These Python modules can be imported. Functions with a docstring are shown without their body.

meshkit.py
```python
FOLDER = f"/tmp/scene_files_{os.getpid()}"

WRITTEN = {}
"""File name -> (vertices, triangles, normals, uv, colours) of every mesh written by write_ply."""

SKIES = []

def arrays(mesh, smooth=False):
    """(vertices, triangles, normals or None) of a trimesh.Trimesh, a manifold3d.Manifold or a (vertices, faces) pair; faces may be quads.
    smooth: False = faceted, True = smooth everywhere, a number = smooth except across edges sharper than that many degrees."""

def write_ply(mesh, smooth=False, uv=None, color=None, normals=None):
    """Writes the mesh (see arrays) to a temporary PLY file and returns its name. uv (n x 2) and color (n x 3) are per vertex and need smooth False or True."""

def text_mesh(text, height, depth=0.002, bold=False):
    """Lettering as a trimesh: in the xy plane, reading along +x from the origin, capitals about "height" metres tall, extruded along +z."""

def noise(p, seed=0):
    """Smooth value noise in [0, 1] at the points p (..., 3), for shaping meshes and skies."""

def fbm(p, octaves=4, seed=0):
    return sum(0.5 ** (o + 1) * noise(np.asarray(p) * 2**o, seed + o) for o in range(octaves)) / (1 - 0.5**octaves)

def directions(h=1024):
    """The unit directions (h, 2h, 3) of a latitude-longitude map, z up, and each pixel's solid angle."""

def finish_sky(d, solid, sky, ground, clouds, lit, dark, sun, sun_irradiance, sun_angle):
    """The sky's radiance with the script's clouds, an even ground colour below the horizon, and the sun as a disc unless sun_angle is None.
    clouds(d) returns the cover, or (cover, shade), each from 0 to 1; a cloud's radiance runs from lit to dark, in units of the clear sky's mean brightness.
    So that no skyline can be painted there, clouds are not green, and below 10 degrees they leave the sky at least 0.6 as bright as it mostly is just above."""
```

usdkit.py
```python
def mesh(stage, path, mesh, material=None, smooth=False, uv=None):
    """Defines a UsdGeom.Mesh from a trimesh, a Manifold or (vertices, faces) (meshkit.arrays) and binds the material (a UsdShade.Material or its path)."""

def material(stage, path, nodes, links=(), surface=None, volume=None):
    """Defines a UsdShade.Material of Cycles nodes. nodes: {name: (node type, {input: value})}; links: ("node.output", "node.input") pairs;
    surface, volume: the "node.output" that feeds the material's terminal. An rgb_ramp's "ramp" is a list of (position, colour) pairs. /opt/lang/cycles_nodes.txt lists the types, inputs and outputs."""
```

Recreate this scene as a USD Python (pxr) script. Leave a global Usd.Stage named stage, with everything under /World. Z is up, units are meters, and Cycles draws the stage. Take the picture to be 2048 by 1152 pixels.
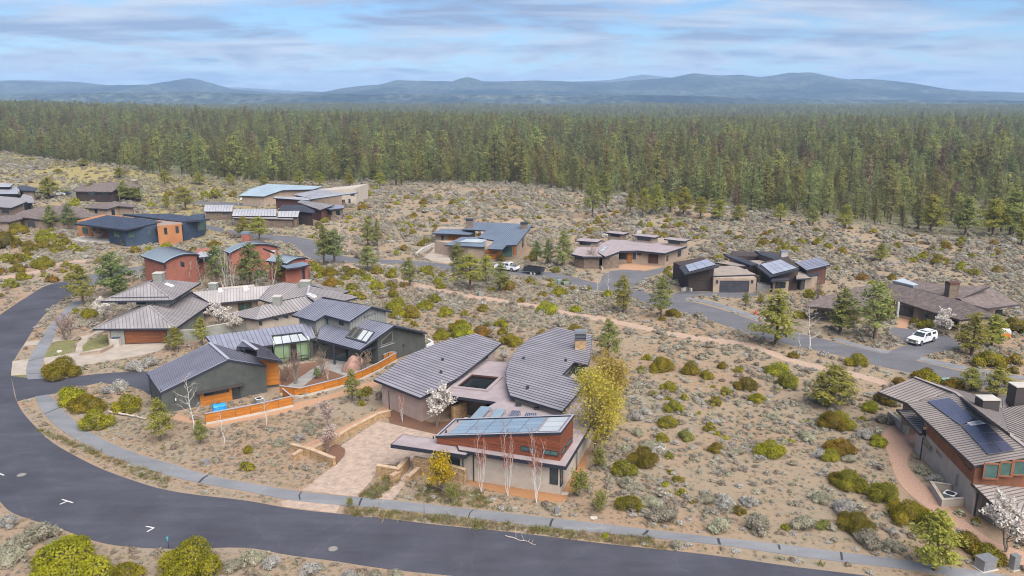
import math, random
import numpy as np
import trimesh
from shapely.geometry import Polygon, LineString, Point, MultiPolygon, box as sbox
from shapely import contains_xy
from shapely.ops import unary_union
from scipy.interpolate import CubicSpline
from pxr import Usd, UsdGeom, UsdLux, UsdShade, Sdf, Gf, Vt
import usdkit, meshkit

stage = Usd.Stage.CreateInMemory()
UsdGeom.SetStageUpAxis(stage, UsdGeom.Tokens.z)
UsdGeom.SetStageMetersPerUnit(stage, 1.0)
UsdGeom.Xform.Define(stage, '/World')
UsdGeom.Scope.Define(stage, '/World/Looks')

# ---------------------------------------------------------------- camera
FPX, V0, CAMH = 1600.0, 190.0, 40.0
PITCH = math.atan((576 - V0) / FPX)
cam = UsdGeom.Camera.Define(stage, '/World/camera')
cam.CreateHorizontalApertureAttr(36.0)
cam.CreateVerticalApertureAttr(20.25)
cam.CreateFocalLengthAttr(36.0 * FPX / 2048)
cam.CreateClippingRangeAttr(Gf.Vec2f(0.5, 60000))
cam.AddTranslateOp().Set((0, 0, CAMH))
cam.AddRotateXOp().Set(90 - math.degrees(PITCH))
cam.GetExposureAttr().Set(EXPOSURE if 'EXPOSURE' in globals() else 2.42)

# ---------------------------------------------------------------- sky and sun
SUN_EL, SUN_AZ = math.radians(50), math.radians(150)      # azimuth from +y towards +x
SKY = usdkit.material(stage, '/World/Looks/sky_light', {
    'tc': ('texture_coordinate', {}),
    'sky': ('sky_texture', {'sky_type': 'single_scattering', 'sun_disc': False, 'sun_elevation': SUN_EL, 'sun_rotation': SUN_AZ, 'altitude': 1100.0, 'air_density': 1.0, 'aerosol_density': 0.35, 'ozone_density': 1.6}),
    'sep': ('separate_xyz', {}),
    'zz': ('math', {'math_type': 'maximum', 'value2': 0.0}),
    'za': ('math', {'math_type': 'add', 'value2': 0.10}),
    'px': ('math', {'math_type': 'divide'}), 'py': ('math', {'math_type': 'divide'}),
    'vec': ('combine_xyz', {'z': 0.0}),
    # high streaky layer
    'map1': ('mapping', {'scale': (0.46, 0.40, 1.0), 'location': (3.1, 7.7, 0), 'rotation': (0, 0, 0.06)}),
    'n1': ('noise_texture', {'scale': 2.3, 'detail': 9.0, 'roughness': 0.58, 'distortion': 0.25}),
    'r1': ('rgb_ramp', {'ramp': [(0.40, (0, 0, 0)), (0.55, (1, 1, 1))]}),
    'map1b': ('mapping', {'scale': (0.22, 0.62, 1.0), 'location': (1.4, 2.2, 0)}),
    'n1b': ('noise_texture', {'scale': 1.6, 'detail': 5.0, 'roughness': 0.55, 'distortion': 0.2}),
    'c1': ('rgb_ramp', {'ramp': [(0.40, (2.3, 2.5, 2.85)), (0.56, (1.0, 1.25, 1.85))]}),
    # low cumulus bank near the horizon
    'map2': ('mapping', {'scale': (8.0, 8.0, 30.0)}),
    'n2': ('noise_texture', {'scale': 1.5, 'detail': 6.0, 'roughness': 0.52}),
    'r2': ('rgb_ramp', {'ramp': [(0.44, (0, 0, 0)), (0.54, (1, 1, 1))]}),
    'band': ('rgb_ramp', {'ramp': [(0.0, (1, 1, 1)), (0.040, (0.95, 0.95, 0.95)), (0.066, (0, 0, 0)), (1.0, (0, 0, 0))]}),
    'm2f': ('math', {'math_type': 'multiply'}),
    'c2': ('rgb_ramp', {'ramp': [(0.5, (2.2, 2.4, 2.75)), (0.68, (1.2, 1.45, 2.0))]}),
    'gain': ('mix', {'mix_type': 'multiply', 'fac': 1.0, 'color2': (0.265, 0.345, 0.435)}),
    'm1': ('mix', {'mix_type': 'mix'}),
    'm2': ('mix', {'mix_type': 'mix'}),
    'f1': ('math', {'math_type': 'multiply', 'value2': 0.88}),
    'bg': ('background_shader', {'strength': 0.057}),
}, [('tc.generated', 'sep.vector'), ('sep.z', 'zz.value1'), ('zz.value', 'za.value1'),
    ('sep.x', 'px.value1'), ('za.value', 'px.value2'), ('sep.y', 'py.value1'), ('za.value', 'py.value2'),
    ('px.value', 'vec.x'), ('py.value', 'vec.y'),
    ('vec.vector', 'map1.vector'), ('map1.vector', 'n1.vector'), ('n1.fac', 'r1.fac'),
    ('vec.vector', 'map1b.vector'), ('map1b.vector', 'n1b.vector'), ('n1b.fac', 'c1.fac'),
    ('tc.generated', 'map2.vector'), ('map2.vector', 'n2.vector'), ('n2.fac', 'r2.fac'), ('n2.fac', 'c2.fac'),
    ('zz.value', 'band.fac'), ('r2.color', 'm2f.value1'), ('band.color', 'm2f.value2'),
    ('sky.color', 'gain.color1'),
    ('gain.color', 'm1.color1'), ('c1.color', 'm1.color2'), ('r1.color', 'f1.value1'), ('f1.value', 'm1.fac'),
    ('m1.color', 'm2.color1'), ('c2.color', 'm2.color2'), ('m2f.value', 'm2.fac'),
    ('m2.color', 'bg.color')], surface='bg.background')
dome = UsdLux.DomeLight.Define(stage, '/World/sky')
UsdShade.MaterialBindingAPI.Apply(dome.GetPrim()).Bind(SKY)
dome.GetPrim().SetCustomDataByKey('kind', 'structure')
sun = UsdLux.DistantLight.Define(stage, '/World/sun')
sun.CreateNormalizeAttr(True)
sun.CreateIntensityAttr(0.38)
sun.CreateAngleAttr(70.0)
sun.CreateColorAttr(Gf.Vec3f(1.0, 0.95, 0.88))
sun.AddRotateZOp().Set(-math.degrees(SUN_AZ))
sun.AddRotateXOp().Set(-(90 - math.degrees(SUN_EL)))

# ---------------------------------------------------------------- helpers
O_CAM = np.array([0, 0, CAMH])
CP, SP = math.cos(PITCH), math.sin(PITCH)


def ray(u, v):
    """Direction through a point of the photograph (2048 x 1152), used to survey where things stand."""
    a, b = (u - 1024) / FPX, (576 - v) / FPX
    return np.array([a, CP + b * SP, -SP + b * CP])


def at(u, v, z=0.0):
    d = ray(u, v)
    return O_CAM + d * ((z - CAMH) / d[2])


def on_plane(u, v, P, n):
    d = ray(u, v)
    return O_CAM + d * (np.dot(P - O_CAM, n) / np.dot(d, n))


def over(xy, v, u=None):
    """Height of what appears at row v straight above the ground point xy."""
    r = math.hypot(xy[0], xy[1])
    uu = 1024 + FPX * xy[0] / (xy[1] * CP) if u is None else u
    d = ray(uu, v)
    return CAMH + d[2] / math.hypot(d[0], d[1]) * r


def square_off(A, ridge, u, v):
    """Where the line of sight through (u, v) meets the upright plane through A square to the ridge: a gable's outer corner."""
    r = np.asarray(ridge, float)[:2] / np.linalg.norm(np.asarray(ridge)[:2])
    d = ray(u, v)
    return O_CAM + d * (((np.asarray(A)[:2] - O_CAM[:2]) @ r) / (d[:2] @ r))


def lay(u, v, zf, z=4.0):
    """Plan point of the line of sight through (u, v) where it meets the height function zf."""
    zs = np.linspace(-1, 12, 261)
    p = np.array([at(u, v, z_) for z_ in zs])
    g = zs - zf(p[:, 0], p[:, 1])
    k = np.nonzero(g[:-1] * g[1:] <= 0)[0]
    k = k[-1] if len(k) else int(np.argmin(abs(g)))
    return p[k][:2]


def G2(*pts):
    return [tuple(at(u, v)[:2]) for u, v in pts]


R = np.random.default_rng
used = {}


def numbered(path):
    n = used.get(path, -1) + 1
    used[path] = n
    return path if n == 0 else f'{path}_{n:03d}'


def pathof(p):
    return '/World' if p is None else str(p.GetPath())


def tag(o, label=None, cat=None, group=None, kind=None):
    o = o.GetPrim() if hasattr(o, 'GetPrim') else o
    for k, v in (('label', label), ('category', cat), ('group', group), ('kind', kind)):
        if v:
            o.SetCustomDataByKey(k, v)
    return o


def thing(name, label, cat, loc=(0, 0, 0), rotz=0.0, group=None, scale=None):
    x = UsdGeom.Xform.Define(stage, numbered('/World/' + name))
    x.AddTranslateOp().Set(Gf.Vec3d(*map(float, loc)))
    if rotz:
        x.AddRotateZOp().Set(math.degrees(rotz))
    if scale is not None:
        x.AddScaleOp().Set(Gf.Vec3f(*([float(scale)] * 3 if np.ndim(scale) == 0 else map(float, scale))))
    return tag(x, label, cat, group)


ORIGIN = {}


def obj(name, mesh, mat, parent=None, smooth=False, label=None):
    """One Mesh prim under parent (or /World). Meshes are given in world metres when their thing sits at the origin of the world, else in the thing's own frame."""
    p = numbered(pathof(parent) + '/' + name)
    m = usdkit.mesh(stage, p, mesh, mat, smooth)
    if label:
        m.GetPrim().SetCustomDataByKey('label', label)
    return m.GetPrim()


def struct(name, mesh, mat, smooth=False, kind='structure', label=None):
    return tag(obj(name, mesh, mat, None, smooth), label, kind=kind)


def cat_meshes(ms):
    V, Fs, n = [], [], 0
    for m in ms:
        v, f = (np.asarray(m.vertices), np.asarray(m.faces)) if hasattr(m, 'vertices') else (np.asarray(m[0], float), np.asarray(m[1], int))
        if f.shape[1] == 4:
            f = np.vstack([f[:, [0, 1, 2]], f[:, [0, 2, 3]]])
        V.append(v); Fs.append(f + n); n += len(v)
    return np.vstack(V), np.vstack(Fs)


def boxm(cx, cy, z0, sx, sy, sz, rot=0.0):
    """Box standing on z0, centred on cx, cy."""
    v = np.array([[x, y, z] for z in (0, 1) for y in (-.5, .5) for x in (-.5, .5)]) * [sx, sy, sz]
    c, s = math.cos(rot), math.sin(rot)
    v = np.c_[v[:, 0] * c - v[:, 1] * s + cx, v[:, 0] * s + v[:, 1] * c + cy, v[:, 2] + z0]
    f = np.array([[0, 2, 3, 1], [4, 5, 7, 6], [0, 1, 5, 4], [1, 3, 7, 5], [3, 2, 6, 7], [2, 0, 4, 6]])
    return v, f


def hexa(bottom, top):
    """Solid between two quads of world points, same winding (counter-clockwise from above)."""
    v = np.vstack([bottom, top])
    f = np.array([[0, 3, 2, 1], [4, 5, 6, 7], [0, 1, 5, 4], [1, 2, 6, 5], [2, 3, 7, 6], [3, 0, 4, 7]])
    return v, f


def beam(a, b, w, h, up=(0, 0, 1)):
    """Rectangular bar from a to b, w wide, h high, centred on the line."""
    a, b = np.asarray(a, float), np.asarray(b, float)
    t = (b - a) / np.linalg.norm(b - a)
    s = np.cross(t, up)
    if np.linalg.norm(s) < 1e-6:
        s = np.cross(t, (1, 0, 0))
    s /= np.linalg.norm(s)
    n = np.cross(s, t)
    q = lambda c: np.array([c - s * w / 2 - n * h / 2, c + s * w / 2 - n * h / 2, c + s * w / 2 + n * h / 2, c - s * w / 2 + n * h / 2])
    v = np.vstack([q(a), q(b)])
    return v, np.array([[0, 1, 2, 3], [7, 6, 5, 4], [0, 4, 5, 1], [1, 5, 6, 2], [2, 6, 7, 3], [3, 7, 4, 0]])


def tube(pts, radii, sides=6, cap=True):
    p = np.asarray(pts, float)
    t = np.gradient(p, axis=0)
    t /= np.linalg.norm(t, axis=1, keepdims=True) + 1e-12
    a = np.cross(t, np.where(np.abs(t[:, 2:]) < 0.9, [0, 0, 1.0], [1.0, 0, 0]))
    a /= np.linalg.norm(a, axis=1, keepdims=True) + 1e-12
    b = np.cross(t, a)
    ang = np.arange(sides) * 2 * np.pi / sides
    v = p[:, None] + np.broadcast_to(radii, (len(p),))[:, None, None] * (np.cos(ang)[None, :, None] * a[:, None] + np.sin(ang)[None, :, None] * b[:, None])
    i, j = np.meshgrid(np.arange(len(p) - 1), np.arange(sides), indexing='ij')
    q = np.stack([i * sides + j, i * sides + (j + 1) % sides, (i + 1) * sides + (j + 1) % sides, (i + 1) * sides + j], -1).reshape(-1, 4)
    f = np.vstack([q[:, [0, 1, 2]], q[:, [0, 2, 3]]])
    v = v.reshape(-1, 3)
    if cap:
        n = len(v)
        v = np.vstack([v, p[:1], p[-1:]])
        k = np.arange(sides)
        f = np.vstack([f, np.c_[(k + 1) % sides, k, np.full(sides, n)], np.c_[n - 1 - sides + 1 + k, n - 1 - sides + 1 + (k + 1) % sides, np.full(sides, n + 1)]])
    return v, f


def tri2d(poly):
    """Triangulates a shapely polygon: (vertices 2d, faces)."""
    v, f = trimesh.creation.triangulate_polygon(poly, engine='earcut')
    return np.asarray(v), np.asarray(f)


def polys(g):
    if g.is_empty:
        return []
    if g.geom_type == 'Polygon':
        return [g]
    return [p for p in getattr(g, 'geoms', []) if p.geom_type == 'Polygon' and p.area > 1e-4]


def up_faces(v, f):
    n = np.cross(v[f[:, 1]] - v[f[:, 0]], v[f[:, 2]] - v[f[:, 0]])[:, 2]
    f = f.copy()
    f[n < 0] = f[n < 0][:, ::-1]
    return f


def slab(poly, ztop, zbot):
    """Closed solid over a plan polygon between two height functions of (x, y)."""
    out = []
    for pg in polys(poly):
        v2, f = tri2d(pg)
        n = len(v2)
        top = np.c_[v2, ztop(v2[:, 0], v2[:, 1])]
        bot = np.c_[v2, zbot(v2[:, 0], v2[:, 1])]
        ft = up_faces(top, f)
        V, Fs = [top, bot], [ft, ft[:, ::-1] + n]
        k = 2 * n
        for ring in [pg.exterior, *pg.interiors]:
            r = np.array(ring.coords)[:-1]
            if (ring.is_ccw) != (ring is pg.exterior):
                r = r[::-1]
            m = len(r)
            V += [np.c_[r, zbot(r[:, 0], r[:, 1])], np.c_[r, ztop(r[:, 0], r[:, 1])]]
            i = np.arange(m); j = (i + 1) % m
            Fs += [np.c_[k + i, k + j, k + m + j], np.c_[k + i, k + m + j, k + m + i]]
            k += 2 * m
        out.append((np.vstack(V), np.vstack(Fs)))
    return cat_meshes(out)


def flat(z):
    return lambda x, y: np.full(np.shape(x), float(z))


def plane_fn(A, B, C):
    n = np.cross(B - A, C - A)
    return lambda x, y: A[2] - (n[0] * (np.asarray(x) - A[0]) + n[1] * (np.asarray(y) - A[1])) / n[2]


def sheet(poly, zfun, thick=0.0, step=None):
    """Single upward sheet over a plan polygon."""
    out = []
    for pg in polys(poly):
        v2, f = tri2d(pg.segmentize(step) if step else pg)
        v = np.c_[v2, zfun(v2[:, 0], v2[:, 1])]
        out.append((v, up_faces(v, f)))
    return cat_meshes(out)


def smoothstep(a, b, x):
    t = np.clip((np.asarray(x, float) - a) / (b - a), 0, 1)
    return t * t * (3 - 2 * t)


def spline(pts, n=60):
    p = np.asarray(pts, float)
    s = np.r_[0, np.cumsum(np.linalg.norm(np.diff(p, axis=0), axis=1))]
    return CubicSpline(s, p)(np.linspace(0, s[-1], n))
# ---------------------------------------------------------------- materials
L = '/World/Looks/'


def mat(name, c1, c2=None, scale=3.0, rough=0.75, detail=4.0, bump=0.0, bscale=None, rnd=0.0, lo=0.38, hi=0.62, metallic=0.0, spec=0.5, stretch=None, isl=0.0, space='position'):
    """Principled surface whose colour wanders between c1 and c2 with noise; rnd varies it per object, isl per loose piece."""
    c2 = c2 or c1
    N = {'co': ('geometry', {}) if space == 'position' else ('texture_coordinate', {}), 'n': ('noise_texture', {'scale': scale, 'detail': detail, 'roughness': 0.6}),
         'r': ('rgb_ramp', {'ramp': [(lo, c1), (hi, c2)]}), 'p': ('principled_bsdf', {'roughness': rough, 'metallic': metallic, 'specular_ior_level': spec})}
    K = []
    src = 'co.position' if space == 'position' else 'co.object'
    if stretch:
        N['mp'] = ('mapping', {'scale': stretch})
        K += [(src, 'mp.vector'), ('mp.vector', 'n.vector')]
    else:
        K += [(src, 'n.vector')]
    K += [('n.fac', 'r.fac')]
    out = 'r.color'
    for key, amt, node, sock in (('o', rnd, 'object_info', 'random'), ('i', isl, 'geometry', 'random_per_island')):
        if amt:
            N[key] = (node, {})
            N[key + 'm'] = ('map_range', {'to_min': 1 - amt, 'to_max': 1 + amt})
            N[key + 'h'] = ('hsv', {})
            K += [(f'{key}.{sock}', f'{key}m.value'), (f'{key}m.result', f'{key}h.value'), (out, f'{key}h.color')]
            out = key + 'h.color'
    K += [(out, 'p.base_color')]
    if bump:
        N['bn'] = ('noise_texture', {'scale': bscale or scale * 6, 'detail': 5.0, 'roughness': 0.65})
        N['b'] = ('bump', {'strength': bump, 'distance': 0.05})
        K += [('mp.vector' if stretch else src, 'bn.vector'), ('bn.fac', 'b.height'), ('b.normal', 'p.normal')]
    return usdkit.material(stage, L + name, N, K, surface='p.BSDF')


def leafmat(name, c1, c2, scale=1.2, isl=0.35, rnd=0.12, trans=0.25, lo=0.35, hi=0.65, rough=0.65):
    """Foliage: diffuse plus some light passing through, tone varying by clump, by leaf and by plant."""
    N = {'co': ('texture_coordinate', {}), 'n': ('noise_texture', {'scale': scale, 'detail': 3.0}), 'r': ('rgb_ramp', {'ramp': [(lo, c1), (hi, c2)]}),
         'g': ('geometry', {}), 'gm': ('map_range', {'to_min': 1 - isl, 'to_max': 1 + isl}), 'h1': ('hsv', {}),
         'o': ('object_info', {}), 'om': ('map_range', {'to_min': 1 - rnd, 'to_max': 1 + rnd}), 'oh': ('map_range', {'to_min': 0.5 - rnd * 0.12, 'to_max': 0.5 + rnd * 0.12}), 'h2': ('hsv', {}),
         'p': ('principled_bsdf', {'roughness': rough, 'specular_ior_level': 0.25}), 't': ('translucent_bsdf', {}), 'm': ('mix_closure', {'fac': trans})}
    K = [('co.object', 'n.vector'), ('n.fac', 'r.fac'), ('g.random_per_island', 'gm.value'), ('gm.result', 'h1.value'), ('r.color', 'h1.color'),
         ('o.random', 'om.value'), ('om.result', 'h2.value'), ('o.random', 'oh.value'), ('oh.result', 'h2.hue'), ('h1.color', 'h2.color'),
         ('h2.color', 'p.base_color'), ('h2.color', 't.color'), ('p.BSDF', 'm.closure1'), ('t.BSDF', 'm.closure2')]
    return usdkit.material(stage, L + name, N, K, surface='m.closure')


M = {}
# ground: sandy volcanic soil with litter and grey scrub stain
M['ground'] = usdkit.material(stage, L + 'ground', {
    'g': ('geometry', {}),
    'n1': ('noise_texture', {'scale': 0.055, 'detail': 5.0, 'roughness': 0.55}), 'n2': ('noise_texture', {'scale': 0.9, 'detail': 6.0, 'roughness': 0.7}), 'n3': ('noise_texture', {'scale': 9.0, 'detail': 4.0, 'roughness': 0.7}),
    'r1': ('rgb_ramp', {'ramp': [(0.40, (0.335, 0.208, 0.134)), (0.53, (0.305, 0.232, 0.168)), (0.65, (0.250, 0.225, 0.180))]}),
    'r2': ('rgb_ramp', {'ramp': [(0.33, (0.165, 0.145, 0.112)), (0.46, (0.265, 0.215, 0.168)), (0.62, (0.315, 0.232, 0.172))]}),
    'r3': ('rgb_ramp', {'ramp': [(0.34, (0.42, 0.41, 0.38)), (0.46, (0.85, 0.84, 0.82)), (0.62, (1.12, 1.1, 1.06))]}),
    'm1': ('mix', {'mix_type': 'mix', 'fac': 0.55}), 'm2': ('mix', {'mix_type': 'multiply', 'fac': 0.75}),
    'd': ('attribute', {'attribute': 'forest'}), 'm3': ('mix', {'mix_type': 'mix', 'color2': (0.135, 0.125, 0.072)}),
    'f': ('attribute', {'attribute': 'dry'}), 'm4': ('mix', {'mix_type': 'mix', 'color2': (0.26, 0.215, 0.090)}),
    'p': ('principled_bsdf', {'roughness': 0.95, 'specular_ior_level': 0.1}), 'b': ('bump', {'strength': 0.55, 'distance': 0.25}), 'add': ('math', {'math_type': 'add'})},
    [('g.position', 'n1.vector'), ('g.position', 'n2.vector'), ('g.position', 'n3.vector'), ('n1.fac', 'r1.fac'), ('n2.fac', 'r2.fac'), ('n3.fac', 'r3.fac'),
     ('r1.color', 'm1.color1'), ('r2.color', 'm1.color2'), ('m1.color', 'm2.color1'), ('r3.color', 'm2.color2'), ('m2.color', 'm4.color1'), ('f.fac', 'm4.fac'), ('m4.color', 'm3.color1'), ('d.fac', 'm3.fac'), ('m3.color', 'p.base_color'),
     ('n2.fac', 'add.value1'), ('n3.fac', 'add.value2'), ('add.value', 'b.height'), ('b.normal', 'p.normal')], surface='p.BSDF')


def hillmat(name, c1, c2, c3, sc):
    return usdkit.material(stage, L + name, {
        'g': ('geometry', {}), 'n1': ('noise_texture', {'scale': sc, 'detail': 5.0, 'roughness': 0.6}), 'v': ('noise_texture', {'scale': sc * 14, 'detail': 4.0, 'roughness': 0.75}),
        'r1': ('rgb_ramp', {'ramp': [(0.40, c1), (0.58, c2)]}), 'r2': ('rgb_ramp', {'ramp': [(0.42, (0.30, 0.30, 0.32)), (0.50, (1, 1, 1)), (0.58, (1.25, 1.25, 1.2)), (0.64, c3)]}),
        'm': ('mix', {'mix_type': 'multiply', 'fac': 1.0}), 'p': ('principled_bsdf', {'roughness': 1.0, 'specular_ior_level': 0.0}), 'b': ('bump', {'strength': 0.8, 'distance': 30.0})},
        [('g.position', 'n1.vector'), ('g.position', 'v.vector'), ('n1.fac', 'r1.fac'), ('v.fac', 'r2.fac'), ('r1.color', 'm.color1'), ('r2.color', 'm.color2'), ('m.color', 'p.base_color'), ('v.fac', 'b.height'), ('b.normal', 'p.normal')], surface='p.BSDF')


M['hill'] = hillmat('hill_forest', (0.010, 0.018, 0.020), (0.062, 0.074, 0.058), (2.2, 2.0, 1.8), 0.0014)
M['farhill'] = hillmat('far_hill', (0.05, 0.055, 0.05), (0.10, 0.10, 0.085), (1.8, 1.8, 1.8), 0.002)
M['plain'] = hillmat('far_plain', (0.12, 0.11, 0.085), (0.17, 0.15, 0.11), (1.2, 1.2, 1.2), 0.003)
# asphalt
def asphalt(name, base, spread):
    return usdkit.material(stage, L + name, {
        'g': ('geometry', {}), 'n1': ('noise_texture', {'scale': 0.16, 'detail': 4.0}), 'mp': ('mapping', {'scale': (0.2, 1.0, 1.0), 'rotation': (0, 0, 0.25)}), 'n2': ('noise_texture', {'scale': 0.8, 'detail': 6.0, 'roughness': 0.7}),
        'n3': ('noise_texture', {'scale': 26.0, 'detail': 3.0}), 'r1': ('rgb_ramp', {'ramp': [(0.35, [c * (1 - spread) for c in base]), (0.65, [c * (1 + spread) for c in base])]}),
        'r2': ('rgb_ramp', {'ramp': [(0.4, (0.90, 0.90, 0.90)), (0.72, (1.16, 1.15, 1.12))]}), 'r3': ('rgb_ramp', {'ramp': [(0.3, (0.8, 0.8, 0.8)), (0.7, (1.2, 1.2, 1.2))]}),
        'v': ('voronoi_texture', {'scale': 0.085, 'randomness': 1.0, 'feature': 'distance_to_edge'}), 'nd': ('noise_texture', {'scale': 0.7, 'detail': 5.0}), 'vm': ('mix', {'mix_type': 'linear_light', 'fac': 0.9}),
        'rv': ('rgb_ramp', {'ramp': [(0.0, (1.3, 1.28, 1.25)), (0.005, (1.15, 1.14, 1.12)), (0.010, (1, 1, 1))]}),
        'm1': ('mix', {'mix_type': 'multiply', 'fac': 1.0}), 'm2': ('mix', {'mix_type': 'multiply', 'fac': 1.0}), 'm3': ('mix', {'mix_type': 'multiply', 'fac': 0.55}), 'p': ('principled_bsdf', {'roughness': 0.86, 'specular_ior_level': 0.3}), 'b': ('bump', {'strength': 0.25, 'distance': 0.02})},
        [('g.position', 'n1.vector'), ('g.position', 'mp.vector'), ('mp.vector', 'n2.vector'), ('g.position', 'n3.vector'), ('n1.fac', 'r1.fac'), ('n2.fac', 'r2.fac'), ('n3.fac', 'r3.fac'), ('r1.color', 'm1.color1'), ('r2.color', 'm1.color2'),
         ('g.position', 'nd.vector'), ('g.position', 'vm.color1'), ('nd.color', 'vm.color2'), ('vm.color', 'v.vector'), ('v.distance', 'rv.fac'), ('m2.color', 'm3.color1'), ('rv.color', 'm3.color2'),
         ('m1.color', 'm2.color1'), ('r3.color', 'm2.color2'), ('m3.color', 'p.base_color'), ('n3.fac', 'b.height'), ('b.normal', 'p.normal')], surface='p.BSDF')


M['asphalt'] = asphalt('asphalt', (0.053, 0.053, 0.069), 0.18)
M['asphalt_far'] = asphalt('asphalt_grey', (0.112, 0.109, 0.122), 0.10)
M['walk'] = asphalt('path_asphalt', (0.165, 0.168, 0.182), 0.10)
M['crackfill'] = mat('crack_sealer', (0.03, 0.03, 0.035))
M['paint'] = mat('road_paint', (0.62, 0.58, 0.55), (0.45, 0.43, 0.42), 8)
M['trail'] = mat('dirt_trail', (0.36, 0.25, 0.19), (0.30, 0.21, 0.155), 1.2, 0.95, bump=0.3)
M['gravel'] = mat('orange_gravel', (0.34, 0.155, 0.060), (0.26, 0.14, 0.07), 6, 0.95, bump=0.5, bscale=30)
M['gravel_pale'] = mat('pale_orange_gravel', (0.38, 0.215, 0.125), (0.30, 0.18, 0.11), 4, 0.95, bump=0.5, bscale=30)
M['gravel_pink'] = mat('pink_gravel', (0.40, 0.245, 0.175), (0.30, 0.19, 0.135), 5, 0.95, bump=0.5, bscale=24)
M['mulch'] = mat('dark_mulch', (0.16, 0.075, 0.042), (0.10, 0.055, 0.035), 6, 0.95, bump=0.5, bscale=30)
M['concrete'] = mat('concrete', (0.42, 0.38, 0.34), (0.34, 0.315, 0.29), 0.7, 0.9, bump=0.1)
M['tanconc'] = mat('tan_concrete', (0.34, 0.285, 0.235), (0.27, 0.23, 0.195), 0.5, 0.9, bump=0.1)
M['patio'] = mat('grey_patio', (0.25, 0.235, 0.22), (0.19, 0.18, 0.17), 0.8, 0.9)
M['meadow'] = mat('dry_grass_ground', (0.24, 0.185, 0.10), (0.20, 0.165, 0.075), 0.8, 0.95, bump=0.5, bscale=8)
M['lawn'] = mat('green_ground', (0.10, 0.115, 0.03), (0.17, 0.14, 0.06), 1.2, 0.95, bump=0.5, bscale=8)


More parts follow.
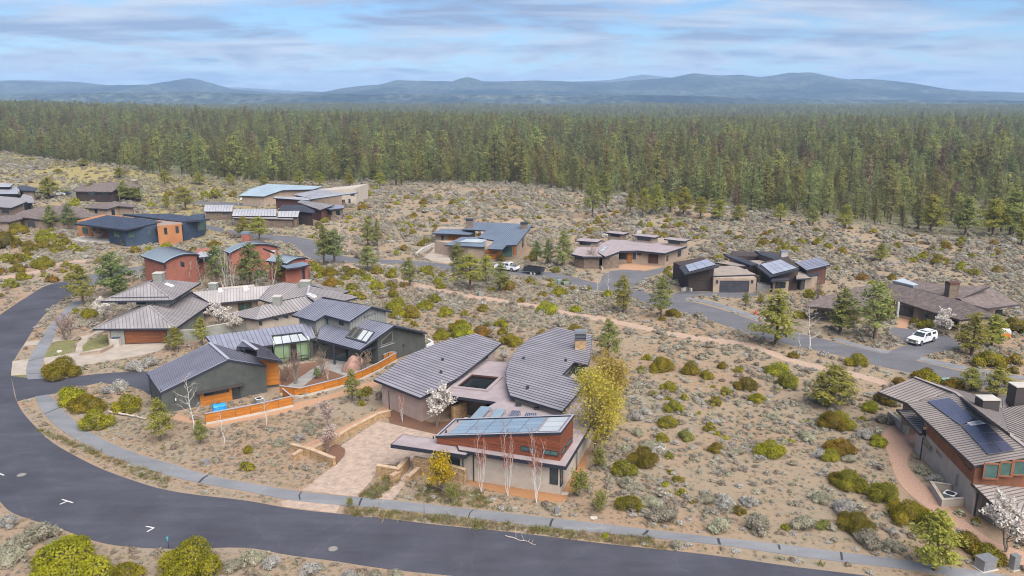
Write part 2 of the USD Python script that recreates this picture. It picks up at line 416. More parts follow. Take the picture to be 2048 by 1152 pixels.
def brickmat(name, ca, cb, mortar, bw, rh, rot=0.0, ms=0.012, extra=None, vertical=False, bump=0.4, scale=1.0):
    """Laid units (pavers, stone courses) too small to pick apart, with noise over them."""
    N = {'g': ('geometry', {}), 'mp': ('mapping', {'rotation': (0, 0, rot)}),
         'b': ('brick_texture', {'color1': ca, 'color2': cb, 'mortar': mortar, 'scale': scale, 'mortar_size': ms, 'mortar_smooth': 0.2, 'bias': -0.1, 'brick_width': bw, 'row_height': rh}),
         'n': ('noise_texture', {'scale': 1.3, 'detail': 6.0, 'roughness': 0.65}), 'r': ('rgb_ramp', {'ramp': [(0.3, (0.72, 0.72, 0.74)), (0.7, (1.25, 1.22, 1.18))]}), 'm': ('mix', {'mix_type': 'multiply', 'fac': 1.0}),
         'p': ('principled_bsdf', {'roughness': 0.9, 'specular_ior_level': 0.2}), 'bp': ('bump', {'strength': bump, 'distance': 0.03})}
    K = [('mp.vector', 'b.vector'), ('g.position', 'n.vector'), ('n.fac', 'r.fac'), ('b.color', 'm.color1'), ('r.color', 'm.color2'), ('m.color', 'p.base_color'), ('b.color', 'bp.height'), ('bp.normal', 'p.normal')]
    if vertical:   # courses run level: use (distance along the wall, height)
        c, s = math.cos(rot), math.sin(rot)
        N['mp'] = ('mapping', {'rotation': (0, 0, rot)})
        N['sp'] = ('separate_xyz', {}); N['cb'] = ('combine_xyz', {'z': 0.0})
        N['ad'] = ('math', {'math_type': 'add'})
        K = [('g.position', 'mp.vector'), ('mp.vector', 'sp.vector'), ('sp.x', 'ad.value1'), ('sp.y', 'ad.value2'), ('ad.value', 'cb.x'), ('sp.z', 'cb.y'), ('cb.vector', 'b.vector')] + K[1:]
    else:
        K = [('g.position', 'mp.vector')] + K
    return usdkit.material(stage, L + name, N, K, surface='p.BSDF')


# ---------------------------------------------------------------- the lie of the land
EDGE_PX = [(-700, 250), (-300, 275), (0, 305), (150, 330), (300, 358), (450, 366), (600, 368), (800, 370), (1000, 372), (1090, 380), (1170, 395), (1300, 415), (1500, 437), (1700, 457), (1900, 480), (2048, 494), (2400, 530), (2900, 600)]
EDGE = np.array([at(u, v)[:2] for u, v in EDGE_PX])
_az = np.arctan2(EDGE[:, 0], EDGE[:, 1]); _rr = np.hypot(EDGE[:, 0], EDGE[:, 1])


def beyond(x, y):
    """Metres past the rim of the sage plateau, along the line from the town side."""
    return np.hypot(x, y) - np.interp(np.arctan2(x, y), _az, _rr)


MOUNDS = [(1560, 445, 26, 1.6), (1350, 432, 22, 1.0), (1250, 400, 30, 1.2), (60, 345, 60, 3.0), (230, 350, 40, 1.5), (1900, 540, 18, 0.9)]
MOUNDS = [(*at(u, v)[:2], r, h) for u, v, r, h in MOUNDS]


def zg(x, y):
    x, y = np.asarray(x, float), np.asarray(y, float)
    d = beyond(x, y)
    z = -7.0 * smoothstep(4, 90, d)
    for mx, my, r, h in MOUNDS:
        z = z + h * np.exp(-((x - mx) ** 2 + (y - my) ** 2) / (r * r))
    # dark wooded rise on the left, hollow and slow rise beyond
    z = z + 27.0 * np.exp(-((x + 860) / 330) ** 2) * smoothstep(480, 1050, y) * (1 - smoothstep(1500, 2400, y))
    z = z + 8.0 * np.exp(-((x + 330) / 260) ** 2) * smoothstep(600, 1000, y) * (1 - smoothstep(1200, 1700, y))
    z = z - 14.0 * smoothstep(950, 1500, y) + 6.0 * smoothstep(1900, 3200, y) - 10 * smoothstep(3300, 3900, y) * smoothstep(-200, 1200, x)
    wav = meshkit.fbm(np.stack([x / 170, y / 170, 0 * x], -1), 3, 5) - 0.5
    z = z + wav * 11.0 * smoothstep(40, 260, d) * np.clip(y / 900, 0, 1.6)
    return z


def ground_axis():
    xs = np.r_[np.arange(-140, 140.1, 3.5)]
    s, x = 3.5, 140.0
    pos = []
    while x < 14000:
        s *= 1.06; x += s; pos.append(x)
    return np.r_[-np.array(pos)[::-1], xs, pos]


gx = ground_axis()
ys = [-160.0]
while ys[-1] < 15000:
    yv = ys[-1]
    ys.append(yv + (5 if yv < 30 else 3.5 if yv < 260 else min(5 + (yv - 260) * 0.035, 400)))
gy = np.array(ys)
X, Y = np.meshgrid(gx, gy)
Z = zg(X, Y)
nx, ny = len(gx), len(gy)
i, j = np.meshgrid(np.arange(ny - 1), np.arange(nx - 1), indexing='ij')
q = np.stack([i * nx + j, i * nx + j + 1, (i + 1) * nx + j + 1, (i + 1) * nx + j], -1).reshape(-1, 4)
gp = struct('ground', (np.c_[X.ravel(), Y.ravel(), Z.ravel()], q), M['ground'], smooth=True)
_d = beyond(X, Y).ravel()
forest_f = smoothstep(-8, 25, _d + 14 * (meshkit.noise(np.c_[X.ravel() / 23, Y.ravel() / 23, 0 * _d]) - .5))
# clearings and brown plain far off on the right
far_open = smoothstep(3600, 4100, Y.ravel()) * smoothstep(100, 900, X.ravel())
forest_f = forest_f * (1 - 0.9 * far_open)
dry_f = smoothstep(-330, -120, _d) * (0.10 + 0.85 * (1 - smoothstep(-150, -30, X.ravel())))
api = UsdGeom.PrimvarsAPI(gp)
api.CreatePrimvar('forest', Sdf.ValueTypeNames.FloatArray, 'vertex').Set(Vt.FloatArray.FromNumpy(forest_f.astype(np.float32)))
api.CreatePrimvar('dry', Sdf.ValueTypeNames.FloatArray, 'vertex').Set(Vt.FloatArray.FromNumpy(dry_f.astype(np.float32)))

# ---------------------------------------------------------------- mountains
SKY_L = [(0, 169), (45, 164), (90, 161.5), (135, 163), (165, 166), (200, 164), (235, 170), (300, 170), (380, 167.5), (400, 161.5), (420, 156), (440, 162.5), (465, 172.5), (480, 176), (520, 180), (560, 184), (615, 186.5), (645, 182.5), (675, 184), (710, 175), (750, 171), (780, 168.5), (810, 160), (850, 161.5), (912, 162.5), (925, 157.5), (940, 154), (955, 157.5), (970, 162.5), (1024, 162.5), (1074, 161), (1134, 163), (1214, 164), (1260, 160), (1324, 155), (1364, 146), (1394, 150), (1424, 151), (1449, 149), (1489, 154), (1519, 150), (1544, 145), (1584, 145), (1609, 152), (1649, 159), (1694, 157.5), (1724, 161), (1754, 167.5), (1799, 180), (1874, 182.5), (1949, 183.5), (2048, 190)]


def ridge(name, sky, y0, half, m, seed, wob=0.10, edge=0.6):
    us = np.array([s[0] for s in sky], float)
    xs = (us - 1024) / FPX / CP * y0
    hs = np.array([CAMH + ray(u, v)[2] / ray(u, v)[1] * y0 for u, v in sky])
    # carry the range on past both edges of the frame
    xs = np.r_[xs[0] - y0 * 0.9, xs[0] - y0 * 0.45, xs[0] - y0 * 0.2, xs, xs[-1] + y0 * 0.2, xs[-1] + y0 * 0.5, xs[-1] + y0 * 0.9]
    hs = np.r_[hs[0] * .6, hs[0] * 1.2, hs[0] * 0.9, hs, hs[-1] * 1.1, hs[-1] + 60, hs[-1] + 20]
    gx = np.linspace(xs[0], xs[-1], 1900)
    prof = np.interp(gx, xs, hs)
    prof = np.convolve(np.pad(prof, 1, 'edge'), np.ones(3) / 3, 'valid')
    gy = np.linspace(-half, half, 72)
    X, Yy = np.meshgrid(gx, gy)
    fall = np.clip(1 - (np.abs(Yy) / half) ** 1.25, 0, 1)
    n = meshkit.fbm(np.stack([X / (half * .5), Yy / (half * .5), 0 * X + seed], -1), 5, seed) - 0.5
    fine = meshkit.fbm(np.stack([X / 90, Yy / 90, 0 * X + seed], -1), 2, seed + 3) - 0.5
    Zm = -60 + (prof[None, :] + 60) * np.clip(fall + n * wob * 2.2 * np.clip(np.abs(Yy) / half * 3, 0, 1) * fall, 0, 1.0) + fine * 7
    nn = len(gx)
    i, j = np.meshgrid(np.arange(len(gy) - 1), np.arange(nn - 1), indexing='ij')
    qq = np.stack([i * nn + j, i * nn + j + 1, (i + 1) * nn + j + 1, (i + 1) * nn + j], -1).reshape(-1, 4)
    return struct(name, (np.c_[X.ravel(), (Yy + y0).ravel(), Zm.ravel()], qq), m, smooth=True)


ridge('hills', SKY_L, 7600.0, 2300.0, M['hill'], 3)
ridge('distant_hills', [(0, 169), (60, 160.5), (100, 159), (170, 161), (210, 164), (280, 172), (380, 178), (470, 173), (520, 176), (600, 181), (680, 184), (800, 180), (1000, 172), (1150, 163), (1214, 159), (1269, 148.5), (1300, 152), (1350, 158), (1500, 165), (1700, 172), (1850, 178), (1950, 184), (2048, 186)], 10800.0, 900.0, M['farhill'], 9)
ridge('near_hills', [(0, 190), (200, 186), (420, 184), (600, 189), (800, 188), (1000, 190), (1200, 188), (1350, 191), (1500, 196), (1650, 199), (1800, 200), (1950, 201), (2048, 204)], 4700.0, 420.0, M['hill'], 5, wob=0.2)
# ---------------------------------------------------------------- roads, paths, paved ground
TAKEN = []          # plan areas where no scrub grows


def ribbon(name, px_left, px_right, m, z, label, n=90, grow=0.3, kind='structure', smooth_=True):
    a, b = G2(*px_left), G2(*px_right)
    if smooth_:
        a, b = spline(a, n), spline(b, n)
    poly = Polygon(np.vstack([a, b[::-1]])).buffer(0)
    TAKEN.append(poly.buffer(grow))
    struct(name, slab(poly, flat(z), flat(-0.25)), m, label=label)
    return poly


def patch(name, pts, m, z, label, smooth_=False, grow=0.1, plan=False):
    p = [tuple(q) for q in pts] if plan else G2(*pts)
    if smooth_:
        p = [tuple(q) for q in spline(p + [p[0]], 70)[:-1]]
    poly = Polygon(p).buffer(0)
    TAKEN.append(poly.buffer(grow))
    struct(name, slab(poly, flat(z), flat(-0.25)), m, label=label)
    return poly


ROAD_IN = [(152, 586), (122, 602), (97, 621.7), (75, 646.7), (50, 685.6), (30.6, 716), (22, 744), (25, 769), (29, 790), (34, 804), (46.5, 826), (71.5, 854), (107, 886.6), (150, 911.6), (200, 936.6), (257, 958), (321.8, 977.8), (393, 990), (512, 1004.6), (560, 1013.7), (675, 1027.4), (753.8, 1035), (862.7, 1048.6), (999, 1062), (1180, 1084), (1254.6, 1092.5), (1348.8, 1102), (1478, 1118), (1572, 1131.7), (1700, 1147.4), (1900, 1176), (2200, 1222)]
ROAD_OUT = [(147, 560.6), (111, 566), (69.4, 584), (27.8, 610.6), (0, 630), (-45, 668), (-85, 715), (-110, 770), (-118, 830), (-100, 890), (-65, 945), (-25, 985), (0, 1003), (14.3, 1018.9), (53.6, 1036.7), (121.6, 1058), (214.5, 1088), (290, 1096), (400, 1097), (512, 1097.5), (560, 1107), (651, 1119.7), (772, 1138), (917, 1153), (1100, 1178), (1400, 1216), (1900, 1300)]
front_road = ribbon('road', ROAD_IN, ROAD_OUT, M['asphalt'], 0.020, 'dark asphalt road curving through the foreground', n=160)
# side road that the curve comes from, beyond the pines on the left
ribbon('side_road', [(147, 560.6), (190, 547), (225, 541), (262, 535), (300, 531)], [(152, 586), (190, 570), (225, 556), (265, 547), (300, 541)], M['asphalt_far'], 0.016, 'road stretch behind the pines on the left', n=40)
BACK_UP = [(395, 446), (420, 451), (453, 459), (500, 464), (538, 469.6), (583.6, 473), (612, 477), (634, 484), (650, 494), (664, 503), (684, 511), (747, 518.7), (812.7, 521), (893, 528.5), (977, 537), (1090, 543), (1150, 555), (1200, 567), (1256, 576), (1304, 587), (1361, 598.6), (1431.5, 615.6), (1499.5, 638), (1580, 663), (1655, 680), (1763, 707), (1831, 721), (1911, 740), (2048, 764), (2200, 792), (2400, 830)]
BACK_LO = [(395, 452), (420, 458), (450, 466), (500, 475), (535.8, 479.7), (576, 488.5), (594, 496), (604, 504), (612, 512), (640, 520), (684, 525), (772.5, 527.5), (840, 532.5), (887, 538), (965, 546), (1027.5, 550), (1094, 558.5), (1144.7, 568.5), (1188, 579), (1253, 592), (1295.6, 607), (1375, 627), (1417, 640), (1500, 667), (1580, 690), (1678, 711), (1749, 730), (1827, 746.5), (1920, 765), (2048, 788), (2200, 817), (2400, 857)]
back_road = ribbon('back_road', BACK_UP, BACK_LO, M['asphalt_far'], 0.020, 'grey asphalt road running behind the middle houses', n=120)
ribbon('far_road', [(370, 402), (420, 402.5), (470, 405), (520, 407)], [(370, 408), (420, 409), (470, 411.5), (520, 413)], M['asphalt_far'], 0.02, 'road by the pale blue metal roof', n=20)
WALK_OUT = [(69.7, 793.6), (89, 829), (132, 867), (193, 901), (264.6, 929.5), (336, 951), (393, 965), (512, 986.7), (560, 997), (681, 1010.7), (772, 1018.5), (938.4, 1036.5), (1180, 1064.5), (1337, 1079.5), (1480, 1096), (1604, 1114), (1700, 1126), (1810, 1139), (1960, 1162), (2200, 1198)]
WALK_IN = [(98, 789), (121.6, 815), (161, 851), (221.7, 886.6), (286, 911.6), (357.5, 933), (418, 951), (512, 969), (560, 977.4), (705, 994), (787, 1002), (938.4, 1018.3), (1180, 1045.5), (1392, 1070.5), (1533, 1086), (1700, 1107), (1810, 1121), (1922, 1137), (2200, 1178)]
front_walk = ribbon('sidewalk', WALK_OUT, WALK_IN, M['walk'], 0.040, 'grey asphalt footpath beside the foreground road', n=140)
north_walk = ribbon('sidewalk', [(55.6, 759), (57, 721.7), (80.6, 680), (94.4, 657.8), (118, 632), (137, 611), (152, 600)], [(88.9, 757.8), (88.9, 713), (108, 674), (119.4, 646.7), (137, 630), (153, 616), (166, 604)], M['walk'], 0.040, 'grey footpath beside the hip roofed house', n=40)
ribbon('sidewalk', [(1668, 679.5), (1700, 690), (1745, 702), (1775, 708)], [(1672, 675), (1706, 685), (1752, 697), (1782, 702)], M['walk'], 0.04, 'grey footpath left of the white pickup driveway', n=20)
ribbon('sidewalk', [(1838, 720), (1900, 735), (1960, 745), (2048, 760), (2150, 780)], [(1842, 714), (1903, 727), (1963, 739), (2048, 753), (2150, 772)], M['walk'], 0.04, 'grey footpath right of the white pickup driveway', n=20)
ribbon('sidewalk', [(1370, 598), (1420, 609), (1490, 632), (1510, 640)], [(1376, 595), (1430, 605), (1498, 627), (1520, 635)], M['walk'], 0.04, 'grey footpath below the black solar roofed house', n=20)
# driveways
patch('driveway', [(22, 752), (60, 757), (91, 757.8), (139, 755), (194.4, 748), (250, 744), (300, 743), (318, 760), (300, 790), (286, 781), (250, 770), (196.6, 766), (150, 776), (114, 786.5), (98, 789), (69.7, 794), (34, 803)], M['asphalt'], 0.028, 'dark asphalt driveway to the dark gabled house')
hip_drive = patch('driveway', [(90, 727), (86, 716), (120, 711), (170, 703), (214, 694), (224, 690), (225, 683), (336, 684), (332, 693), (318, 702), (285, 710), (240, 718), (170, 730), (120, 741), (90, 742)], M['tanconc'], 0.030, 'tan concrete driveway to the hip roofed garage')
patch('driveway_apron', [(25, 722), (57, 719), (55.6, 749), (22, 751)], M['tanconc'], 0.030, 'tan concrete strip between road and footpath')
patch('concrete_strip', [(52, 684), (80, 681), (75, 690), (47, 692)], M['tanconc'], 0.030, 'small tan concrete strip by the road')
patch('garden_walk', [(107, 676), (140, 671), (176, 668), (182, 664), (207, 655), (215, 660), (190, 668), (178, 676), (140, 680), (104, 684)], M['tanconc'], 0.030, 'curved concrete walk beside the hip roofed garage')
patch('garden_walk', [(151, 703), (153, 690), (163, 679), (166, 675), (176, 677), (174, 684), (164, 693), (166, 702), (161, 706)], M['tanconc'], 0.034, 'winding stone garden walk by the driveway')
paver = brickmat('driveway_pavers', (0.40, 0.300, 0.235), (0.315, 0.250, 0.210), (0.19, 0.155, 0.135), 0.42, 0.21, rot=-0.35, ms=0.018)
M['paver'] = paver
DRIVE = [(603.9, 980.8), (640, 953), (672, 930.5), (691.7, 910.8), (690, 898), (681, 892.7), (700, 880), (756.8, 842.7), (778, 847.2), (820, 857), (874.9, 870), (876, 922), (826, 921), (812, 928), (757, 928), (753.8, 947), (714.4, 994)]
drive = patch('driveway', DRIVE, paver, 0.030, 'tan paver driveway of the curved roof house')
patch('driveway_apron', [(562, 1004), (582, 998.5), (681, 1011), (671, 1026.5), (565, 1013)], paver, 0.030, 'tan paver apron at the road')
patch('paver_pad', [(713, 1033), (727, 1016), (762, 1019.5), (754, 1034.5)], paver, 0.030, 'small tan paver pad by the road')
patch('entry_walk', [(752, 998), (794, 962), (816, 942), (824, 925), (836, 924), (835, 936), (822, 950), (786, 1001)], paver, 0.034, 'paver walk leading to the stone entry walls')
patch('gravel_strip', [(937, 959), (1000, 967), (1120, 988), (1142, 955), (1152, 930), (1160, 890), (1176, 880), (1172, 930), (1160, 960), (1140, 990), (1124, 1004), (1090, 1004), (1010, 988), (940, 970)], M['gravel'], 0.024, 'orange gravel strip along the stucco wall', smooth_=False)
patch('gravel_strip', [(1160, 890), (1158, 850), (1172, 770), (1180, 760), (1183, 800), (1176, 880)], M['gravel'], 0.022, 'orange gravel beside the right wall')
patch('gravel_path', [(598, 905), (640, 890), (700, 862), (746, 836), (778, 818), (780, 806), (745, 826), (690, 853), (630, 880), (590, 898)], M['gravel_pale'], 0.024, 'orange gravel path along the stone retaining wall')
patch('gravel_path', [(345, 838), (400, 850), (414, 856), (480, 843), (560, 828), (600, 818), (650, 801), (720, 784), (765, 766), (775, 756), (738, 764), (690, 780), (640, 795), (590, 806), (585, 812), (480, 834), (412, 848), (352, 828)], M['gravel_pale'], 0.024, 'orange gravel path below the orange wooden fence')
patch('planting_bed', [(779, 846), (775, 830), (790, 815), (860, 845), (905, 842), (900, 873), (876, 869), (820, 857)], M['mulch'], 0.020, 'mulched bed below the curved stucco wall')
patch('planting_bed', [(626, 893), (650, 886), (684, 890), (691, 901), (688, 912), (671, 931), (664, 926), (668, 918)], M['mulch'], 0.022, 'brown mulch bed beside the driveway', smooth_=False)
patch('courtyard_bed', [(562, 772), (560, 740), (600, 728), (660, 720), (690, 745), (716, 742), (716, 738), (660, 765), (575, 790)], M['mulch'], 0.020, 'brown mulch courtyard behind the orange fence')
patch('courtyard_walk', [(570, 775), (622, 740), (640, 731), (650, 738), (600, 778), (575, 786)], M['patio'], 0.030, 'pale courtyard walk behind the fence')
patch('patio', [(632, 733), (668, 716), (720, 725), (730, 746), (700, 756), (668, 744)], M['patio'], 0.034, 'grey patio under the dark porch roof')
# other driveways
patch('driveway', [(1200, 566), (1205, 552), (1222, 542), (1262, 538), (1290, 543), (1335, 533), (1330, 540), (1316, 549), (1290, 556), (1270, 570), (1256, 578), (1200, 568)], M['asphalt_far'], 0.028, 'asphalt driveway of the mauve flat roofed house')
patch('forecourt', [(1236, 538), (1247, 529), (1270, 526), (1318, 530), (1324, 533), (1300, 539), (1270, 541)], M['gravel_pale'], 0.034, 'pale orange paved forecourt before the mauve flat roofed house')
patch('driveway', [(1343, 590), (1362, 583), (1386, 582.5), (1440, 585), (1510, 586), (1514, 592), (1480, 596), (1400, 592), (1380, 594), (1368, 602), (1340, 596)], M['asphalt_far'], 0.028, 'asphalt driveway of the black solar roofed house')
patch('driveway', [(1763, 708), (1800, 694), (1815, 690), (1800, 676), (1775, 664), (1785, 655), (1806, 656), (1850, 662), (1905, 676), (1920, 690), (1900, 701), (1855, 708), (1845, 714), (1833, 721)], M['asphalt_far'], 0.028, 'asphalt driveway under the white pickup')
patch('entry_walk', [(1792, 655), (1796, 636), (1818, 637), (1816, 658)], M['gravel_pale'], 0.032, 'tan walk to the shingle house door')
patch('courtyard_slab', [(846, 517), (867, 498), (905, 498), (912, 523), (893, 527)], M['tanconc'], 0.034, 'pale concrete yard of the blue metal roof house')
patch('drive_strip', [(412, 449), (420, 460), (454, 467), (450, 457)], M['asphalt_far'], 0.024, 'asphalt drive by the curved metal roofs')
# dirt trails and bare soil
ribbon('dirt_trail', [(690, 526), (737, 542), (797.6, 557.5), (868, 572.6), (932, 587), (1000, 597), (1072, 609), (1120, 620), (1205, 634), (1320, 658), (1420, 675), (1500, 686), (1580, 715), (1678, 738), (1779, 765)], [(688, 531), (735, 549), (797, 565.5), (866, 580.6), (930, 595), (1000, 605.5), (1072, 617), (1118, 628), (1203, 643), (1318, 667), (1418, 685), (1498, 697), (1578, 725), (1676, 748), (1776, 776)], M['trail'], 0.016, 'pinkish dirt trail crossing the sage behind the houses', n=100, grow=-0.3)
ribbon('dirt_trail', [(-40, 560), (15, 551), (75.5, 540.5), (126, 523.5), (189, 519)], [(-40, 568), (15, 558), (75.5, 547), (126, 529.5), (189, 524)], M['trail'], 0.016, 'dirt trail on the far left', n=40, grow=-0.3)
ribbon('dirt_trail', [(1112, 407), (1126, 412), (1140, 417), (1152, 426), (1163, 434), (1168, 440), (1160, 446)], [(1110, 409.5), (1123, 414.5), (1134, 420), (1143, 428), (1150, 436), (1150, 441), (1145, 446)], M['trail'], 0.016, 'dirt trail the two walkers follow', n=40, grow=-0.3)
GP = [(1757, 868), (1775, 856), (1800, 850), (1830, 860), (1838, 880), (1822, 905), (1815, 930), (1838, 960), (1880, 1000), (1916, 1030), (1960, 1065), (2010, 1092), (2060, 1110), (2060, 1140), (1990, 1100), (1920, 1060), (1860, 1020), (1815, 985), (1790, 950), (1778, 915)]
patch('gravel_path', GP, M['gravel_pink'], 0.024, 'pink gravel path left of the near right house', smooth_=True)
patch('lawn_patch', [(88, 716), (93, 700), (110, 682), (150, 680), (152, 700), (140, 706), (110, 712)], M['lawn'], 0.012, 'rough green grass beside the tan driveway', smooth_=False, grow=-0.3)
patch('lawn_patch', [(160, 704), (168, 690), (182, 678), (215, 668), (222, 684), (214, 693), (190, 700)], M['lawn'], 0.012, 'rough grass under the garage corner', smooth_=False, grow=-0.3)
patch('verge_grass', [(29, 749), (26, 768), (54, 768), (56, 750)], M['lawn'], 0.012, 'grassy verge by the asphalt driveway', grow=-0.3)
# road markings, crack sealing and covers
def mark(name, m, label, segs, w, z=0.026):
    ms = []
    for (a, b) in segs:
        A, B = at(*a)[:2], at(*b)[:2]
        ms.append(sheet(LineString([A, B]).buffer(w / 2, cap_style='flat'), flat(z)))
        z += 0.003
    tag(obj(name, cat_meshes(ms), m), label, 'road marking')


mark('survey_mark', M['paint'], 'white painted T mark on the foreground road', [((120, 1009), (136, 1002)), ((124, 999), (146, 1006))], 0.14)
mark('survey_mark', M['paint'], 'white painted arrow mark on the foreground road', [((292, 1053), (308, 1056)), ((308, 1056), (294, 1064))], 0.14)
mark('survey_mark', M['paint'], 'white painted mark at the left edge of the road', [((-6, 945), (8, 951))], 0.14)
mark('survey_mark', M['paint'], 'white painted mark on the road by the footpath at left', [((93, 619), (99, 617.5)), ((96, 617), (97, 621))], 0.16)
for k, (u, v, r, lab) in enumerate([(43, 950, .48, 'round grey manhole cover at the left of the road'), (666, 1098, .46, 'round grey manhole cover in the middle of the road'), (630, 500, .6, 'pale manhole cover on the back road')]):
    P = at(u, v)
    t = thing('manhole_cover', lab, 'manhole cover', (P[0], P[1], 0.022))
    obj('ring', slab(Point(0, 0).buffer(r).difference(Point(0, 0).buffer(r * .86)), flat(.006), flat(-.02)), mat('cover_ring', (0.10, 0.095, 0.09)) if k == 0 else '/World/Looks/cover_ring', t)
    obj('lid', slab(Point(0, 0).buffer(r * .85), flat(.012), flat(-.02)), mat('cover_lid', (0.22, 0.20, 0.18), (0.17, 0.15, 0.14), 8) if k == 0 else '/World/Looks/cover_lid', t)
rj = R(31)
joints = []
for (u, v, u2, v2) in [(718, 1012, 724, 997), (937, 1036, 946, 1020), (1285, 1071, 1296, 1061), (398, 966, 416, 951), (89, 829, 121, 815), (600, 1000, 604, 983), (1440, 1090, 1436, 1077), (1684, 1121, 1682, 1105), (1560, 1100, 1557, 1090), (1100, 1054, 1106, 1038), (56, 748, 88, 746), (57, 722, 89, 715)]:
    A, B = at(u, v)[:2], at(u2, v2)[:2]
    mid = (A + B) / 2 + rj.normal(0, .12, 2)
    joints.append(sheet(LineString([A, mid, B]).buffer(rj.uniform(.05, .13), cap_style='flat').intersection(unary_union([front_walk, north_walk])), flat(0.044)))
struct('crack_seal', cat_meshes(joints), M['crackfill'], label='dark sealed cracks across the footpath')
# ---------------------------------------------------------------- houses: builders and finishes
M['roof_mauve'] = mat('mauve_metal', (0.235, 0.218, 0.240), (0.200, 0.186, 0.205), 0.35, 0.45, rnd=0.07)
M['roof_slate'] = mat('slate_blue_metal', (0.195, 0.200, 0.250), (0.162, 0.166, 0.212), 0.4, 0.42, rnd=0.07)
M['roof_taupe'] = mat('taupe_metal', (0.264, 0.241, 0.241), (0.222, 0.201, 0.203), 0.4, 0.45, rnd=0.07)
M['roof_tan'] = mat('tan_metal', (0.278, 0.239, 0.218), (0.232, 0.198, 0.181), 0.4, 0.5, rnd=0.06)
M['seam'] = mat('dark_seam', (0.050, 0.048, 0.066), rough=0.5)
M['seam_brown'] = mat('brown_seam', (0.085, 0.070, 0.072), rough=0.5)
M['fascia'] = mat('dark_fascia', (0.018, 0.021, 0.032), rough=0.6)
M['fascia_brown'] = mat('brown_fascia', (0.045, 0.035, 0.035), rough=0.6)
M['cap'] = mat('ridge_cap', (0.33, 0.32, 0.36), (0.28, 0.27, 0.32), 1.0, 0.4)
M['membrane'] = mat('mauve_membrane', (0.287, 0.239, 0.244), (0.236, 0.193, 0.200), 0.6, 0.8, detail=6)
M['membrane_tan'] = mat('tan_membrane', (0.250, 0.205, 0.175), (0.205, 0.170, 0.150), 0.5, 0.8)
M['blueroof'] = mat('blue_metal', (0.150, 0.185, 0.235), (0.125, 0.155, 0.200), 0.3, 0.42, rnd=0.05)
M['paleroof'] = mat('pale_blue_metal', (0.290, 0.360, 0.410), (0.245, 0.310, 0.360), 0.2, 0.42, rnd=0.05)
M['greyroof'] = mat('pale_grey_metal', (0.330, 0.325, 0.345), (0.27, 0.265, 0.285), 0.3, 0.45, rnd=0.05)
M['darkroof'] = mat('dark_membrane', (0.030, 0.040, 0.068), (0.045, 0.058, 0.090), 0.5, 0.6)
M['blackroof'] = mat('black_metal', (0.026, 0.026, 0.034), (0.04, 0.04, 0.05), 0.5, 0.55)
M['stucco'] = mat('warm_stucco', (0.400, 0.345, 0.290), (0.340, 0.292, 0.248), 0.8, 0.92, bump=0.15, bscale=14)
M['stucco_pink'] = mat('rosy_stucco', (0.380, 0.282, 0.247), (0.316, 0.236, 0.213), 0.8, 0.92, bump=0.15, bscale=14)
M['stucco_dark'] = mat('dark_green_stucco', (0.066, 0.070, 0.064), (0.050, 0.054, 0.050), 0.9, 0.92, bump=0.25, bscale=14)
M['stucco_sage'] = mat('sage_stucco', (0.225, 0.230, 0.205), (0.185, 0.190, 0.170), 0.6, 0.92, bump=0.1, bscale=14)
M['stucco_tan'] = mat('tan_stucco', (0.310, 0.235, 0.180), (0.255, 0.195, 0.150), 0.6, 0.92, bump=0.1, bscale=14)
M['stucco_red'] = mat('brick_red_stucco', (0.290, 0.105, 0.072), (0.240, 0.088, 0.062), 0.5, 0.92)
M['stucco_orange'] = mat('burnt_orange_stucco', (0.350, 0.150, 0.062), (0.300, 0.125, 0.052), 0.5, 0.92)
M['blue_wall'] = mat('navy_siding', (0.030, 0.050, 0.085), (0.024, 0.040, 0.070), 0.7, 0.7)
M['brown_wall'] = mat('dark_brown_siding', (0.050, 0.032, 0.026), (0.036, 0.024, 0.020), 1.2, 0.8, stretch=(1, 1, .15))
M['redbrown'] = mat('red_brown_siding', (0.095, 0.038, 0.028), (0.070, 0.028, 0.022), 1.2, 0.8, stretch=(1, 1, .2))
M['white'] = mat('white_paint', (0.60, 0.60, 0.60), rough=0.5)
M['steel'] = mat('galvanised_steel', (0.32, 0.33, 0.35), (0.26, 0.27, 0.29), 6, 0.4, metallic=0.6)
M['dark'] = mat('dark_metal', (0.025, 0.027, 0.033), rough=0.5)
M['interior'] = mat('dim_interior', (0.055, 0.045, 0.035), (0.03, 0.03, 0.03), 1.0)
M['green_int'] = mat('pale_green_interior', (0.70, 0.82, 0.56), (0.62, 0.74, 0.48), 0.6)


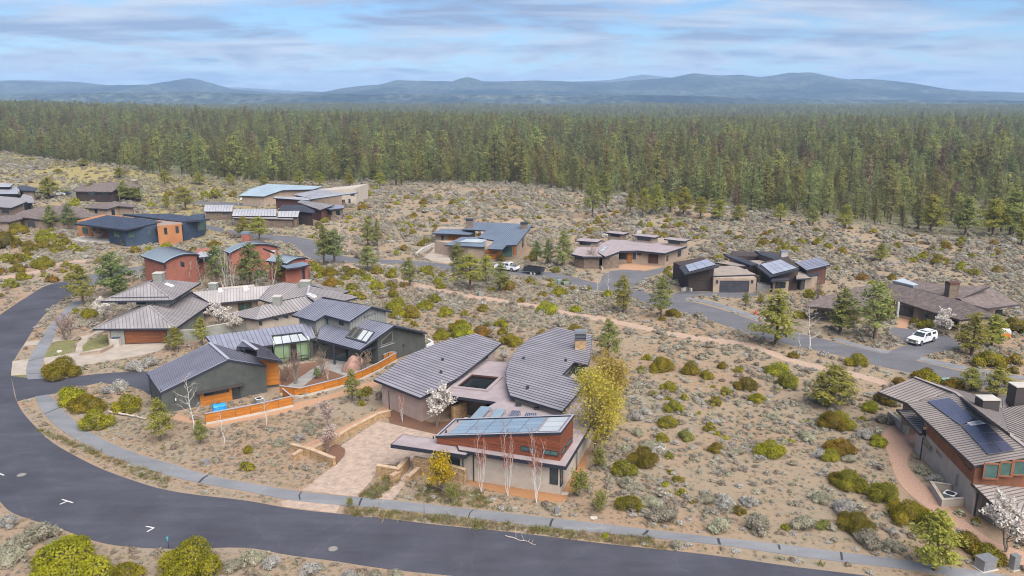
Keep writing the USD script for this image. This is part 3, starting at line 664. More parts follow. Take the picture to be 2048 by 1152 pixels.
def boards(name, ca, cb, mortar, rh=0.14, bw=2.6, rough=0.6):
    """Horizontal timber boards: courses level, tone changing from board to board."""
    return usdkit.material(stage, L + name, {
        'g': ('geometry', {}), 'sp': ('separate_xyz', {}), 'ad': ('math', {'math_type': 'add'}), 'cb': ('combine_xyz', {'z': 0.0}),
        'b': ('brick_texture', {'color1': ca, 'color2': cb, 'mortar': mortar, 'scale': 1.0, 'mortar_size': 0.010, 'mortar_smooth': 0.3, 'bias': 0.0, 'brick_width': bw, 'row_height': rh}),
        'mp': ('mapping', {'scale': (0.5, 0.5, 9.0)}), 'n': ('noise_texture', {'scale': 1.6, 'detail': 5.0}), 'r': ('rgb_ramp', {'ramp': [(0.3, (0.72, 0.70, 0.68)), (0.7, (1.2, 1.2, 1.2))]}),
        'm': ('mix', {'mix_type': 'multiply', 'fac': 1.0}), 'o': ('object_info', {}), 'om': ('map_range', {'to_min': 0.90, 'to_max': 1.12}), 'h': ('hsv', {}), 'p': ('principled_bsdf', {'roughness': rough}), 'bp': ('bump', {'strength': 0.4, 'distance': 0.02})},
        [('g.position', 'sp.vector'), ('sp.x', 'ad.value1'), ('sp.y', 'ad.value2'), ('ad.value', 'cb.x'), ('sp.z', 'cb.y'), ('cb.vector', 'b.vector'), ('g.position', 'mp.vector'), ('mp.vector', 'n.vector'), ('n.fac', 'r.fac'),
         ('b.color', 'm.color1'), ('r.color', 'm.color2'), ('o.random', 'om.value'), ('om.result', 'h.value'), ('m.color', 'h.color'), ('h.color', 'p.base_color'), ('b.color', 'bp.height'), ('bp.normal', 'p.normal')], surface='p.BSDF')


M['cedar_red'] = boards('red_cedar_boards', (0.215, 0.060, 0.024), (0.150, 0.040, 0.018), (0.045, 0.016, 0.010))
M['cedar_orange'] = boards('orange_cedar_boards', (0.420, 0.150, 0.016), (0.320, 0.108, 0.012), (0.09, 0.035, 0.010), rh=0.16)
M['cedar_garage'] = boards('garage_cedar_boards', (0.210, 0.068, 0.022), (0.150, 0.045, 0.016), (0.05, 0.018, 0.010), rh=0.18)
M['rust'] = mat('rust_wall', (0.235, 0.090, 0.042), (0.170, 0.066, 0.034), 1.2, 0.85, stretch=(1, 1, .3))
M['battens'] = mat('grey_batten_wall', (0.235, 0.235, 0.225), (0.20, 0.20, 0.195), 0.8)
M['stone'] = brickmat('ledge_stone', (0.42, 0.29, 0.16), (0.28, 0.175, 0.095), (0.13, 0.085, 0.055), 0.50, 0.17, ms=0.014, vertical=True, bump=0.8)
M['stone_brown'] = brickmat('brown_stone', (0.20, 0.15, 0.115), (0.13, 0.10, 0.08), (0.07, 0.055, 0.045), 0.5, 0.2, ms=0.014, vertical=True, bump=0.8)
M['shingle'] = brickmat('roof_shingle', (0.165, 0.130, 0.120), (0.105, 0.088, 0.086), (0.06, 0.05, 0.05), 0.55, 0.26, ms=0.012, rot=0.5, bump=0.3)
M['capstone'] = mat('cap_stone', (0.42, 0.30, 0.20), (0.32, 0.22, 0.15), 1.5, 0.9, rnd=0.12)
M['glass'] = mat('dark_glass', (0.020, 0.026, 0.030), (0.035, 0.045, 0.050), 0.5, 0.06, spec=0.8)
M['glass_green'] = mat('green_glass', (0.040, 0.085, 0.080), (0.07, 0.13, 0.115), 0.35, 0.06, spec=0.8)
M['pane'] = usdkit.material(stage, L + 'clear_pane', {'f': ('fresnel', {'IOR': 1.6}), 'tr': ('transparent_bsdf', {'color': (0.93, 0.97, 0.94)}), 'gl': ('glossy_bsdf', {'roughness': 0.03, 'color': (0.95, 0.97, 1.0)}), 'm': ('mix_closure', {})}, [('f.fac', 'm.fac'), ('tr.BSDF', 'm.closure1'), ('gl.BSDF', 'm.closure2')], surface='m.closure')


def solarmat(name, c1, c2, rot=0.0, rough=0.12):
    return usdkit.material(stage, L + name, {'tc': ('geometry', {}), 'n': ('noise_texture', {'scale': 0.4, 'detail': 2.0}), 'r': ('rgb_ramp', {'ramp': [(0.3, c1), (0.7, c2)]}), 'o': ('object_info', {}), 'om': ('map_range', {'to_min': 0.9, 'to_max': 1.1}), 'h': ('hsv', {}),
                           'p': ('principled_bsdf', {'roughness': rough, 'specular_ior_level': 0.6, 'coat_weight': 0.3})}, [('tc.position', 'n.vector'), ('n.fac', 'r.fac'), ('r.color', 'h.color'), ('o.random', 'om.value'), ('om.result', 'h.value'), ('h.color', 'p.base_color')], surface='p.BSDF')


M['solar'] = solarmat('solar_cells', (0.165, 0.220, 0.270), (0.200, 0.255, 0.300))
M['solar_grey'] = solarmat('grey_solar_cells', (0.25, 0.265, 0.315), (0.30, 0.31, 0.36))
M['solar_dark'] = solarmat('dark_solar_cells', (0.060, 0.064, 0.105), (0.078, 0.080, 0.125), rough=0.25)
M['solar_white'] = solarmat('pale_solar_cells', (0.36, 0.38, 0.39), (0.42, 0.44, 0.44), rough=0.3)


class House:
    def __init__(self, name, label, base, cat_='house'):
        self.b = np.array([base[0], base[1], 0.0])
        self.t = thing(name, label, cat_, self.b)
        self.foot = []

    def add(self, name, mesh, m, parent=None, label=None, smooth=False):
        if isinstance(mesh, list):
            mesh = cat_meshes(mesh)
        v, f = mesh
        return obj(name, (np.asarray(v) - self.b, f), M[m] if isinstance(m, str) else m, parent or self.t, smooth, label)

    def roof(self, poly, anchors, seam=None, gap=0.45, top='roof_mauve', edge='fascia', seamm='seam', thick=0.28, name='roof', panels=True, plan=False, zf=None, sw=0.07, label=None, cut=None, keep=True):
        """A roof plane: poly in photograph points laid on the plane through three (u, v, z) anchors. Standing seam panels run along seam (two points)."""
        if zf is None:
            A, B, C = (at(*a) for a in anchors)
            n = np.cross(B - A, C - A)
            zf = plane_fn(A, B, C)
            put = lambda u, v: on_plane(u, v, A, n)
        pg = Polygon(poly if plan else [put(*p)[:2] for p in poly]).buffer(0)
        if cut is not None:
            pg = pg.difference(cut)
        r = self.add(name, slab(pg, lambda x, y: zf(x, y), lambda x, y: zf(x, y) - thick), edge, label=label)
        if keep:
            self.foot.append(pg)
        if seam is None:
            inner = pg.buffer(-0.06)
            self.add('roof_covering', slab(inner, lambda x, y: zf(x, y) + 0.02, lambda x, y: zf(x, y) - 0.01), top, r)
            return pg, zf, r
        s = np.array(seam[1] if plan else put(*seam[1]))[:2] - np.array(seam[0] if plan else put(*seam[0]))[:2]
        s /= np.linalg.norm(s); p = np.array([-s[1], s[0]])
        inner = pg.buffer(-0.05)
        c = np.array(inner.exterior.coords if inner.geom_type == 'Polygon' else np.vstack([g.exterior.coords for g in inner.geoms]))
        a0, a1, t0, t1 = (c @ s).min() - 1, (c @ s).max() + 1, (c @ p).min(), (c @ p).max()
        k = max(1, int(round((t1 - t0) / gap))); ed = np.linspace(t0, t1, k + 1)
        ms, ribs = [], []
        for e0, e1 in zip(ed[:-1], ed[1:]):
            band = Polygon([s * a0 + p * (e0 + .004), s * a1 + p * (e0 + .004), s * a1 + p * (e1 - .004), s * a0 + p * (e1 - .004)])
            g = inner.intersection(band)
            if g.area < 0.02:
                continue
            m = slab(g, lambda x, y: zf(x, y) + 0.022, lambda x, y: zf(x, y) - 0.01)
            if panels:
                self.add('roof_panel', m, top, r)
            else:
                ms.append(m)
        if ms:
            self.add('roof_covering', ms, top, r)
        for e in ed[1:-1]:
            ln = LineString([s * a0 + p * e, s * a1 + p * e]).intersection(inner)
            for l in getattr(ln, 'geoms', [ln]):
                if l.geom_type == 'LineString' and l.length > 0.1:
                    q = l.buffer(sw * .30, cap_style='flat').segmentize(3)
                    ribs.append(slab(q, lambda x, y: zf(x, y) + 0.075, lambda x, y: zf(x, y)))
        if ribs:
            self.add('seam', ribs, seamm, r)
        return pg, zf, r

    def ridgecap(self, a, b, m='cap', w=0.4, h=0.06, lift=0.08):
        A, B = at(*a) + [0, 0, lift], at(*b) + [0, 0, lift]
        return self.add('ridge_cap', beam(A, B, w, h), m)

    def wall(self, poly, top, m, z0=-0.3, name='wall', label=None):
        pg = poly if hasattr(poly, 'geom_type') else Polygon(poly)
        zt = flat(top) if np.ndim(top) == 0 and not callable(top) else top
        self.foot.append(pg)
        return self.add(name, slab(pg.segmentize(0.5), zt, flat(z0)), m, label=label)

    def window(self, A, B, p0, p1, frame='dark', glass='glass', mull=0, rows=0, fw=0.07, name='window', depth=0.05, label=None):
        """Window on the upright wall through plan points A and B, between two opposite corners seen at p0 and p1."""
        A, B = np.asarray(A, float)[:2], np.asarray(B, float)[:2]
        t = (B - A) / np.linalg.norm(B - A)
        n = np.array([t[1], -t[0], 0.0])
        if np.dot(n[:2], -A) < 0:
            n = -n
        P = [on_plane(u, v, np.r_[A, 0.0], n) for u, v in (p0, p1)]
        s = sorted(float((q[:2] - A) @ t) for q in P); z = sorted(float(q[2]) for q in P)
        return self.window_at(A, t, n, s, z, frame, glass, mull, rows, fw, name, depth, label)

    def window_at(self, A, t, n, s, z, frame='dark', glass='glass', mull=0, rows=0, fw=0.07, name='window', depth=0.05, label=None):
        W = lambda a, h, d: np.r_[A + t * a, h] + n * d

        def bar(a0, a1, h0, h1, d0, d1):
            bt = [W(a0, h0, d0), W(a1, h0, d0), W(a1, h0, d1), W(a0, h0, d1)]
            tp = [W(a0, h1, d0), W(a1, h1, d0), W(a1, h1, d1), W(a0, h1, d1)]
            return hexa(bt, tp)
        fr = [bar(s[0] - fw, s[1] + fw, z[1], z[1] + fw, -.03, depth), bar(s[0] - fw, s[1] + fw, z[0] - fw, z[0], -.03, depth + .03),
              bar(s[0] - fw, s[0], z[0], z[1], -.03, depth), bar(s[1], s[1] + fw, z[0], z[1], -.03, depth)]
        for k in range(1, mull + 1):
            c = s[0] + (s[1] - s[0]) * k / (mull + 1)
            fr.append(bar(c - fw * .35, c + fw * .35, z[0], z[1], -.03, depth - .005))
        for k in range(1, rows + 1):
            c = z[0] + (z[1] - z[0]) * k / (rows + 1)
            fr.append(bar(s[0], s[1], c - fw * .3, c + fw * .3, -.03, depth - .01))
        w = self.add(name, fr, frame, label=label)
        self.add('pane', bar(s[0] - .01, s[1] + .01, z[0] - .01, z[1] + .01, -.02, depth * .35), glass, w)
        return w

    def block(self, u0, u1, vb, vt, deep, m, name='chimney', capm=None, caph=0.12, base_z=0.0, over_=0.06, rot=0.0, label=None):
        """Box whose near face stands at ground distance of (u, vb) on height base_z and reaches row vt."""
        P, Q = at(u0, vb, base_z), at(u1, vb, base_z)
        w = np.linalg.norm(P - Q); c = (P + Q) / 2
        z1 = over(c, vt)
        t = self.add(name, boxm(c[0], c[1] + deep / 2, base_z - 0.6, w, deep, z1 - base_z + 0.6, rot), m, label=label)
        if capm:
            self.add('cap', boxm(c[0], c[1] + deep / 2, z1, w + 2 * over_, deep + 2 * over_, caph, rot), capm, t)
        return c, z1, t

    def rack(self, quad, rows, cols, zf, top='solar', name='solar_panel', lift=0.10, gapm=0.03):
        """Solar panels in a grid over four plan points (front left, front right, back right, back left) lying on zf."""
        q = [np.asarray(p, float)[:2] for p in quad]
        L_ = lambda a, b: (q[0] * (1 - a) + q[1] * a) * (1 - b) + (q[3] * (1 - a) + q[2] * a) * b
        for r_ in range(rows):
            for c_ in range(cols):
                e = gapm / 2
                a0, a1, b0, b1 = c_ / cols + e / cols, (c_ + 1) / cols - e / cols, r_ / rows + e / rows, (r_ + 1) / rows - e / rows
                pg = Polygon([L_(a0, b0), L_(a1, b0), L_(a1, b1), L_(a0, b1)])
                pn = self.add(name, slab(pg, lambda x, y: zf(x, y) + lift, lambda x, y: zf(x, y) + lift - 0.04), 'steel')
                self.add('cells', slab(pg.buffer(-0.018), lambda x, y: zf(x, y) + lift + 0.004, lambda x, y: zf(x, y) + lift - 0.002), top, pn)

    def pipe(self, pts, r=0.05, m='dark', name='downspout'):
        return self.add(name, tube(np.asarray(pts, float), r, 6), m)


def inset(pg, d):
    g = pg.buffer(-d, join_style='mitre')
    return max(polys(g), key=lambda k: k.area)


def under(*fs, drop=0.29, cap=99.0):
    def z(x, y):
        return np.minimum(np.minimum.reduce([f(x, y) for f in fs]) - drop, cap)
    return z


def on_z(pts, z):
    return [tuple(at(u, v, z)[:2]) for u, v in pts]


# ---------------------------------------------------------------- the curved roof house, centre
C = House('curved_roof_house', 'stucco house with two curved mauve metal roofs and solar topped red cedar box', at(1000, 930)[:2])
# left curved roof
LL = [(747, 759), (767, 746), (784, 733), (811, 713.5), (828.6, 704.6), (858, 692.8), (895, 680), (924.5, 672.9), (951, 666.5)]
LR = [(840.4, 796), (872.8, 779.9), (895, 766.6), (914, 757), (930.4, 745.0), (949.6, 729.7), (976, 708.6), (1003.5, 686.2)]
aL = [(747, 759, 3.7), (840.4, 796, 3.7), (1003.5, 686.2, 5.1)]
pL, zL, _ = C.roof(LL + LR[::-1], aL, seam=((747, 759), (840.4, 796)), gap=0.62, sw=0.11, label='left curved metal roof')
# right curved roof
RR = [(1019.9, 791.1), (1015.6, 779), (1012.1, 765), (1011.6, 744.2), (1015.6, 725.1), (1026.9, 706.9), (1041.6, 690.4), (1064.2, 673.9), (1092, 662.6), (1114.6, 654.2), (1184, 670.4), (1181.4, 712.1), (1176.2, 731.2), (1148.4, 724.6), (1125, 749.8), (1172.8, 765.9), (1125, 822.4)]
aR = [(1019.9, 791.1, 4.5), (1125, 822.4, 4.5), (1114.6, 654.2, 5.6)]
pR, zR, _ = C.roof(RR, aR, seam=((1019.9, 791.1), (1125, 822.4)), gap=0.62, sw=0.11, label='right curved metal roof with a notch')
lw = inset(pL, 0.85)
C.wall(lw, under(zL), 'stucco_pink', label='rosy stucco walls of the left wing')
C.wall(inset(pR, 0.7), under(zR), 'stucco', label='stucco walls of the right wing')
# front block
P1, P2 = at(932.6, 959.4)[:2], at(1120.6, 989.9)[:2]
fr = (P2 - P1) / np.linalg.norm(P2 - P1); bk = np.array([-fr[1], fr[0]])
ZF = 3.6
Q0 = P1 - fr * 3.6
blk = [Q0, P2, P2 + bk * 8.6, Q0 + bk * 8.6]
C.wall(blk, ZF - 0.34, 'stucco', label='pale stucco front block')
back = [P2 + bk * 8.6 - fr * 6.4, P2 + bk * 8.5 + fr * 0.0, P2 + bk * 17.5, P2 + bk * 17.5 - fr * 6.4]
C.wall(back, ZF - 0.05, 'stucco', name='wall', label='stucco wall behind the red box')
FLAT = on_z([(881.7, 789.0), (990.9, 804.2), (932.7, 838.3), (900, 858)], ZF) + [tuple(P1 - fr * .6 - bk * .6), tuple(P2 + fr * .75 - bk * .75), tuple(P2 + bk * 9.2 + fr * .75), tuple(P2 + bk * 17.9 + fr * .4)] + on_z([(1140, 740), (1013, 724), (961, 720.5), (926, 750), (900, 772)], ZF)
hole = Polygon(on_z([(915.6, 775), (944.4, 751.8), (996.8, 757), (971, 781)], ZF))
pF = Polygon(FLAT).buffer(0).difference(hole)
fr_ = C.add('flat_roof', slab(pF, flat(ZF), flat(ZF - 0.36)), 'fascia')
C.add('roof_covering', slab(pF.buffer(-0.10), flat(ZF + 0.012), flat(ZF - .1)), 'membrane', fr_)
C.foot.append(Polygon(FLAT).buffer(0))
C.add('opening_curb', slab(hole.buffer(0.5, join_style='mitre').difference(hole.buffer(0.05)), flat(ZF + 0.22), flat(ZF - .2)), 'membrane', fr_)
C.add('opening_trim', slab(hole.buffer(0.06, join_style='mitre').difference(hole), flat(ZF + 0.20), flat(ZF - .4)), 'redbrown', fr_)
hp = np.array(hole.exterior.coords)[:-1]
C.add('courtyard_glazing', slab(hole.difference(hole.buffer(-0.12)).intersection(hole), flat(ZF - 0.36), flat(0.02)), 'glass')
C.add('courtyard_floor', slab(hole, flat(0.03), flat(-.2)), 'patio')
for k in range(4):
    for f in (0.25, 0.5, 0.75):
        e0, e1 = hp[k], hp[(k + 1) % 4]
        g = e0 + (e1 - e0) * f
        ctr = hp.mean(0)
        g = g + (ctr - g) / np.linalg.norm(ctr - g) * 0.16
        C.add('mullion', boxm(g[0], g[1], 0.02, .07, .07, ZF - .4), 'dark')
# clerestory strip below the left roof
ed = [at(u, v, 4.4)[:2] for u, v in LR]
cl = np.array(lw.exterior.coords)
C.add('clerestory_frame', slab(lw.buffer(0.03).difference(lw.buffer(-0.05)).intersection(Polygon(FLAT).buffer(1.2)), lambda x, y: zL(x, y) - .42, flat(ZF + .05)), 'glass')
# red cedar box with solar roof
pz = {'fl': (873.2, 873.6, 4.25), 'fr': (1120.6, 867, 6.65), 'br': (1146.5, 832.4, 6.65)}
A, B_, C_ = (at(*pz[k]) for k in ('fl', 'fr', 'br'))
zP = plane_fn(A, B_, C_)
D_ = A[:2] + (C_[:2] - B_[:2])
pent = [A[:2], B_[:2], C_[:2], D_]
C.wall(pent, lambda x, y: zP(x, y) - 0.02, 'cedar_red', z0=ZF - .1, label='red cedar clad box')
pp = Polygon(pent)
par = C.add('parapet', slab(pp.buffer(0.10, join_style='mitre').difference(pp.buffer(-0.16, join_style='mitre')), lambda x, y: zP(x, y) + 0.16, lambda x, y: zP(x, y) - 0.12), 'fascia')
C.add('parapet_cap', slab(pp.buffer(0.08, join_style='mitre').difference(pp.buffer(-0.12, join_style='mitre')), lambda x, y: zP(x, y) + 0.185, lambda x, y: zP(x, y) + 0.155), 'cap', par)
C.add('roof_covering', slab(pp.buffer(-0.15), lambda x, y: zP(x, y) + .03, lambda x, y: zP(x, y) - .05), 'membrane')
bil = lambda a, b: (A[:2] * (1 - a) + B_[:2] * a) * (1 - b) + (D_ * (1 - a) + C_[:2] * a) * b
C.rack([bil(.085, .10), bil(.80, .10), bil(.80, .93), bil(.085, .93)], 4, 5, zP)
C.rack([bil(.815, .10), bil(.975, .10), bil(.975, .93), bil(.815, .93)], 3, 1, zP, 'solar_white')
for p0, p1, m_ in (((1042, 892.6), (1073.6, 904), 1), ((1086.8, 899.5), (1115.7, 911.0), 1)):
    C.window(A, B_, p0, p1, 'dark', 'glass_green', m_)
C.window(B_, C_, (1122.6, 909), (1130.5, 893), 'dark', 'glass_green')
C.window(B_, C_, (1133, 894), (1142.5, 876), 'dark', 'glass_green')
C.window(P1, P2, (1101.2, 927.5), (1114.6, 968), 'dark', 'glass', name='window')
C.window(P2, P2 + bk * 5, (1121.6, 930), (1125, 965), 'dark', 'glass')
C.add('roof_vent', tube([np.r_[bil(.05, .2), zP(*bil(.05, .2))], np.r_[bil(.05, .2), zP(*bil(.05, .2)) + .35]], .09), 'fascia')
C.add('roof_vent', tube([np.r_[bil(.05, .85), zP(*bil(.05, .85))], np.r_[bil(.05, .85), zP(*bil(.05, .85)) + .35]], .09), 'fascia')
# tilted racks on the flat roof behind the box
for k, (q, m_) in enumerate([([(934, 838), (958, 838.5), (982.5, 816), (962, 813.5)], 'solar'), ([(974, 838), (997, 836.5), (1011, 820.5), (991, 818.5)], 'solar'), ([(1014, 836), (1034, 835), (1041, 823.5), (1024, 822)], 'solar_dark'), ([(1046, 834.5), (1072, 833.5), (1073.5, 827.5), (1052, 827)], 'solar_dark')]):
    pts = [at(u, v, ZF + .45) for u, v in q]
    w = pts[1] - pts[0]
    pl = [pts[0] - [0, 0, .25], pts[1] - [0, 0, .25], pts[2] + [0, 0, .1], pts[3] + [0, 0, .1]]
    rk = C.add('solar_rack', [hexa([p - [0, 0, .06] for p in pl], pl)] + [beam(p * [1, 1, 0] + [0, 0, ZF], p - [0, 0, .05], .06, .06) for p in pl], 'steel')
    ncell = 1 if k < 2 else 6
    for c_ in range(ncell):
        a0, a1 = (c_ + .04) / ncell, (c_ + (.96 if k < 2 else .7)) / ncell
        g = [pl[0] + (pl[1] - pl[0]) * a0, pl[0] + (pl[1] - pl[0]) * a1, pl[3] + (pl[2] - pl[3]) * a1, pl[3] + (pl[2] - pl[3]) * a0]
        C.add('cells', hexa([p + [0, 0, .0] for p in g], [p + [0, 0, .015] for p in g]), m_, rk)
    e = pts[1] + [0.55, 0.2, 0]
    bl = C.add('ballast_block', boxm(e[0], e[1], ZF, .4, .4, .22, .4), 'white')
C.add('roof_vent', boxm(*at(1037, 812, ZF)[:2], ZF, .7, .5, .3), 'dark'); C.add('roof_vent', boxm(*at(1073, 819, ZF)[:2], ZF, .6, .5, .25), 'dark')
# canopy
CAN = on_z([(781, 889), (805, 868.5), (875, 878), (948, 894.5), (932, 911)], 3.42)
cn = C.add('canopy', slab(Polygon(CAN), flat(3.42), flat(3.02)), 'fascia')
C.foot.append(Polygon(CAN))
C.add('roof_covering', slab(Polygon(CAN).buffer(-.10), flat(3.435), flat(3.3)), 'membrane', cn)
for u, v in ((868, 924), (926.5, 960)):
    P = at(u, v); C.pipe([P, P + [0, 0, 3.1]], .07, name='post')
C.pipe([at(947.5, 963), at(947.5, 963) + [0, 0, 3.5]], .07)
C.window(Q0, P1, (888, 913), (919, 940), 'dark', 'glass', 1, name='entry_glazing')
C.pipe([at(779.3, 831) + [0, 0, .0], at(779.3, 831) + [0, 0, 3.4]], .07)
C.pipe([at(1159, 893), at(1159, 893) + [0, 0, 3.6]], .07)
C.pipe([np.r_[P2 + bk * 6 + fr * .2, 0], np.r_[P2 + bk * 6 + fr * .2, 3.3]], .06)
# entry court: gate and side walls
g0, g1 = at(932, 829)[:2], at(961, 822)[:2]
C.add('entry_gate', slab(LineString([g0, g1]).buffer(.07, cap_style='flat'), flat(2.1), flat(0)), 'redbrown')
C.add('court_wall', slab(LineString([at(905, 842)[:2], at(920, 836)[:2], g0]).buffer(.2, cap_style='flat'), flat(1.9), flat(-.2)), 'stone')
# chimney
cp = [at(1150, 705, 4.9), at(1172, 705, 4.9)]
cc = (cp[0] + cp[1]) / 2; cw = np.linalg.norm(cp[1] - cp[0])
z_ = [over(cc, v) for v in (705, 682, 668, 663)]
ch = C.add('chimney', boxm(cc[0], cc[1] + .6, z_[0] - .6, cw, 1.2, z_[1] - z_[0] + .6), 'stone', label='ledge stone chimney')
C.add('louvre_box', boxm(cc[0], cc[1] + .6, z_[1], cw * .96, 1.1, z_[2] - z_[1]), 'dark', ch)
for k in range(1, 5):
    C.add('louvre', boxm(cc[0], cc[1] + .6, z_[1] + (z_[2] - z_[1]) * k / 5, cw * .985, 1.13, .05), 'steel', ch)
C.add('cap', boxm(cc[0], cc[1] + .6, z_[2], cw * 1.04, 1.25, z_[3] - z_[2]), 'steel', ch)
for u, v, zf in ((885, 718.5, zL), (882, 741, zL), (1047, 724, zR), (1131, 730, zR), (1055, 778, zR)):
    P = at(u, v, 4.6); z0 = float(zf(P[0], P[1]))
    C.add('roof_vent', boxm(P[0], P[1], z0, .35, .3, .38), 'dark')
# glazed notch of the right wing
n0, n1, n2 = (at(u, v, 4.8)[:2] for u, v in ((1125, 749.8), (1148.4, 724.6), (1176.2, 731.2)))
C.add('notch_glazing', slab(LineString([n0 + [.1, .5], n1 + [.1, -.5]]).buffer(.05), flat(4.2), flat(.1)), 'glass')
C.add('notch_deck', slab(Polygon([n0, n1, n2, at(1165, 764, 4.8)[:2]]).buffer(-.2), flat(ZF - .9), flat(ZF - 1.1)), 'fascia')
C.add('notch_wall', slab(LineString([n1 + [.1, -.5], n2 + [-.5, -.5]]).buffer(.08), flat(4.5), flat(.1)), 'glass_green')
# ---- stone walls about the drive: each its own thing, coursed stone with separate caps
def stone_wall(pts, h, w, label, step=None, m='stone', capm='capstone', z0=-0.25, seg=1.1):
    p = G2(*pts)
    t = thing('stone_wall', label, 'wall', (p[0][0], p[0][1], 0))
    off = np.array([p[0][0], p[0][1], 0])
    ln = LineString(p)
    body = slab(ln.buffer(w / 2, cap_style='flat', join_style='mitre'), flat(h), flat(z0))
    obj('courses', (body[0] - off, body[1]), M[m], t)
    n = max(1, int(ln.length / seg))
    for k in range(n):
        from shapely.ops import substring
        sg = substring(ln, ln.length * k / n + .012, ln.length * (k + 1) / n - .012)
        c = slab(sg.buffer(w / 2 + .05, cap_style='flat', join_style='mitre'), flat(h + .09), flat(h + .002))
        obj('cap_stone', (c[0] - off, c[1]), M[capm], t)
    TAKEN.append(ln.buffer(w / 2 + .1))
    return t


stone_wall([(780, 832), (757, 838), (700, 868), (668, 888), (622, 910)], 0.75, 0.4, 'long ledge stone retaining wall along the upper edge of the paver driveway')
stone_wall([(584, 902), (622, 912), (669, 931)], 0.85, 0.4, 'short stone wall by the road end of the mulch bed')
stone_wall([(586, 922), (604, 911)], 0.7, 0.4, 'smallest stone wall stub left of the mulch bed')
stone_wall([(754, 950), (796, 957), (817, 934)], 1.15, 0.4, 'L shaped stone wall left of the entry walk')
stone_wall([(783, 966), (798, 957)], 0.8, 0.45, 'low stone end block left of the entry walk')
stone_wall([(816, 968), (838, 949)], 0.8, 0.4, 'low stone wall right of the entry walk')
stone_wall([(829, 944), (880, 955), (931, 970)], 1.75, 0.35, 'tall tan ledge stone wall below the canopy behind the yellow bush')
TAKEN += [unary_union(C.foot).buffer(.15)]

# ---------------------------------------------------------------- the dark gabled house with orange cedar, left of centre
D = House('dark_gabled_house', 'dark green stucco house with slate blue gabled metal roofs and orange cedar walls', at(440, 800)[:2])
zl = [(293, 746, 2.9), (320, 785.9, 2.9), (457, 719, 5.75)]
zr_ = [(457, 719, 5.75), (418.9, 686, 5.75), (532.6, 731, 3.9)]
p1, f1, _ = D.roof([(293, 746), (320, 785.9), (457, 719), (418.9, 686)], zl, seam=((320, 785.9), (457, 719)), gap=0.42, top='roof_slate', sw=0.10)
p2, f2, _ = D.roof([(457, 719), (532.6, 731), (513.5, 713), (427.6, 687.8), (418.9, 686)], zr_, seam=((457, 719), (532.6, 731)), gap=0.42, top='roof_slate', sw=0.05)
D.ridgecap((457, 719, 5.75), (418.9, 686, 5.75))
gf = inset(unary_union([p1.buffer(.02), p2.buffer(.02)]), 0.14)
D.wall(gf, under(f1, f2), 'stucco_dark', label='dark stucco garage walls')
# rear half gable with the cedar end
zr2 = [(471, 707, 5.2), (486, 680, 5.2), (565, 721.5, 3.5)]
cr0, cr1 = at(486, 681, 5.3), at(514, 700, 5.3)
r2 = [(486, 681, 5.3), (514, 700, 5.3), (564, 722, 3.7)]
p3, f3, _ = D.roof([(486, 681), (514, 700), (513, 713), (514.5, 713.5), (564, 722), (541, 702), (530, 693)], r2, seam=((514, 700), (564, 722)), gap=0.42, top='roof_slate', sw=0.05)
l2 = [(486, 681, 5.3), (514, 700, 5.3), (474, 697, 4.1)]
p4, f4, _ = D.roof([(486, 681), (514, 700), (495, 695), (473, 694)], l2, seam=((474, 695), (486, 681)), gap=0.42, top='roof_slate', sw=0.08)
D.ridgecap((486, 681, 5.3), (514, 700, 5.3), w=.5)
ce = [at(527, 800)[:2], at(559, 772.5)[:2]]
ced = Polygon([at(527, 771, 1.2)[:2], at(559, 770, 1.0)[:2], at(548, 745, 1.0)[:2], at(505, 750, 1.2)[:2]])
ca_, cb_ = at(524, 772, .4)[:2], at(559.5, 768.5, .4)[:2]
ct_ = (cb_ - ca_) / np.linalg.norm(cb_ - ca_); cn_ = np.array([-ct_[1], ct_[0]])
tl_, tr_ = over(ca_, 718), over(cb_, 725)
top_c = lambda x, y: np.minimum(tl_ + (tr_ - tl_) * ((np.stack([np.asarray(x), np.asarray(y)], -1) - ca_) @ ct_) / np.linalg.norm(cb_ - ca_), f3(x, y) - .2)
D.wall([ca_, cb_, cb_ + cn_ * 4.5, ca_ + cn_ * 4.5], top_c, 'cedar_orange', z0=.4, label='orange cedar end wall')
D.wall(Polygon([ca_, cb_, cb_ + cn_ * 4.5, ca_ + cn_ * 4.5]).buffer(-.12), .5, 'stucco_dark', label='dark plinth under the cedar')
# garage gable front: window, door, little roof, cedar panel
cs = np.array(gf.exterior.coords)
fA = np.array(on_z([(327, 832)], 0)[0]); fB = np.array(on_z([(528, 800)], 0)[0])
# the front wall is the edge of the footprint nearest the camera
best = None
for k in range(len(cs) - 1):
    e = cs[k + 1] - cs[k]
    if np.linalg.norm(e) > 5 and (best is None or (cs[k] + cs[k + 1])[1] < (best[0] + best[1])[1]):
        best = (cs[k], cs[k + 1])
fA, fB = sorted(best, key=lambda q: q[0])
ft = (fB - fA) / np.linalg.norm(fB - fA); fn = np.array([ft[1], -ft[0], 0.0])
if fn[1] > 0: fn = -fn
S = lambda u, v: (lambda q: (float((q[:2] - fA) @ ft), float(q[2])))(on_plane(u, v, np.r_[fA, 0.], fn))
Wd = lambda s, z, d: np.r_[fA + ft * s, z] + fn * d


def facebox(H_, s0, s1, z0, z1, d0, d1, m, name, parent=None, W=None, label=None):
    W = W or Wd
    return H_.add(name, hexa([W(s0, z0, d0), W(s1, z0, d0), W(s1, z0, d1), W(s0, z0, d1)], [W(s0, z1, d0), W(s1, z1, d0), W(s1, z1, d1), W(s0, z1, d1)]), m, parent, label)


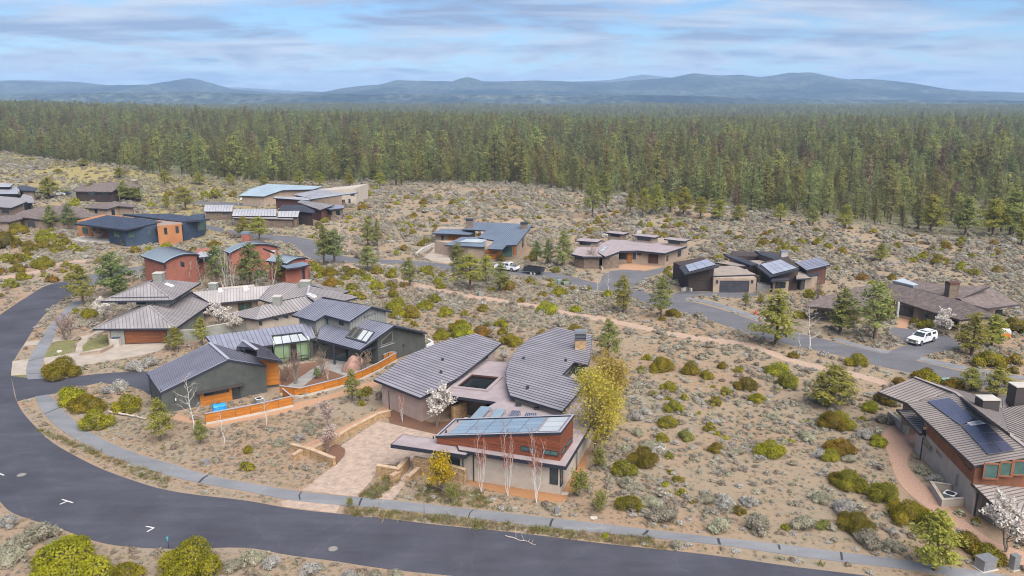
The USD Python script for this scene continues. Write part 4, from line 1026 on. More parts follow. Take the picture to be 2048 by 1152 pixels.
sa, sb, sc = S(400, 800)[0], S(464, 790)[0], S(482, 800)[0]
ztop = S(464, 772)[1]
facebox(D, sa, sb, 0, ztop, -.02, .10, 'cedar_orange', 'cedar_panel')
D.window_at(fA + fn[:2] * .1, ft, fn, sorted([S(408, 787)[0], S(456, 780)[0]]), sorted([S(456, 782)[1], S(456, 776)[1]]), 'dark', 'glass', 0)
facebox(D, sb + .05, sc, 0, ztop - .05, -.02, .06, 'glass', 'door', label='dark glazed side door')
facebox(D, sa - .5, sc + .5, ztop + .05, ztop + .2, -.02, 1.0, 'fascia_brown', 'door_canopy')
facebox(D, S(350, 806)[0], S(358, 806)[0], .9, 2.3, -.02, .16, 'stucco_dark', 'meter_box')
D.add('wall_light', boxm(*(Wd(S(352, 810)[0], 0, .2)[:2]), 1.5, .14, .14, .3), 'white')
for u, v0, v1 in ((304, 759, 800), (327, 787, 826)):
    P = at(u, v1); D.pipe([P, [P[0], P[1], over(P, v0)]], .05)
# corridor wing with glazed bay
zc = [(410.4, 672.4, 4.7), (620.8, 645.3, 4.7), (530.5, 691.8, 3.3)]
BAY = [(543, 672), (606, 661), (614, 678), (551, 692)]
p5, f5, _ = D.roof([(410.4, 672.4), (604, 647), (622, 646), (632, 676), (615.3, 679), (603, 664), (543, 671), (551.4, 688.3), (530.5, 691.8), (440, 704), (425, 690)], zc, seam=((543, 671), (551.4, 688.3)), gap=0.62, top='roof_slate', sw=0.06)
D.wall(inset(p5.buffer(.01), .5), under(f5), 'stucco_dark', label='dark stucco corridor walls')
zb = [(545, 690, 3.3), (614, 680, 3.3), (604, 662, 4.0)]
# bay: interior box, glass front, glass roof
bx = [np.array(q) for q in on_z([(548, 690.5), (618, 681), (607, 667), (546, 676)], 3.25)]
bf = bx[0] - (bx[1] - bx[0]) * 0.0
bi = Polygon(bx)
D.add('bay_floor', slab(bi, flat(.12), flat(-.1)), 'patio')
D.add('bay_back_wall', slab(LineString([bx[0] + (bx[3] - bx[0]) * .35, bx[1] + (bx[2] - bx[1]) * .35]).buffer(.06), flat(3.35), flat(0)), 'green_int')
D.add('bay_side_wall', slab(LineString([bx[1], bx[2]]).buffer(.06), flat(3.6), flat(0)), 'green_int'); D.add('bay_side_wall', slab(LineString([bx[0], bx[3]]).buffer(.06), flat(3.6), flat(0)), 'green_int')
bt = (bx[1] - bx[0]); bl_ = np.linalg.norm(bt); bt = bt / bl_
D.add('bay_curtain', slab(LineString([bx[0] + bt * bl_ * .46 + [0, .3], bx[0] + bt * bl_ * .60 + [0, .3]]).buffer(.08), flat(3.0), flat(.2)), 'brown_wall')
bn = np.array([bt[1], -bt[0], 0.]);
fw_ = D.window_at(bx[0], bt, bn, (0.05, bl_ - .05), (0.35, 3.1), 'dark', 'pane', 3, 0, .09, name='bay_window', depth=.08)
facebox(D, 0, bl_, .95, 1.05, -.02, .10, 'dark', 'bay_rail', W=lambda s, z, d: np.r_[bx[0] + bt * s, z] + bn * d)
rb = [np.r_[bx[0], 3.25], np.r_[bx[1], 3.25], np.r_[bx[2], 4.05], np.r_[bx[3], 4.05]]
rq = lambda a, b: [rb[0] + (rb[3] - rb[0]) * a, rb[1] + (rb[2] - rb[1]) * a, rb[1] + (rb[2] - rb[1]) * b, rb[0] + (rb[3] - rb[0]) * b]
for a_, b_, m_ in ((.02, .64, 'solar_white'), (.66, .98, 'green_int')):
    for k in range(4):
        w_ = rq(a_, b_); e0, e1 = (k + .04) / 4, (k + .96) / 4
        w_ = [w_[0] + (w_[1] - w_[0]) * e0, w_[0] + (w_[1] - w_[0]) * e1, w_[3] + (w_[2] - w_[3]) * e1, w_[3] + (w_[2] - w_[3]) * e0]
        D.add('roof_pane', hexa([q - [0, 0, .03] for q in w_], w_), m_)
for k in range(5):
    a = rb[0] + (rb[1] - rb[0]) * k / 4; b = rb[3] + (rb[2] - rb[3]) * k / 4
    D.add('glazing_bar', beam(a + [0, 0, .04], b + [0, 0, .04], .07, .07), 'dark')
D.add('gutter', beam(rb[0], rb[1], .16, .16), 'fascia')
# main gable with porch
m1 = [(634, 677.5, 3.3), (719, 700.5, 3.3), (788.5, 651, 5.9)]
p6, f6, _ = D.roof([(634, 677.5), (719, 700.5), (788.5, 651), (737, 639), (660, 640), (640, 655)], m1, seam=((719, 700.5), (788.5, 651)), gap=0.45, top='roof_slate', sw=0.08)
def off_plane(H_, a, b, outer, **kw):
    """The far slope of a gable: ridge from a (near end) to b, its near outer corner seen at the pixel outer."""
    A, B = at(*a), at(*b)
    Cn = square_off(A, B - A, *outer)
    Dn = Cn + (B - A)
    return H_.roof([A[:2], Cn[:2], Dn[:2], B[:2]], None, seam=(A, Cn), plan=True, zf=plane_fn(A, B, Cn), **kw)


p7, f7, _ = off_plane(D, (788.5, 651, 5.9), (737, 639, 5.9), (855, 665.5), gap=0.45, top='roof_slate', sw=0.05)
mw = Polygon(on_z([(757, 730.5), (850.5, 694.5), (800, 680), (700, 690)], 0)).buffer(0)
mA, mB = at(757, 731)[:2], at(850.5, 697)[:2]
mt = (mB - mA) / np.linalg.norm(mB - mA); mn = np.array([mt[1], -mt[0]])
mw = Polygon([mA, mB, mB - mn * 10.5, mA - mn * 10.5])
D.wall(mw, under(f6, f7, drop=.25), 'stucco_dark', label='dark stucco walls of the main gable')
mn3 = np.r_[mn, 0.]
WM = lambda s, z, d: np.r_[mA + mt * s, z] + mn3 * d
SM = lambda u, v: (lambda q: (float((q[:2] - mA) @ mt), float(q[2])))(on_plane(u, v, np.r_[mA, 0.], mn3))
def tri_window(H_, pts, W, Sf, name='gable_window', d=.05, glass='glass', frame='battens'):
    q = [Sf(*p) for p in pts]; pg = Polygon(q).buffer(0)
    out = []
    for shp, dd, m_, nm in ((pg.buffer(.08, join_style='mitre').difference(pg), d, frame, name), (pg, d * .4, glass, 'pane')):
        V = []
        for g in polys(shp):
            v2, f = tri2d(g); n_ = len(v2)
            v = np.array([W(s, z, dd) for s, z in v2] + [W(s, z, -.02) for s, z in v2])
            V.append((v, np.vstack([f, f[:, ::-1] + n_])))
        out.append(H_.add(nm, cat_meshes(V), m_, out[0] if out else None))
    return out[0]


tri_window(D, [(763, 690), (783.5, 683), (783.5, 664), (764, 681)], WM, SM, glass='interior')
facebox(D, *sorted((SM(760, 693)[0], SM(788, 686)[0])), SM(770, 691)[1] - .12, SM(770, 691)[1], -.02, .12, 'battens', 'sill', W=WM)
D.add('wall_lamp', boxm(*WM(SM(806, 692)[0], 0, .15)[:2], SM(806, 692)[1], .2, .2, .3), 'dark')
# porch beam, posts, deck shade
pb0, pb1 = at(724, 703, 2.9), at(758, 692, 2.9)
D.add('porch_beam', beam(pb0, pb1, .22, .35), 'fascia')
for u, v in ((669, 729), (671, 728)):
    pass
P = at(669.5, 729); D.add('porch_post', boxm(P[0], P[1], 0, .26, .26, 3.1), 'fascia')
D.add('porch_beam', beam(at(636, 681, 3.0), at(722, 704, 3.0), .25, .3), 'fascia')
D.add('porch_back_glazing', slab(LineString([at(640, 716)[:2], at(722, 728)[:2]]).buffer(.06), flat(2.7), flat(.05)), 'glass')
# roof skylight array
sq = [at(u, v, 4.6)[:2] for u, v in ((691.5, 667.5), (732, 678.5), (748.5, 670), (707, 659))]
L_ = lambda a, b: (sq[0] * (1 - a) + sq[1] * a) * (1 - b) + (sq[3] * (1 - a) + sq[2] * a) * b
D.add('skylight_curb', slab(Polygon(sq).buffer(.12, join_style='mitre'), lambda x, y: f6(x, y) + .12, lambda x, y: f6(x, y) - .05), 'fascia')
for k in range(4):
    pg = Polygon([L_(k / 4 + .01, .03), L_((k + 1) / 4 - .015, .03), L_((k + 1) / 4 - .015, .97), L_(k / 4 + .01, .97)])
    sk = D.add('skylight', slab(pg.difference(pg.buffer(-.07)), lambda x, y: f6(x, y) + .2, lambda x, y: f6(x, y) + .1), 'steel')
    D.add('pane', slab(pg.buffer(-.06), lambda x, y: f6(x, y) + .17, lambda x, y: f6(x, y) + .13), 'interior' if k < 2 else 'solar_white', sk)
# upper gable with battens
u1 = [(583.5, 630.3, 5.7), (629.5, 642.5, 5.7), (744, 613, 8.0)]
p8, f8, _ = D.roof([(583.5, 630.3), (629.5, 642.5), (649.5, 630.3), (698, 643.4), (744, 613), (644.2, 593.5)], u1, seam=((698, 643.4), (744, 613)), gap=0.45, top='roof_slate', sw=0.09)
p9, f9, _ = off_plane(D, (744, 613, 8.0), (644.2, 593.5, 8.0), (785, 623), gap=0.45, top='roof_slate', sw=0.05)
uw = inset(unary_union([p8.buffer(.03), p9.buffer(.03)]), .75)
D.wall(uw, under(f8, f9), 'battens', z0=3.4, label='pale grey board and batten upper storey')
uc = np.array(uw.exterior.coords)
# vertical battens on the two faces seen
for k in range(len(uc) - 1):
    e = uc[k + 1] - uc[k]; ln = np.linalg.norm(e)
    mid = (uc[k] + uc[k + 1]) / 2
    nn = np.array([e[1], -e[0]]) / ln
    if not uw.contains(Point(mid - nn * .05)):
        nn = -nn
    if nn @ -mid < 0 or ln < 1:
        continue
    for s in np.arange(.3, ln, .55):
        g = uc[k] + e / ln * s + nn * .03
        zt = float(under(f8, f9)(*g)); D.add('batten', boxm(g[0], g[1], 3.6, .07, .07, max(.3, zt - 3.65), math.atan2(e[1], e[0])), 'stucco_sage')
P = (at(744, 640, 5.)[:2], at(772, 625, 5.6)[:2])
ue = [k for k in range(len(uc) - 1) if np.linalg.norm(uc[k + 1] - uc[k]) > 3]
kk = max(ue, key=lambda k: (uc[k] + uc[k + 1])[0] - .3 * (uc[k] + uc[k + 1])[1])
D.window(uc[kk], uc[kk + 1], (730, 633), (752, 624.5), 'battens', 'interior', 1, depth=.10)
kf = min(ue, key=lambda k: (uc[k] + uc[k + 1])[1] + .3 * (uc[k] + uc[k + 1])[0])
D.window(uc[kf], uc[kf + 1], (636, 649), (658, 637), 'battens', 'glass_green', 1, depth=.10)
D.window(uc[kf], uc[kf + 1], (680, 648), (686, 641), 'dark', 'interior', 0, depth=.10)
for u, v in ((477, 706), (489, 707), (538, 711)):
    P = at(u, v, 4.6); D.pipe([P + [0, 0, -.4], P + [0, 0, .7]], .07, name='vent_pipe'); D.add('vent_cowl', tube([P + [-.25, 0, .62], P + [.05, 0, .62]], .09), 'dark')
TAKEN += [unary_union(D.foot).buffer(.15)]

# orange cedar fences in framed panels
def fence(name, label, pts, h, n, plinth=0.25):
    p = G2(*pts); ln = LineString(p); off = np.array([*p[0], 0.0])
    t = thing(name, label, 'fence', off)
    L2 = ln.length
    ob = lambda nm, m, mt, par=t: obj(nm, (m[0] - off, m[1]), M[mt], par)
    ob('plinth', slab(ln.buffer(.16, cap_style='flat'), flat(plinth), flat(-.2)), 'concrete')
    for k in range(n):
        a, b = np.array(ln.interpolate(L2 * k / n).coords[0]), np.array(ln.interpolate(L2 * (k + 1) / n).coords[0])
        d = (b - a) / np.linalg.norm(b - a)
        bd = int((h - plinth) / 0.155)
        for q in range(bd):
            z = plinth + .03 + q * .155
            ob('board', beam(np.r_[a + d * .03, z + .07], np.r_[b - d * .03, z + .07], .05, .145), 'fence_board')
        ob('post', boxm(a[0], a[1], 0, .09, .09, h - .03, math.atan2(d[1], d[0])), 'fence_post')
    ob('cap_rail', slab(ln.buffer(.10, cap_style='flat'), flat(h + .05), flat(h - .02)), 'cap')
    TAKEN.append(ln.buffer(.25))
    return t


M['fence_board'] = mat('fence_board', (0.430, 0.155, 0.016), (0.310, 0.105, 0.012), 1.5, 0.6, stretch=(.6, .6, 8), rnd=0.16)
M['fence_post'] = mat('fence_post', (0.25, 0.085, 0.012), rough=0.7)
fence('cedar_fence', 'long curved orange cedar fence around the courtyard of the dark house', [(561, 790), (600, 795), (640, 785), (680, 775), (725, 758), (755, 744), (793, 722)], 1.35, 10)
fence('cedar_fence', 'front orange cedar fence below the dark garage gable', [(412, 849), (460, 840), (520, 828), (585, 813)], 1.45, 6)
fence('cedar_fence', 'short orange cedar fence return at the corner of the courtyard', [(585, 813), (566, 797)], 1.45, 1)
fence('cedar_fence', 'small orange cedar gate panel beside the dark gable wall', [(768, 728), (780, 722), (792, 723)], 1.5, 2)
# ---------------------------------------------------------------- the hip roofed house on the left
Hh = House('hip_roofed_house', 'sage stucco house with taupe standing seam hip roofs and red cedar garage door', at(300, 684)[:2])
ZE = 2.9
gA, gB = at(184.9, 658, ZE), at(351.5, 656.7, ZE)
gdir = (gB - gA)[:2] / np.linalg.norm((gB - gA)[:2])
apex = (298, 611.5, 4.9)
f_fr = [(184.9, 658, ZE), (351.5, 656.7, ZE), apex]
kw = dict(gap=0.55, top='roof_taupe', edge='fascia', seamm='seam_brown', sw=0.09)
a_front = [(184.9, 658), (351.5, 656.7), (298, 611.5)]
h1, hf1, _ = Hh.roof(a_front, f_fr, seam=((268, 657.3), (266, 640)), **{**kw, 'zf': None})
f_rt = [(351.5, 656.7, ZE), (420.3, 608, ZE), apex]
h2, hf2, _ = Hh.roof([(351.5, 656.7), (421.5, 607.6), (405, 592), (384, 583), (340, 590), (307.8, 607.4), (298, 611.5)], f_rt, seam=((351.5, 656.7), (315, 645)), **kw)
f_lf = [(184.9, 658, ZE), (232.8, 631.7, 3.1), apex]
h3, hf3, _ = Hh.roof([(184.9, 658), (298, 611.5), (307.8, 607.4), (290, 606), (232.8, 631.7)], [(184.9, 658, ZE), apex, (225, 632, ZE)], seam=((240, 634), (250, 631)), **{**kw, 'panels': False})
for a, b in (((184.9, 658, ZE), apex), ((351.5, 656.7, ZE), apex)):
    Hh.ridgecap(a, b, 'roof_taupe', .3, .05)
# seams on the slopes run square to the eaves
gfoot = Polygon([at(224, 690)[:2], at(350, 685)[:2], at(350, 685)[:2] + np.array([-gdir[1], gdir[0]]) * 14, at(224, 690)[:2] + np.array([-gdir[1], gdir[0]]) * 14])
Hh.wall(gfoot, under(hf1, hf2, hf3), 'stucco_sage', label='sage stucco garage walls')
ga, gb = np.array(gfoot.exterior.coords)[0], np.array(gfoot.exterior.coords)[1]
gd = Hh.window(ga, gb, (249, 660.5), (334, 684.0), 'fascia_brown', 'cedar_garage', 0, name='garage_door', fw=.12, label='red cedar garage door')
gt = (gb - ga) / np.linalg.norm(gb - ga); gn = np.array([gt[1], -gt[0]])
P = at(221.5, 690); Hh.add('fin_wall', boxm(P[0], P[1] + .6, -.2, .3, 1.6, 2.9), 'stucco_tan')
# upper storey
kwu = kw
U = dict(fl=(200.8, 602.5, 5.7), fr=(345.3, 600.4, 5.7), ap=(298.8, 565, 7.5), ap2=(318, 560, 7.5), br=(401.5, 565.7, 5.7))
h4, hf4, _ = Hh.roof([(200.8, 602.5), (345.3, 600.4), (298.8, 565)], [U['fl'], U['fr'], U['ap']], seam=((270, 601.5), (270, 585)), **kw)
h5, hf5, _ = Hh.roof([(345.3, 600.4), (401.5, 565.7), (326, 558.5), (298.8, 565)], [U['fr'], U['br'], U['ap']], seam=((345.3, 600.4), (318, 590)), **kw)
h6, hf6, _ = Hh.roof([(200.8, 602.5), (298.8, 565), (306, 560), (296, 561.5)], [U['fl'], U['ap'], (296, 561.5, 7.3)], seam=((240, 587), (250, 583)), **{**kw, 'panels': False})
for a, b in ((U['fl'], U['ap']), (U['fr'], U['ap'])):
    Hh.ridgecap(a, b, 'roof_taupe', .3, .05)
# snow guards
Hh.add('snow_guard', beam(at(222, 596.5, 6.0) + [0, 0, .1], at(338, 595, 6.0) + [0, 0, .1], .08, .12), 'seam')
ufoot = inset(unary_union([h4, h5, h6]).buffer(.02), 1.25)
Hh.wall(ufoot, under(hf4, hf5), 'stucco_sage', z0=3.0, label='sage stucco upper storey')
uu = np.array(ufoot.exterior.coords)
Hh.wall(ufoot.buffer(.04, join_style='mitre'), 4.35, 'redbrown', z0=2.2, name='lower_band', label='dark red lower band of the upper storey')
kf = min((k for k in range(len(uu) - 1) if np.linalg.norm(uu[k + 1] - uu[k]) > 3), key=lambda k: (uu[k] + uu[k + 1])[1])
for u0, u1 in ((236, 253), (273, 291)):
    Hh.window(uu[kf], uu[kf + 1], (u0, 604.2), (u1, 608), 'dark', 'glass', 0)
kr = max((k for k in range(len(uu) - 1) if np.linalg.norm(uu[k + 1] - uu[k]) > 2), key=lambda k: (uu[k] + uu[k + 1])[0])
Hh.window(uu[kr], uu[kr + 1], (352, 600), (362, 592), 'dark', 'glass_green', 0)
# side wall of the garage wing
Hh.wall(Polygon([at(366, 655)[:2], at(418, 624)[:2], at(412, 620)[:2], at(358, 650)[:2]]).buffer(0), 2.6, 'redbrown', name='side_wall', label='dark red courtyard wall')
# link
l_a = [(382.8, 583.8, 4.9), (542.5, 570.3, 4.9), (421.7, 607.4, ZE)]
h7, hf7, _ = Hh.roof([(382.8, 583.8), (542.5, 570.3), (517.6, 598.8), (421.7, 607.4)], l_a, seam=((460, 577), (460, 603.5)), **{**kw, 'gap': .5})
bk7 = off_plane(Hh, (542.5, 570.3, 4.9), (382.8, 583.8, 4.9), (560, 568), gap=.6, top='roof_taupe', panels=False, sw=.05) if False else None
lf = on_z([(426, 609), (516, 600.5)], 2.4)
lt = np.array(lf[1]) - np.array(lf[0]); lt /= np.linalg.norm(lt); ln_ = np.array([-lt[1], lt[0]])
la, lb = np.array(lf[0]) + ln_ * .8, np.array(lf[1]) + ln_ * .8
Hh.wall([la, lb, lb + ln_ * 5, la + ln_ * 5], under(hf7, cap=4.2), 'stucco', label='grey stucco link wall')
wl = Hh.window(la, lb, (476, 607), (504, 622), 'cedar_orange', 'glass_green', 1, fw=.16, name='garden_window')
# hub
kw2 = kw
h8, hf8, _ = Hh.roof([(567.4, 564.4), (619, 571.5), (614.3, 591), (541, 605.4), (517.6, 598.8), (542.5, 570.3)], [(567.4, 564.4, 5.6), (618.7, 571.5, 5.6), (541, 605.4, ZE)], seam=((541, 605.4), (585, 572)), **kw)
h9, hf9, _ = Hh.roof([(618.7, 571.7), (716.8, 594.4), (693.4, 600.5), (640, 610), (613, 592)], [(618.7, 571.5, 5.6), (716.8, 594.4, 3.6), (614.3, 591, 5.0)], seam=((640, 577), (690, 588.5)), **kw)
h10, hf10, _ = Hh.roof([(619, 569), (623, 566.5), (700, 582), (686, 587), (655, 580)], [(621.6, 567, 5.5), (700, 582, 3.4), (655, 580, 4.6)], seam=((623, 567), (700, 582)), **{**kw, 'panels': False})
# wing nearest the courtyard
h11, hf11, _ = Hh.roof([(525.7, 610.5), (614.3, 591.5), (660, 600), (640, 613), (585, 624.5), (514.7, 639.8)], [(525.7, 610.5, 4.4), (614.3, 591.5, 4.9), (514.7, 639.8, ZE)], seam=((525.7, 610.5), (545, 633)), **kw)
h12, hf12, _ = Hh.roof([(462, 626), (525.7, 610.5), (514.7, 639.8), (484, 634.7)], [(462, 626, ZE), (525.7, 610.5, 4.4), (514.7, 639.8, ZE)], seam=((488, 633), (505, 624)), **kw)
Hh.ridgecap((525.7, 610.5, 4.4), (514.7, 639.8, ZE), 'roof_taupe', .35, .05)
Hh.ridgecap((618.7, 571.5, 5.6), (614.3, 591, 5.0), 'cap', .35, .05)
wf = inset(unary_union([h11, h12]).buffer(.02), .9)
Hh.wall(wf, under(hf11, hf12), 'stucco', label='grey stucco courtyard wing')
hubf = inset(unary_union([h8, h9]).buffer(.02), 1.0)
Hh.wall(hubf, under(hf8, hf9), 'stucco', label='stucco hub walls')
ww = np.array(wf.exterior.coords)
kf = min((k for k in range(len(ww) - 1) if np.linalg.norm(ww[k + 1] - ww[k]) > 3), key=lambda k: (ww[k] + ww[k + 1])[1])
for u0, v0, u1, v1 in ((519, 643, 524, 650), (545, 633, 556, 640), (566, 629, 576, 636)):
    Hh.window(ww[kf], ww[kf + 1], (u0, v0), (u1, v1), 'fascia_brown', 'glass', 0)
P = at(494, 652); Hh.add('timber_post', boxm(P[0], P[1], 0, .3, .3, 2.7), 'cedar_orange')
Hh.block(546, 561.6, 618, 597, 1.5, 'stucco_sage', capm='concrete', caph=.1, base_z=3.6, label='tall sage stucco chimney')
Hh.block(600, 619.5, 576, 565, 1.5, 'stucco_sage', capm='concrete', caph=.1, base_z=5.2)
Hh.block(417.5, 432.8, 583, 571, 1.3, 'stucco_sage', capm='concrete', caph=.1, base_z=4.6)
Hh.block(306, 324.4, 563, 551, 1.5, 'stucco_sage', capm='concrete', caph=.1, base_z=7.2)


def skylight(H_, quad, zf, z):
    q = [lay(u, v, zf, z) for u, v in quad]
    pg = Polygon(q).buffer(0)
    w = H_.add('skylight', slab(pg.buffer(.08, join_style='mitre').difference(pg.buffer(-.05)), lambda x, y: zf(x, y) + .22, lambda x, y: zf(x, y) - .02), 'white')
    H_.add('pane', slab(pg.buffer(-.03), lambda x, y: zf(x, y) + .2, lambda x, y: zf(x, y) + .1), 'solar_white', w)


skylight(Hh, [(330.5, 570), (335, 568), (348, 573), (344, 575)], hf5, 7.1)
skylight(Hh, [(489, 582), (488.5, 577), (495, 576.5), (496, 581)], hf7, 4.6)
skylight(Hh, [(438, 586), (437.5, 581.5), (443, 581), (444, 585.5)], hf7, 4.5)
skylight(Hh, [(628, 597), (616, 591), (620, 589), (633, 595)], hf9, 5.0)
TAKEN += [unary_union(Hh.foot).buffer(.15)]


def low_wall(name, label, pts, h, w, m, capm=None):
    p = G2(*pts); off = np.array([*p[0], 0.0]); ln = LineString(p)
    t = thing(name, label, 'wall', off)
    b = slab(ln.buffer(w / 2, cap_style='flat', join_style='mitre'), flat(h), flat(-.25)); obj('body', (b[0] - off, b[1]), M[m], t)
    c = slab(ln.buffer(w / 2 + .04, cap_style='flat', join_style='mitre'), flat(h + .08), flat(h + .002)); obj('coping', (c[0] - off, c[1]), M[capm or m], t)
    TAKEN.append(ln.buffer(w))
    return t


low_wall('garden_wall', 'pale sage stucco garden wall beside the red cedar garage door', [(354, 682), (397, 680), (425, 672), (475, 664), (540, 657)], 1.8, .25, 'stucco_sage', 'concrete')
low_wall('garden_wall', 'low tan stucco kerb wall left of the hip roofed garage', [(124, 681), (180, 668), (210, 650), (232, 634)], .55, .3, 'stucco_tan')
low_wall('garden_wall', 'low curved kerb wall under the garage corner post', [(160, 712), (200, 707), (222, 697), (223, 692)], .45, .3, 'stucco_tan')
low_wall('yard_wall', 'pale stucco retaining wall at the blue metal roof house yard', [(833, 513), (846, 503), (868, 493)], .9, .5, 'concrete')
low_wall('yard_wall', 'low white walled corner right of the dark gabled house', [(853, 697), (866, 690), (856, 684)], .5, .2, 'white')
low_wall('yard_wall', 'low stone wall ending at the driveway of the mauve flat roofed house', [(1190, 533), (1202, 536), (1205, 541)], .5, .3, 'concrete')
low_wall('yard_wall', 'stepped pale stone wall left of the black house garage', [(1364, 583), (1372, 580), (1383, 583)], .6, .4, 'concrete')

# ---------------------------------------------------------------- the near house on the right with solar panels
Gh = House('solar_tan_roof_house', 'beige stucco house with tan metal roofs and dark solar panels at right edge', at(1960, 960)[:2])
kg = dict(gap=0.48, top='roof_tan', edge='fascia_brown', seamm='seam_brown', sw=0.09)
gz2 = [(1814.3, 807, 4.95), (1948, 932, 4.95), (1911.5, 786, 6.5)]
q2, gf2, _ = Gh.roof([(1814.3, 807), (1911.5, 786), (1977.5, 837), (2075, 912), (2048, 916.5), (1948, 932)], gz2, seam=((1870, 859), (1940, 846)), label='large tan metal roof with solar panels', **kg)
gz1 = [(1755.2, 783.4, 4.4), (1829, 754.8, 6.3), (1911.5, 786, 6.3)]
q1, gf1, _ = Gh.roof([(1755.2, 783.4), (1829, 754.8), (1911.5, 786), (1815, 807)], gz1, seam=((1755.2, 783.4), (1829, 754.8)), **kg)
gz3 = [(1829, 754.8, 6.3), (1911.5, 786, 6.3), (1975.8, 797, 5.0)]
q3, gf3, _ = Gh.roof([(1829, 754.8), (1911.5, 786), (1977.5, 837), (2020, 868), (2003, 818), (1975.8, 797)], gz3, seam=((1911.5, 786), (1975.8, 797)), **{**kg, 'panels': False})
gz4 = [(1975.8, 797, 5.0), (2031, 791, 5.0), (2002, 817, 4.3)]
q4, gf4, _ = Gh.roof([(1975.8, 797), (2031, 791), (2060, 803), (2048, 810), (2002, 817)], gz4, seam=((2002, 794), (2003, 816)), **{**kg, 'panels': False})
gz5 = [(2002, 817, 5.1), (2060, 808, 5.1), (2010, 862, 5.9)]
q5, gf5, _ = Gh.roof([(2002, 817), (2060, 808), (2075, 905), (1977.5, 837)], gz5, seam=((1990, 827), (2050, 850)), **{**kg, 'panels': False})
Gh.ridgecap((1829, 754.8, 6.3), (1911.5, 786, 6.4), 'roof_tan', .4, .06)
Gh.ridgecap((1911.5, 786, 6.5), (1977.5, 837, 6.5), 'roof_tan', .45, .06)
Gh.ridgecap((1977.5, 837, 6.5), (2060, 901, 6.5), 'roof_tan', .45, .06)
w0, w1 = at(1846, 918)[:2], at(1943, 1030)[:2]
wt = (w1 - w0) / np.linalg.norm(w1 - w0); wn = np.array([wt[1], -wt[0]])
if wn[0] > 0: wn = -wn
main = Polygon([w0, w1, w1 - wn * 11, w0 - wn * 11])
Gh.wall(main.intersection(unary_union([q2, q3, q5, q1]).buffer(.6)), 3.05, 'stucco', label='beige stucco lower walls')
Gh.wall(main.buffer(.03, join_style='mitre').intersection(q2.buffer(-.05)), lambda x, y: np.minimum(gf2(x, y) - .3, 6.2), 'rust', z0=3.05, name='upper_band', label='rust coloured upper wall band')
WG = lambda s, z, d: np.r_[w0 + wt * s, z] + np.r_[wn, 0.] * d
for p0, p1, m_ in (((1848, 876), (1864, 905), 1), ((1873.5, 899), (1882.5, 914), 0)):
    Gh.window(w0, w1, p0, p1, 'stucco_tan', 'glass_green', m_)
Gh.window(w0, w1, (1931, 920), (1943, 941), 'dark', 'interior', 0)
Gh.window(w0, w1, (1918, 906), (1927, 921), 'dark', 'glass', 0)
# front gable face of the upper band: big windows over the lower roof
e0, e1 = w1, w1 - wn * 11
et = -wn; en = np.array([et[1], -et[0]]);
if en[1] > 0: en = -en
for p0, p1 in (((1971, 928), (1993, 956)), ((2003, 925), (2022, 951)), ((2027, 922), (2049, 949))):
    Gh.window(e0, e1, p0, p1, 'rust', 'glass_green', 0, fw=.14, depth=.1)
# lower roofs
lz = [(1941.6, 965, 3.05), (2048, 953, 3.4), (2001.5, 1025, 2.55)]
q6, gf6, _ = Gh.roof([(1941.6, 965), (2052, 950), (2085, 1005), (2048, 1006), (2001.5, 1025)], lz, seam=((1960, 985), (2040, 968)), **kg)
lz2 = [(2001.5, 1025, 2.55), (2048, 1033.6, 2.55), (2050, 1000, 3.1)]
q7, gf7, _ = Gh.roof([(2001.5, 1025), (2090, 1041), (2090, 1000), (2048, 1000)], lz2, seam=((2030, 1030), (2040, 1005)), **{**kg, 'panels': False})
lw_ = [at(1951, 1025)[:2], at(1986, 1050)[:2], at(2012, 1064)[:2], at(2100, 1064)[:2], at(2100, 990)[:2]]
Gh.wall(Polygon(lw_).buffer(0).intersection(unary_union([q6, q7]).buffer(-.25)), 2.25, 'stucco_tan', label='tan stucco wall of the low front wing')
pz_ = [(1792.5, 818, 3.0), (1839.4, 866.8, 3.0), (1824.7, 819, 3.4)]
q8, gf8, _ = Gh.roof([(1792.5, 818), (1825, 819), (1848, 842), (1845.5, 866), (1839.4, 866.8)], pz_, seam=((1815, 840), (1838, 838)), **{**kg, 'panels': False})
Gh.wall(Polygon([at(1828, 900)[:2], w0, w0 - wn * 4, at(1828, 900)[:2] - wn * 4]), 2.6, 'stucco', label='beige stucco side wall')
# bay under the left roof tip
Gh.wall(inset(q1.buffer(.01), 1.6), under(gf1), 'stucco_tan', label='tan wall under the left roof tip')
low_wall('garden_wall', 'low white stucco enclosure left of the near right house', [(1776, 836), (1800, 856), (1812, 868), (1830, 862)], .9, .3, 'stucco')
# solar
sq4 = lambda pts, z: [at(u, v, z)[:2] for u, v in pts]
def onroof(pts, anchors):
    A, B, C = (at(*a) for a in anchors); n = np.cross(B - A, C - A)
    return [on_plane(u, v, A, n)[:2] for u, v in pts]


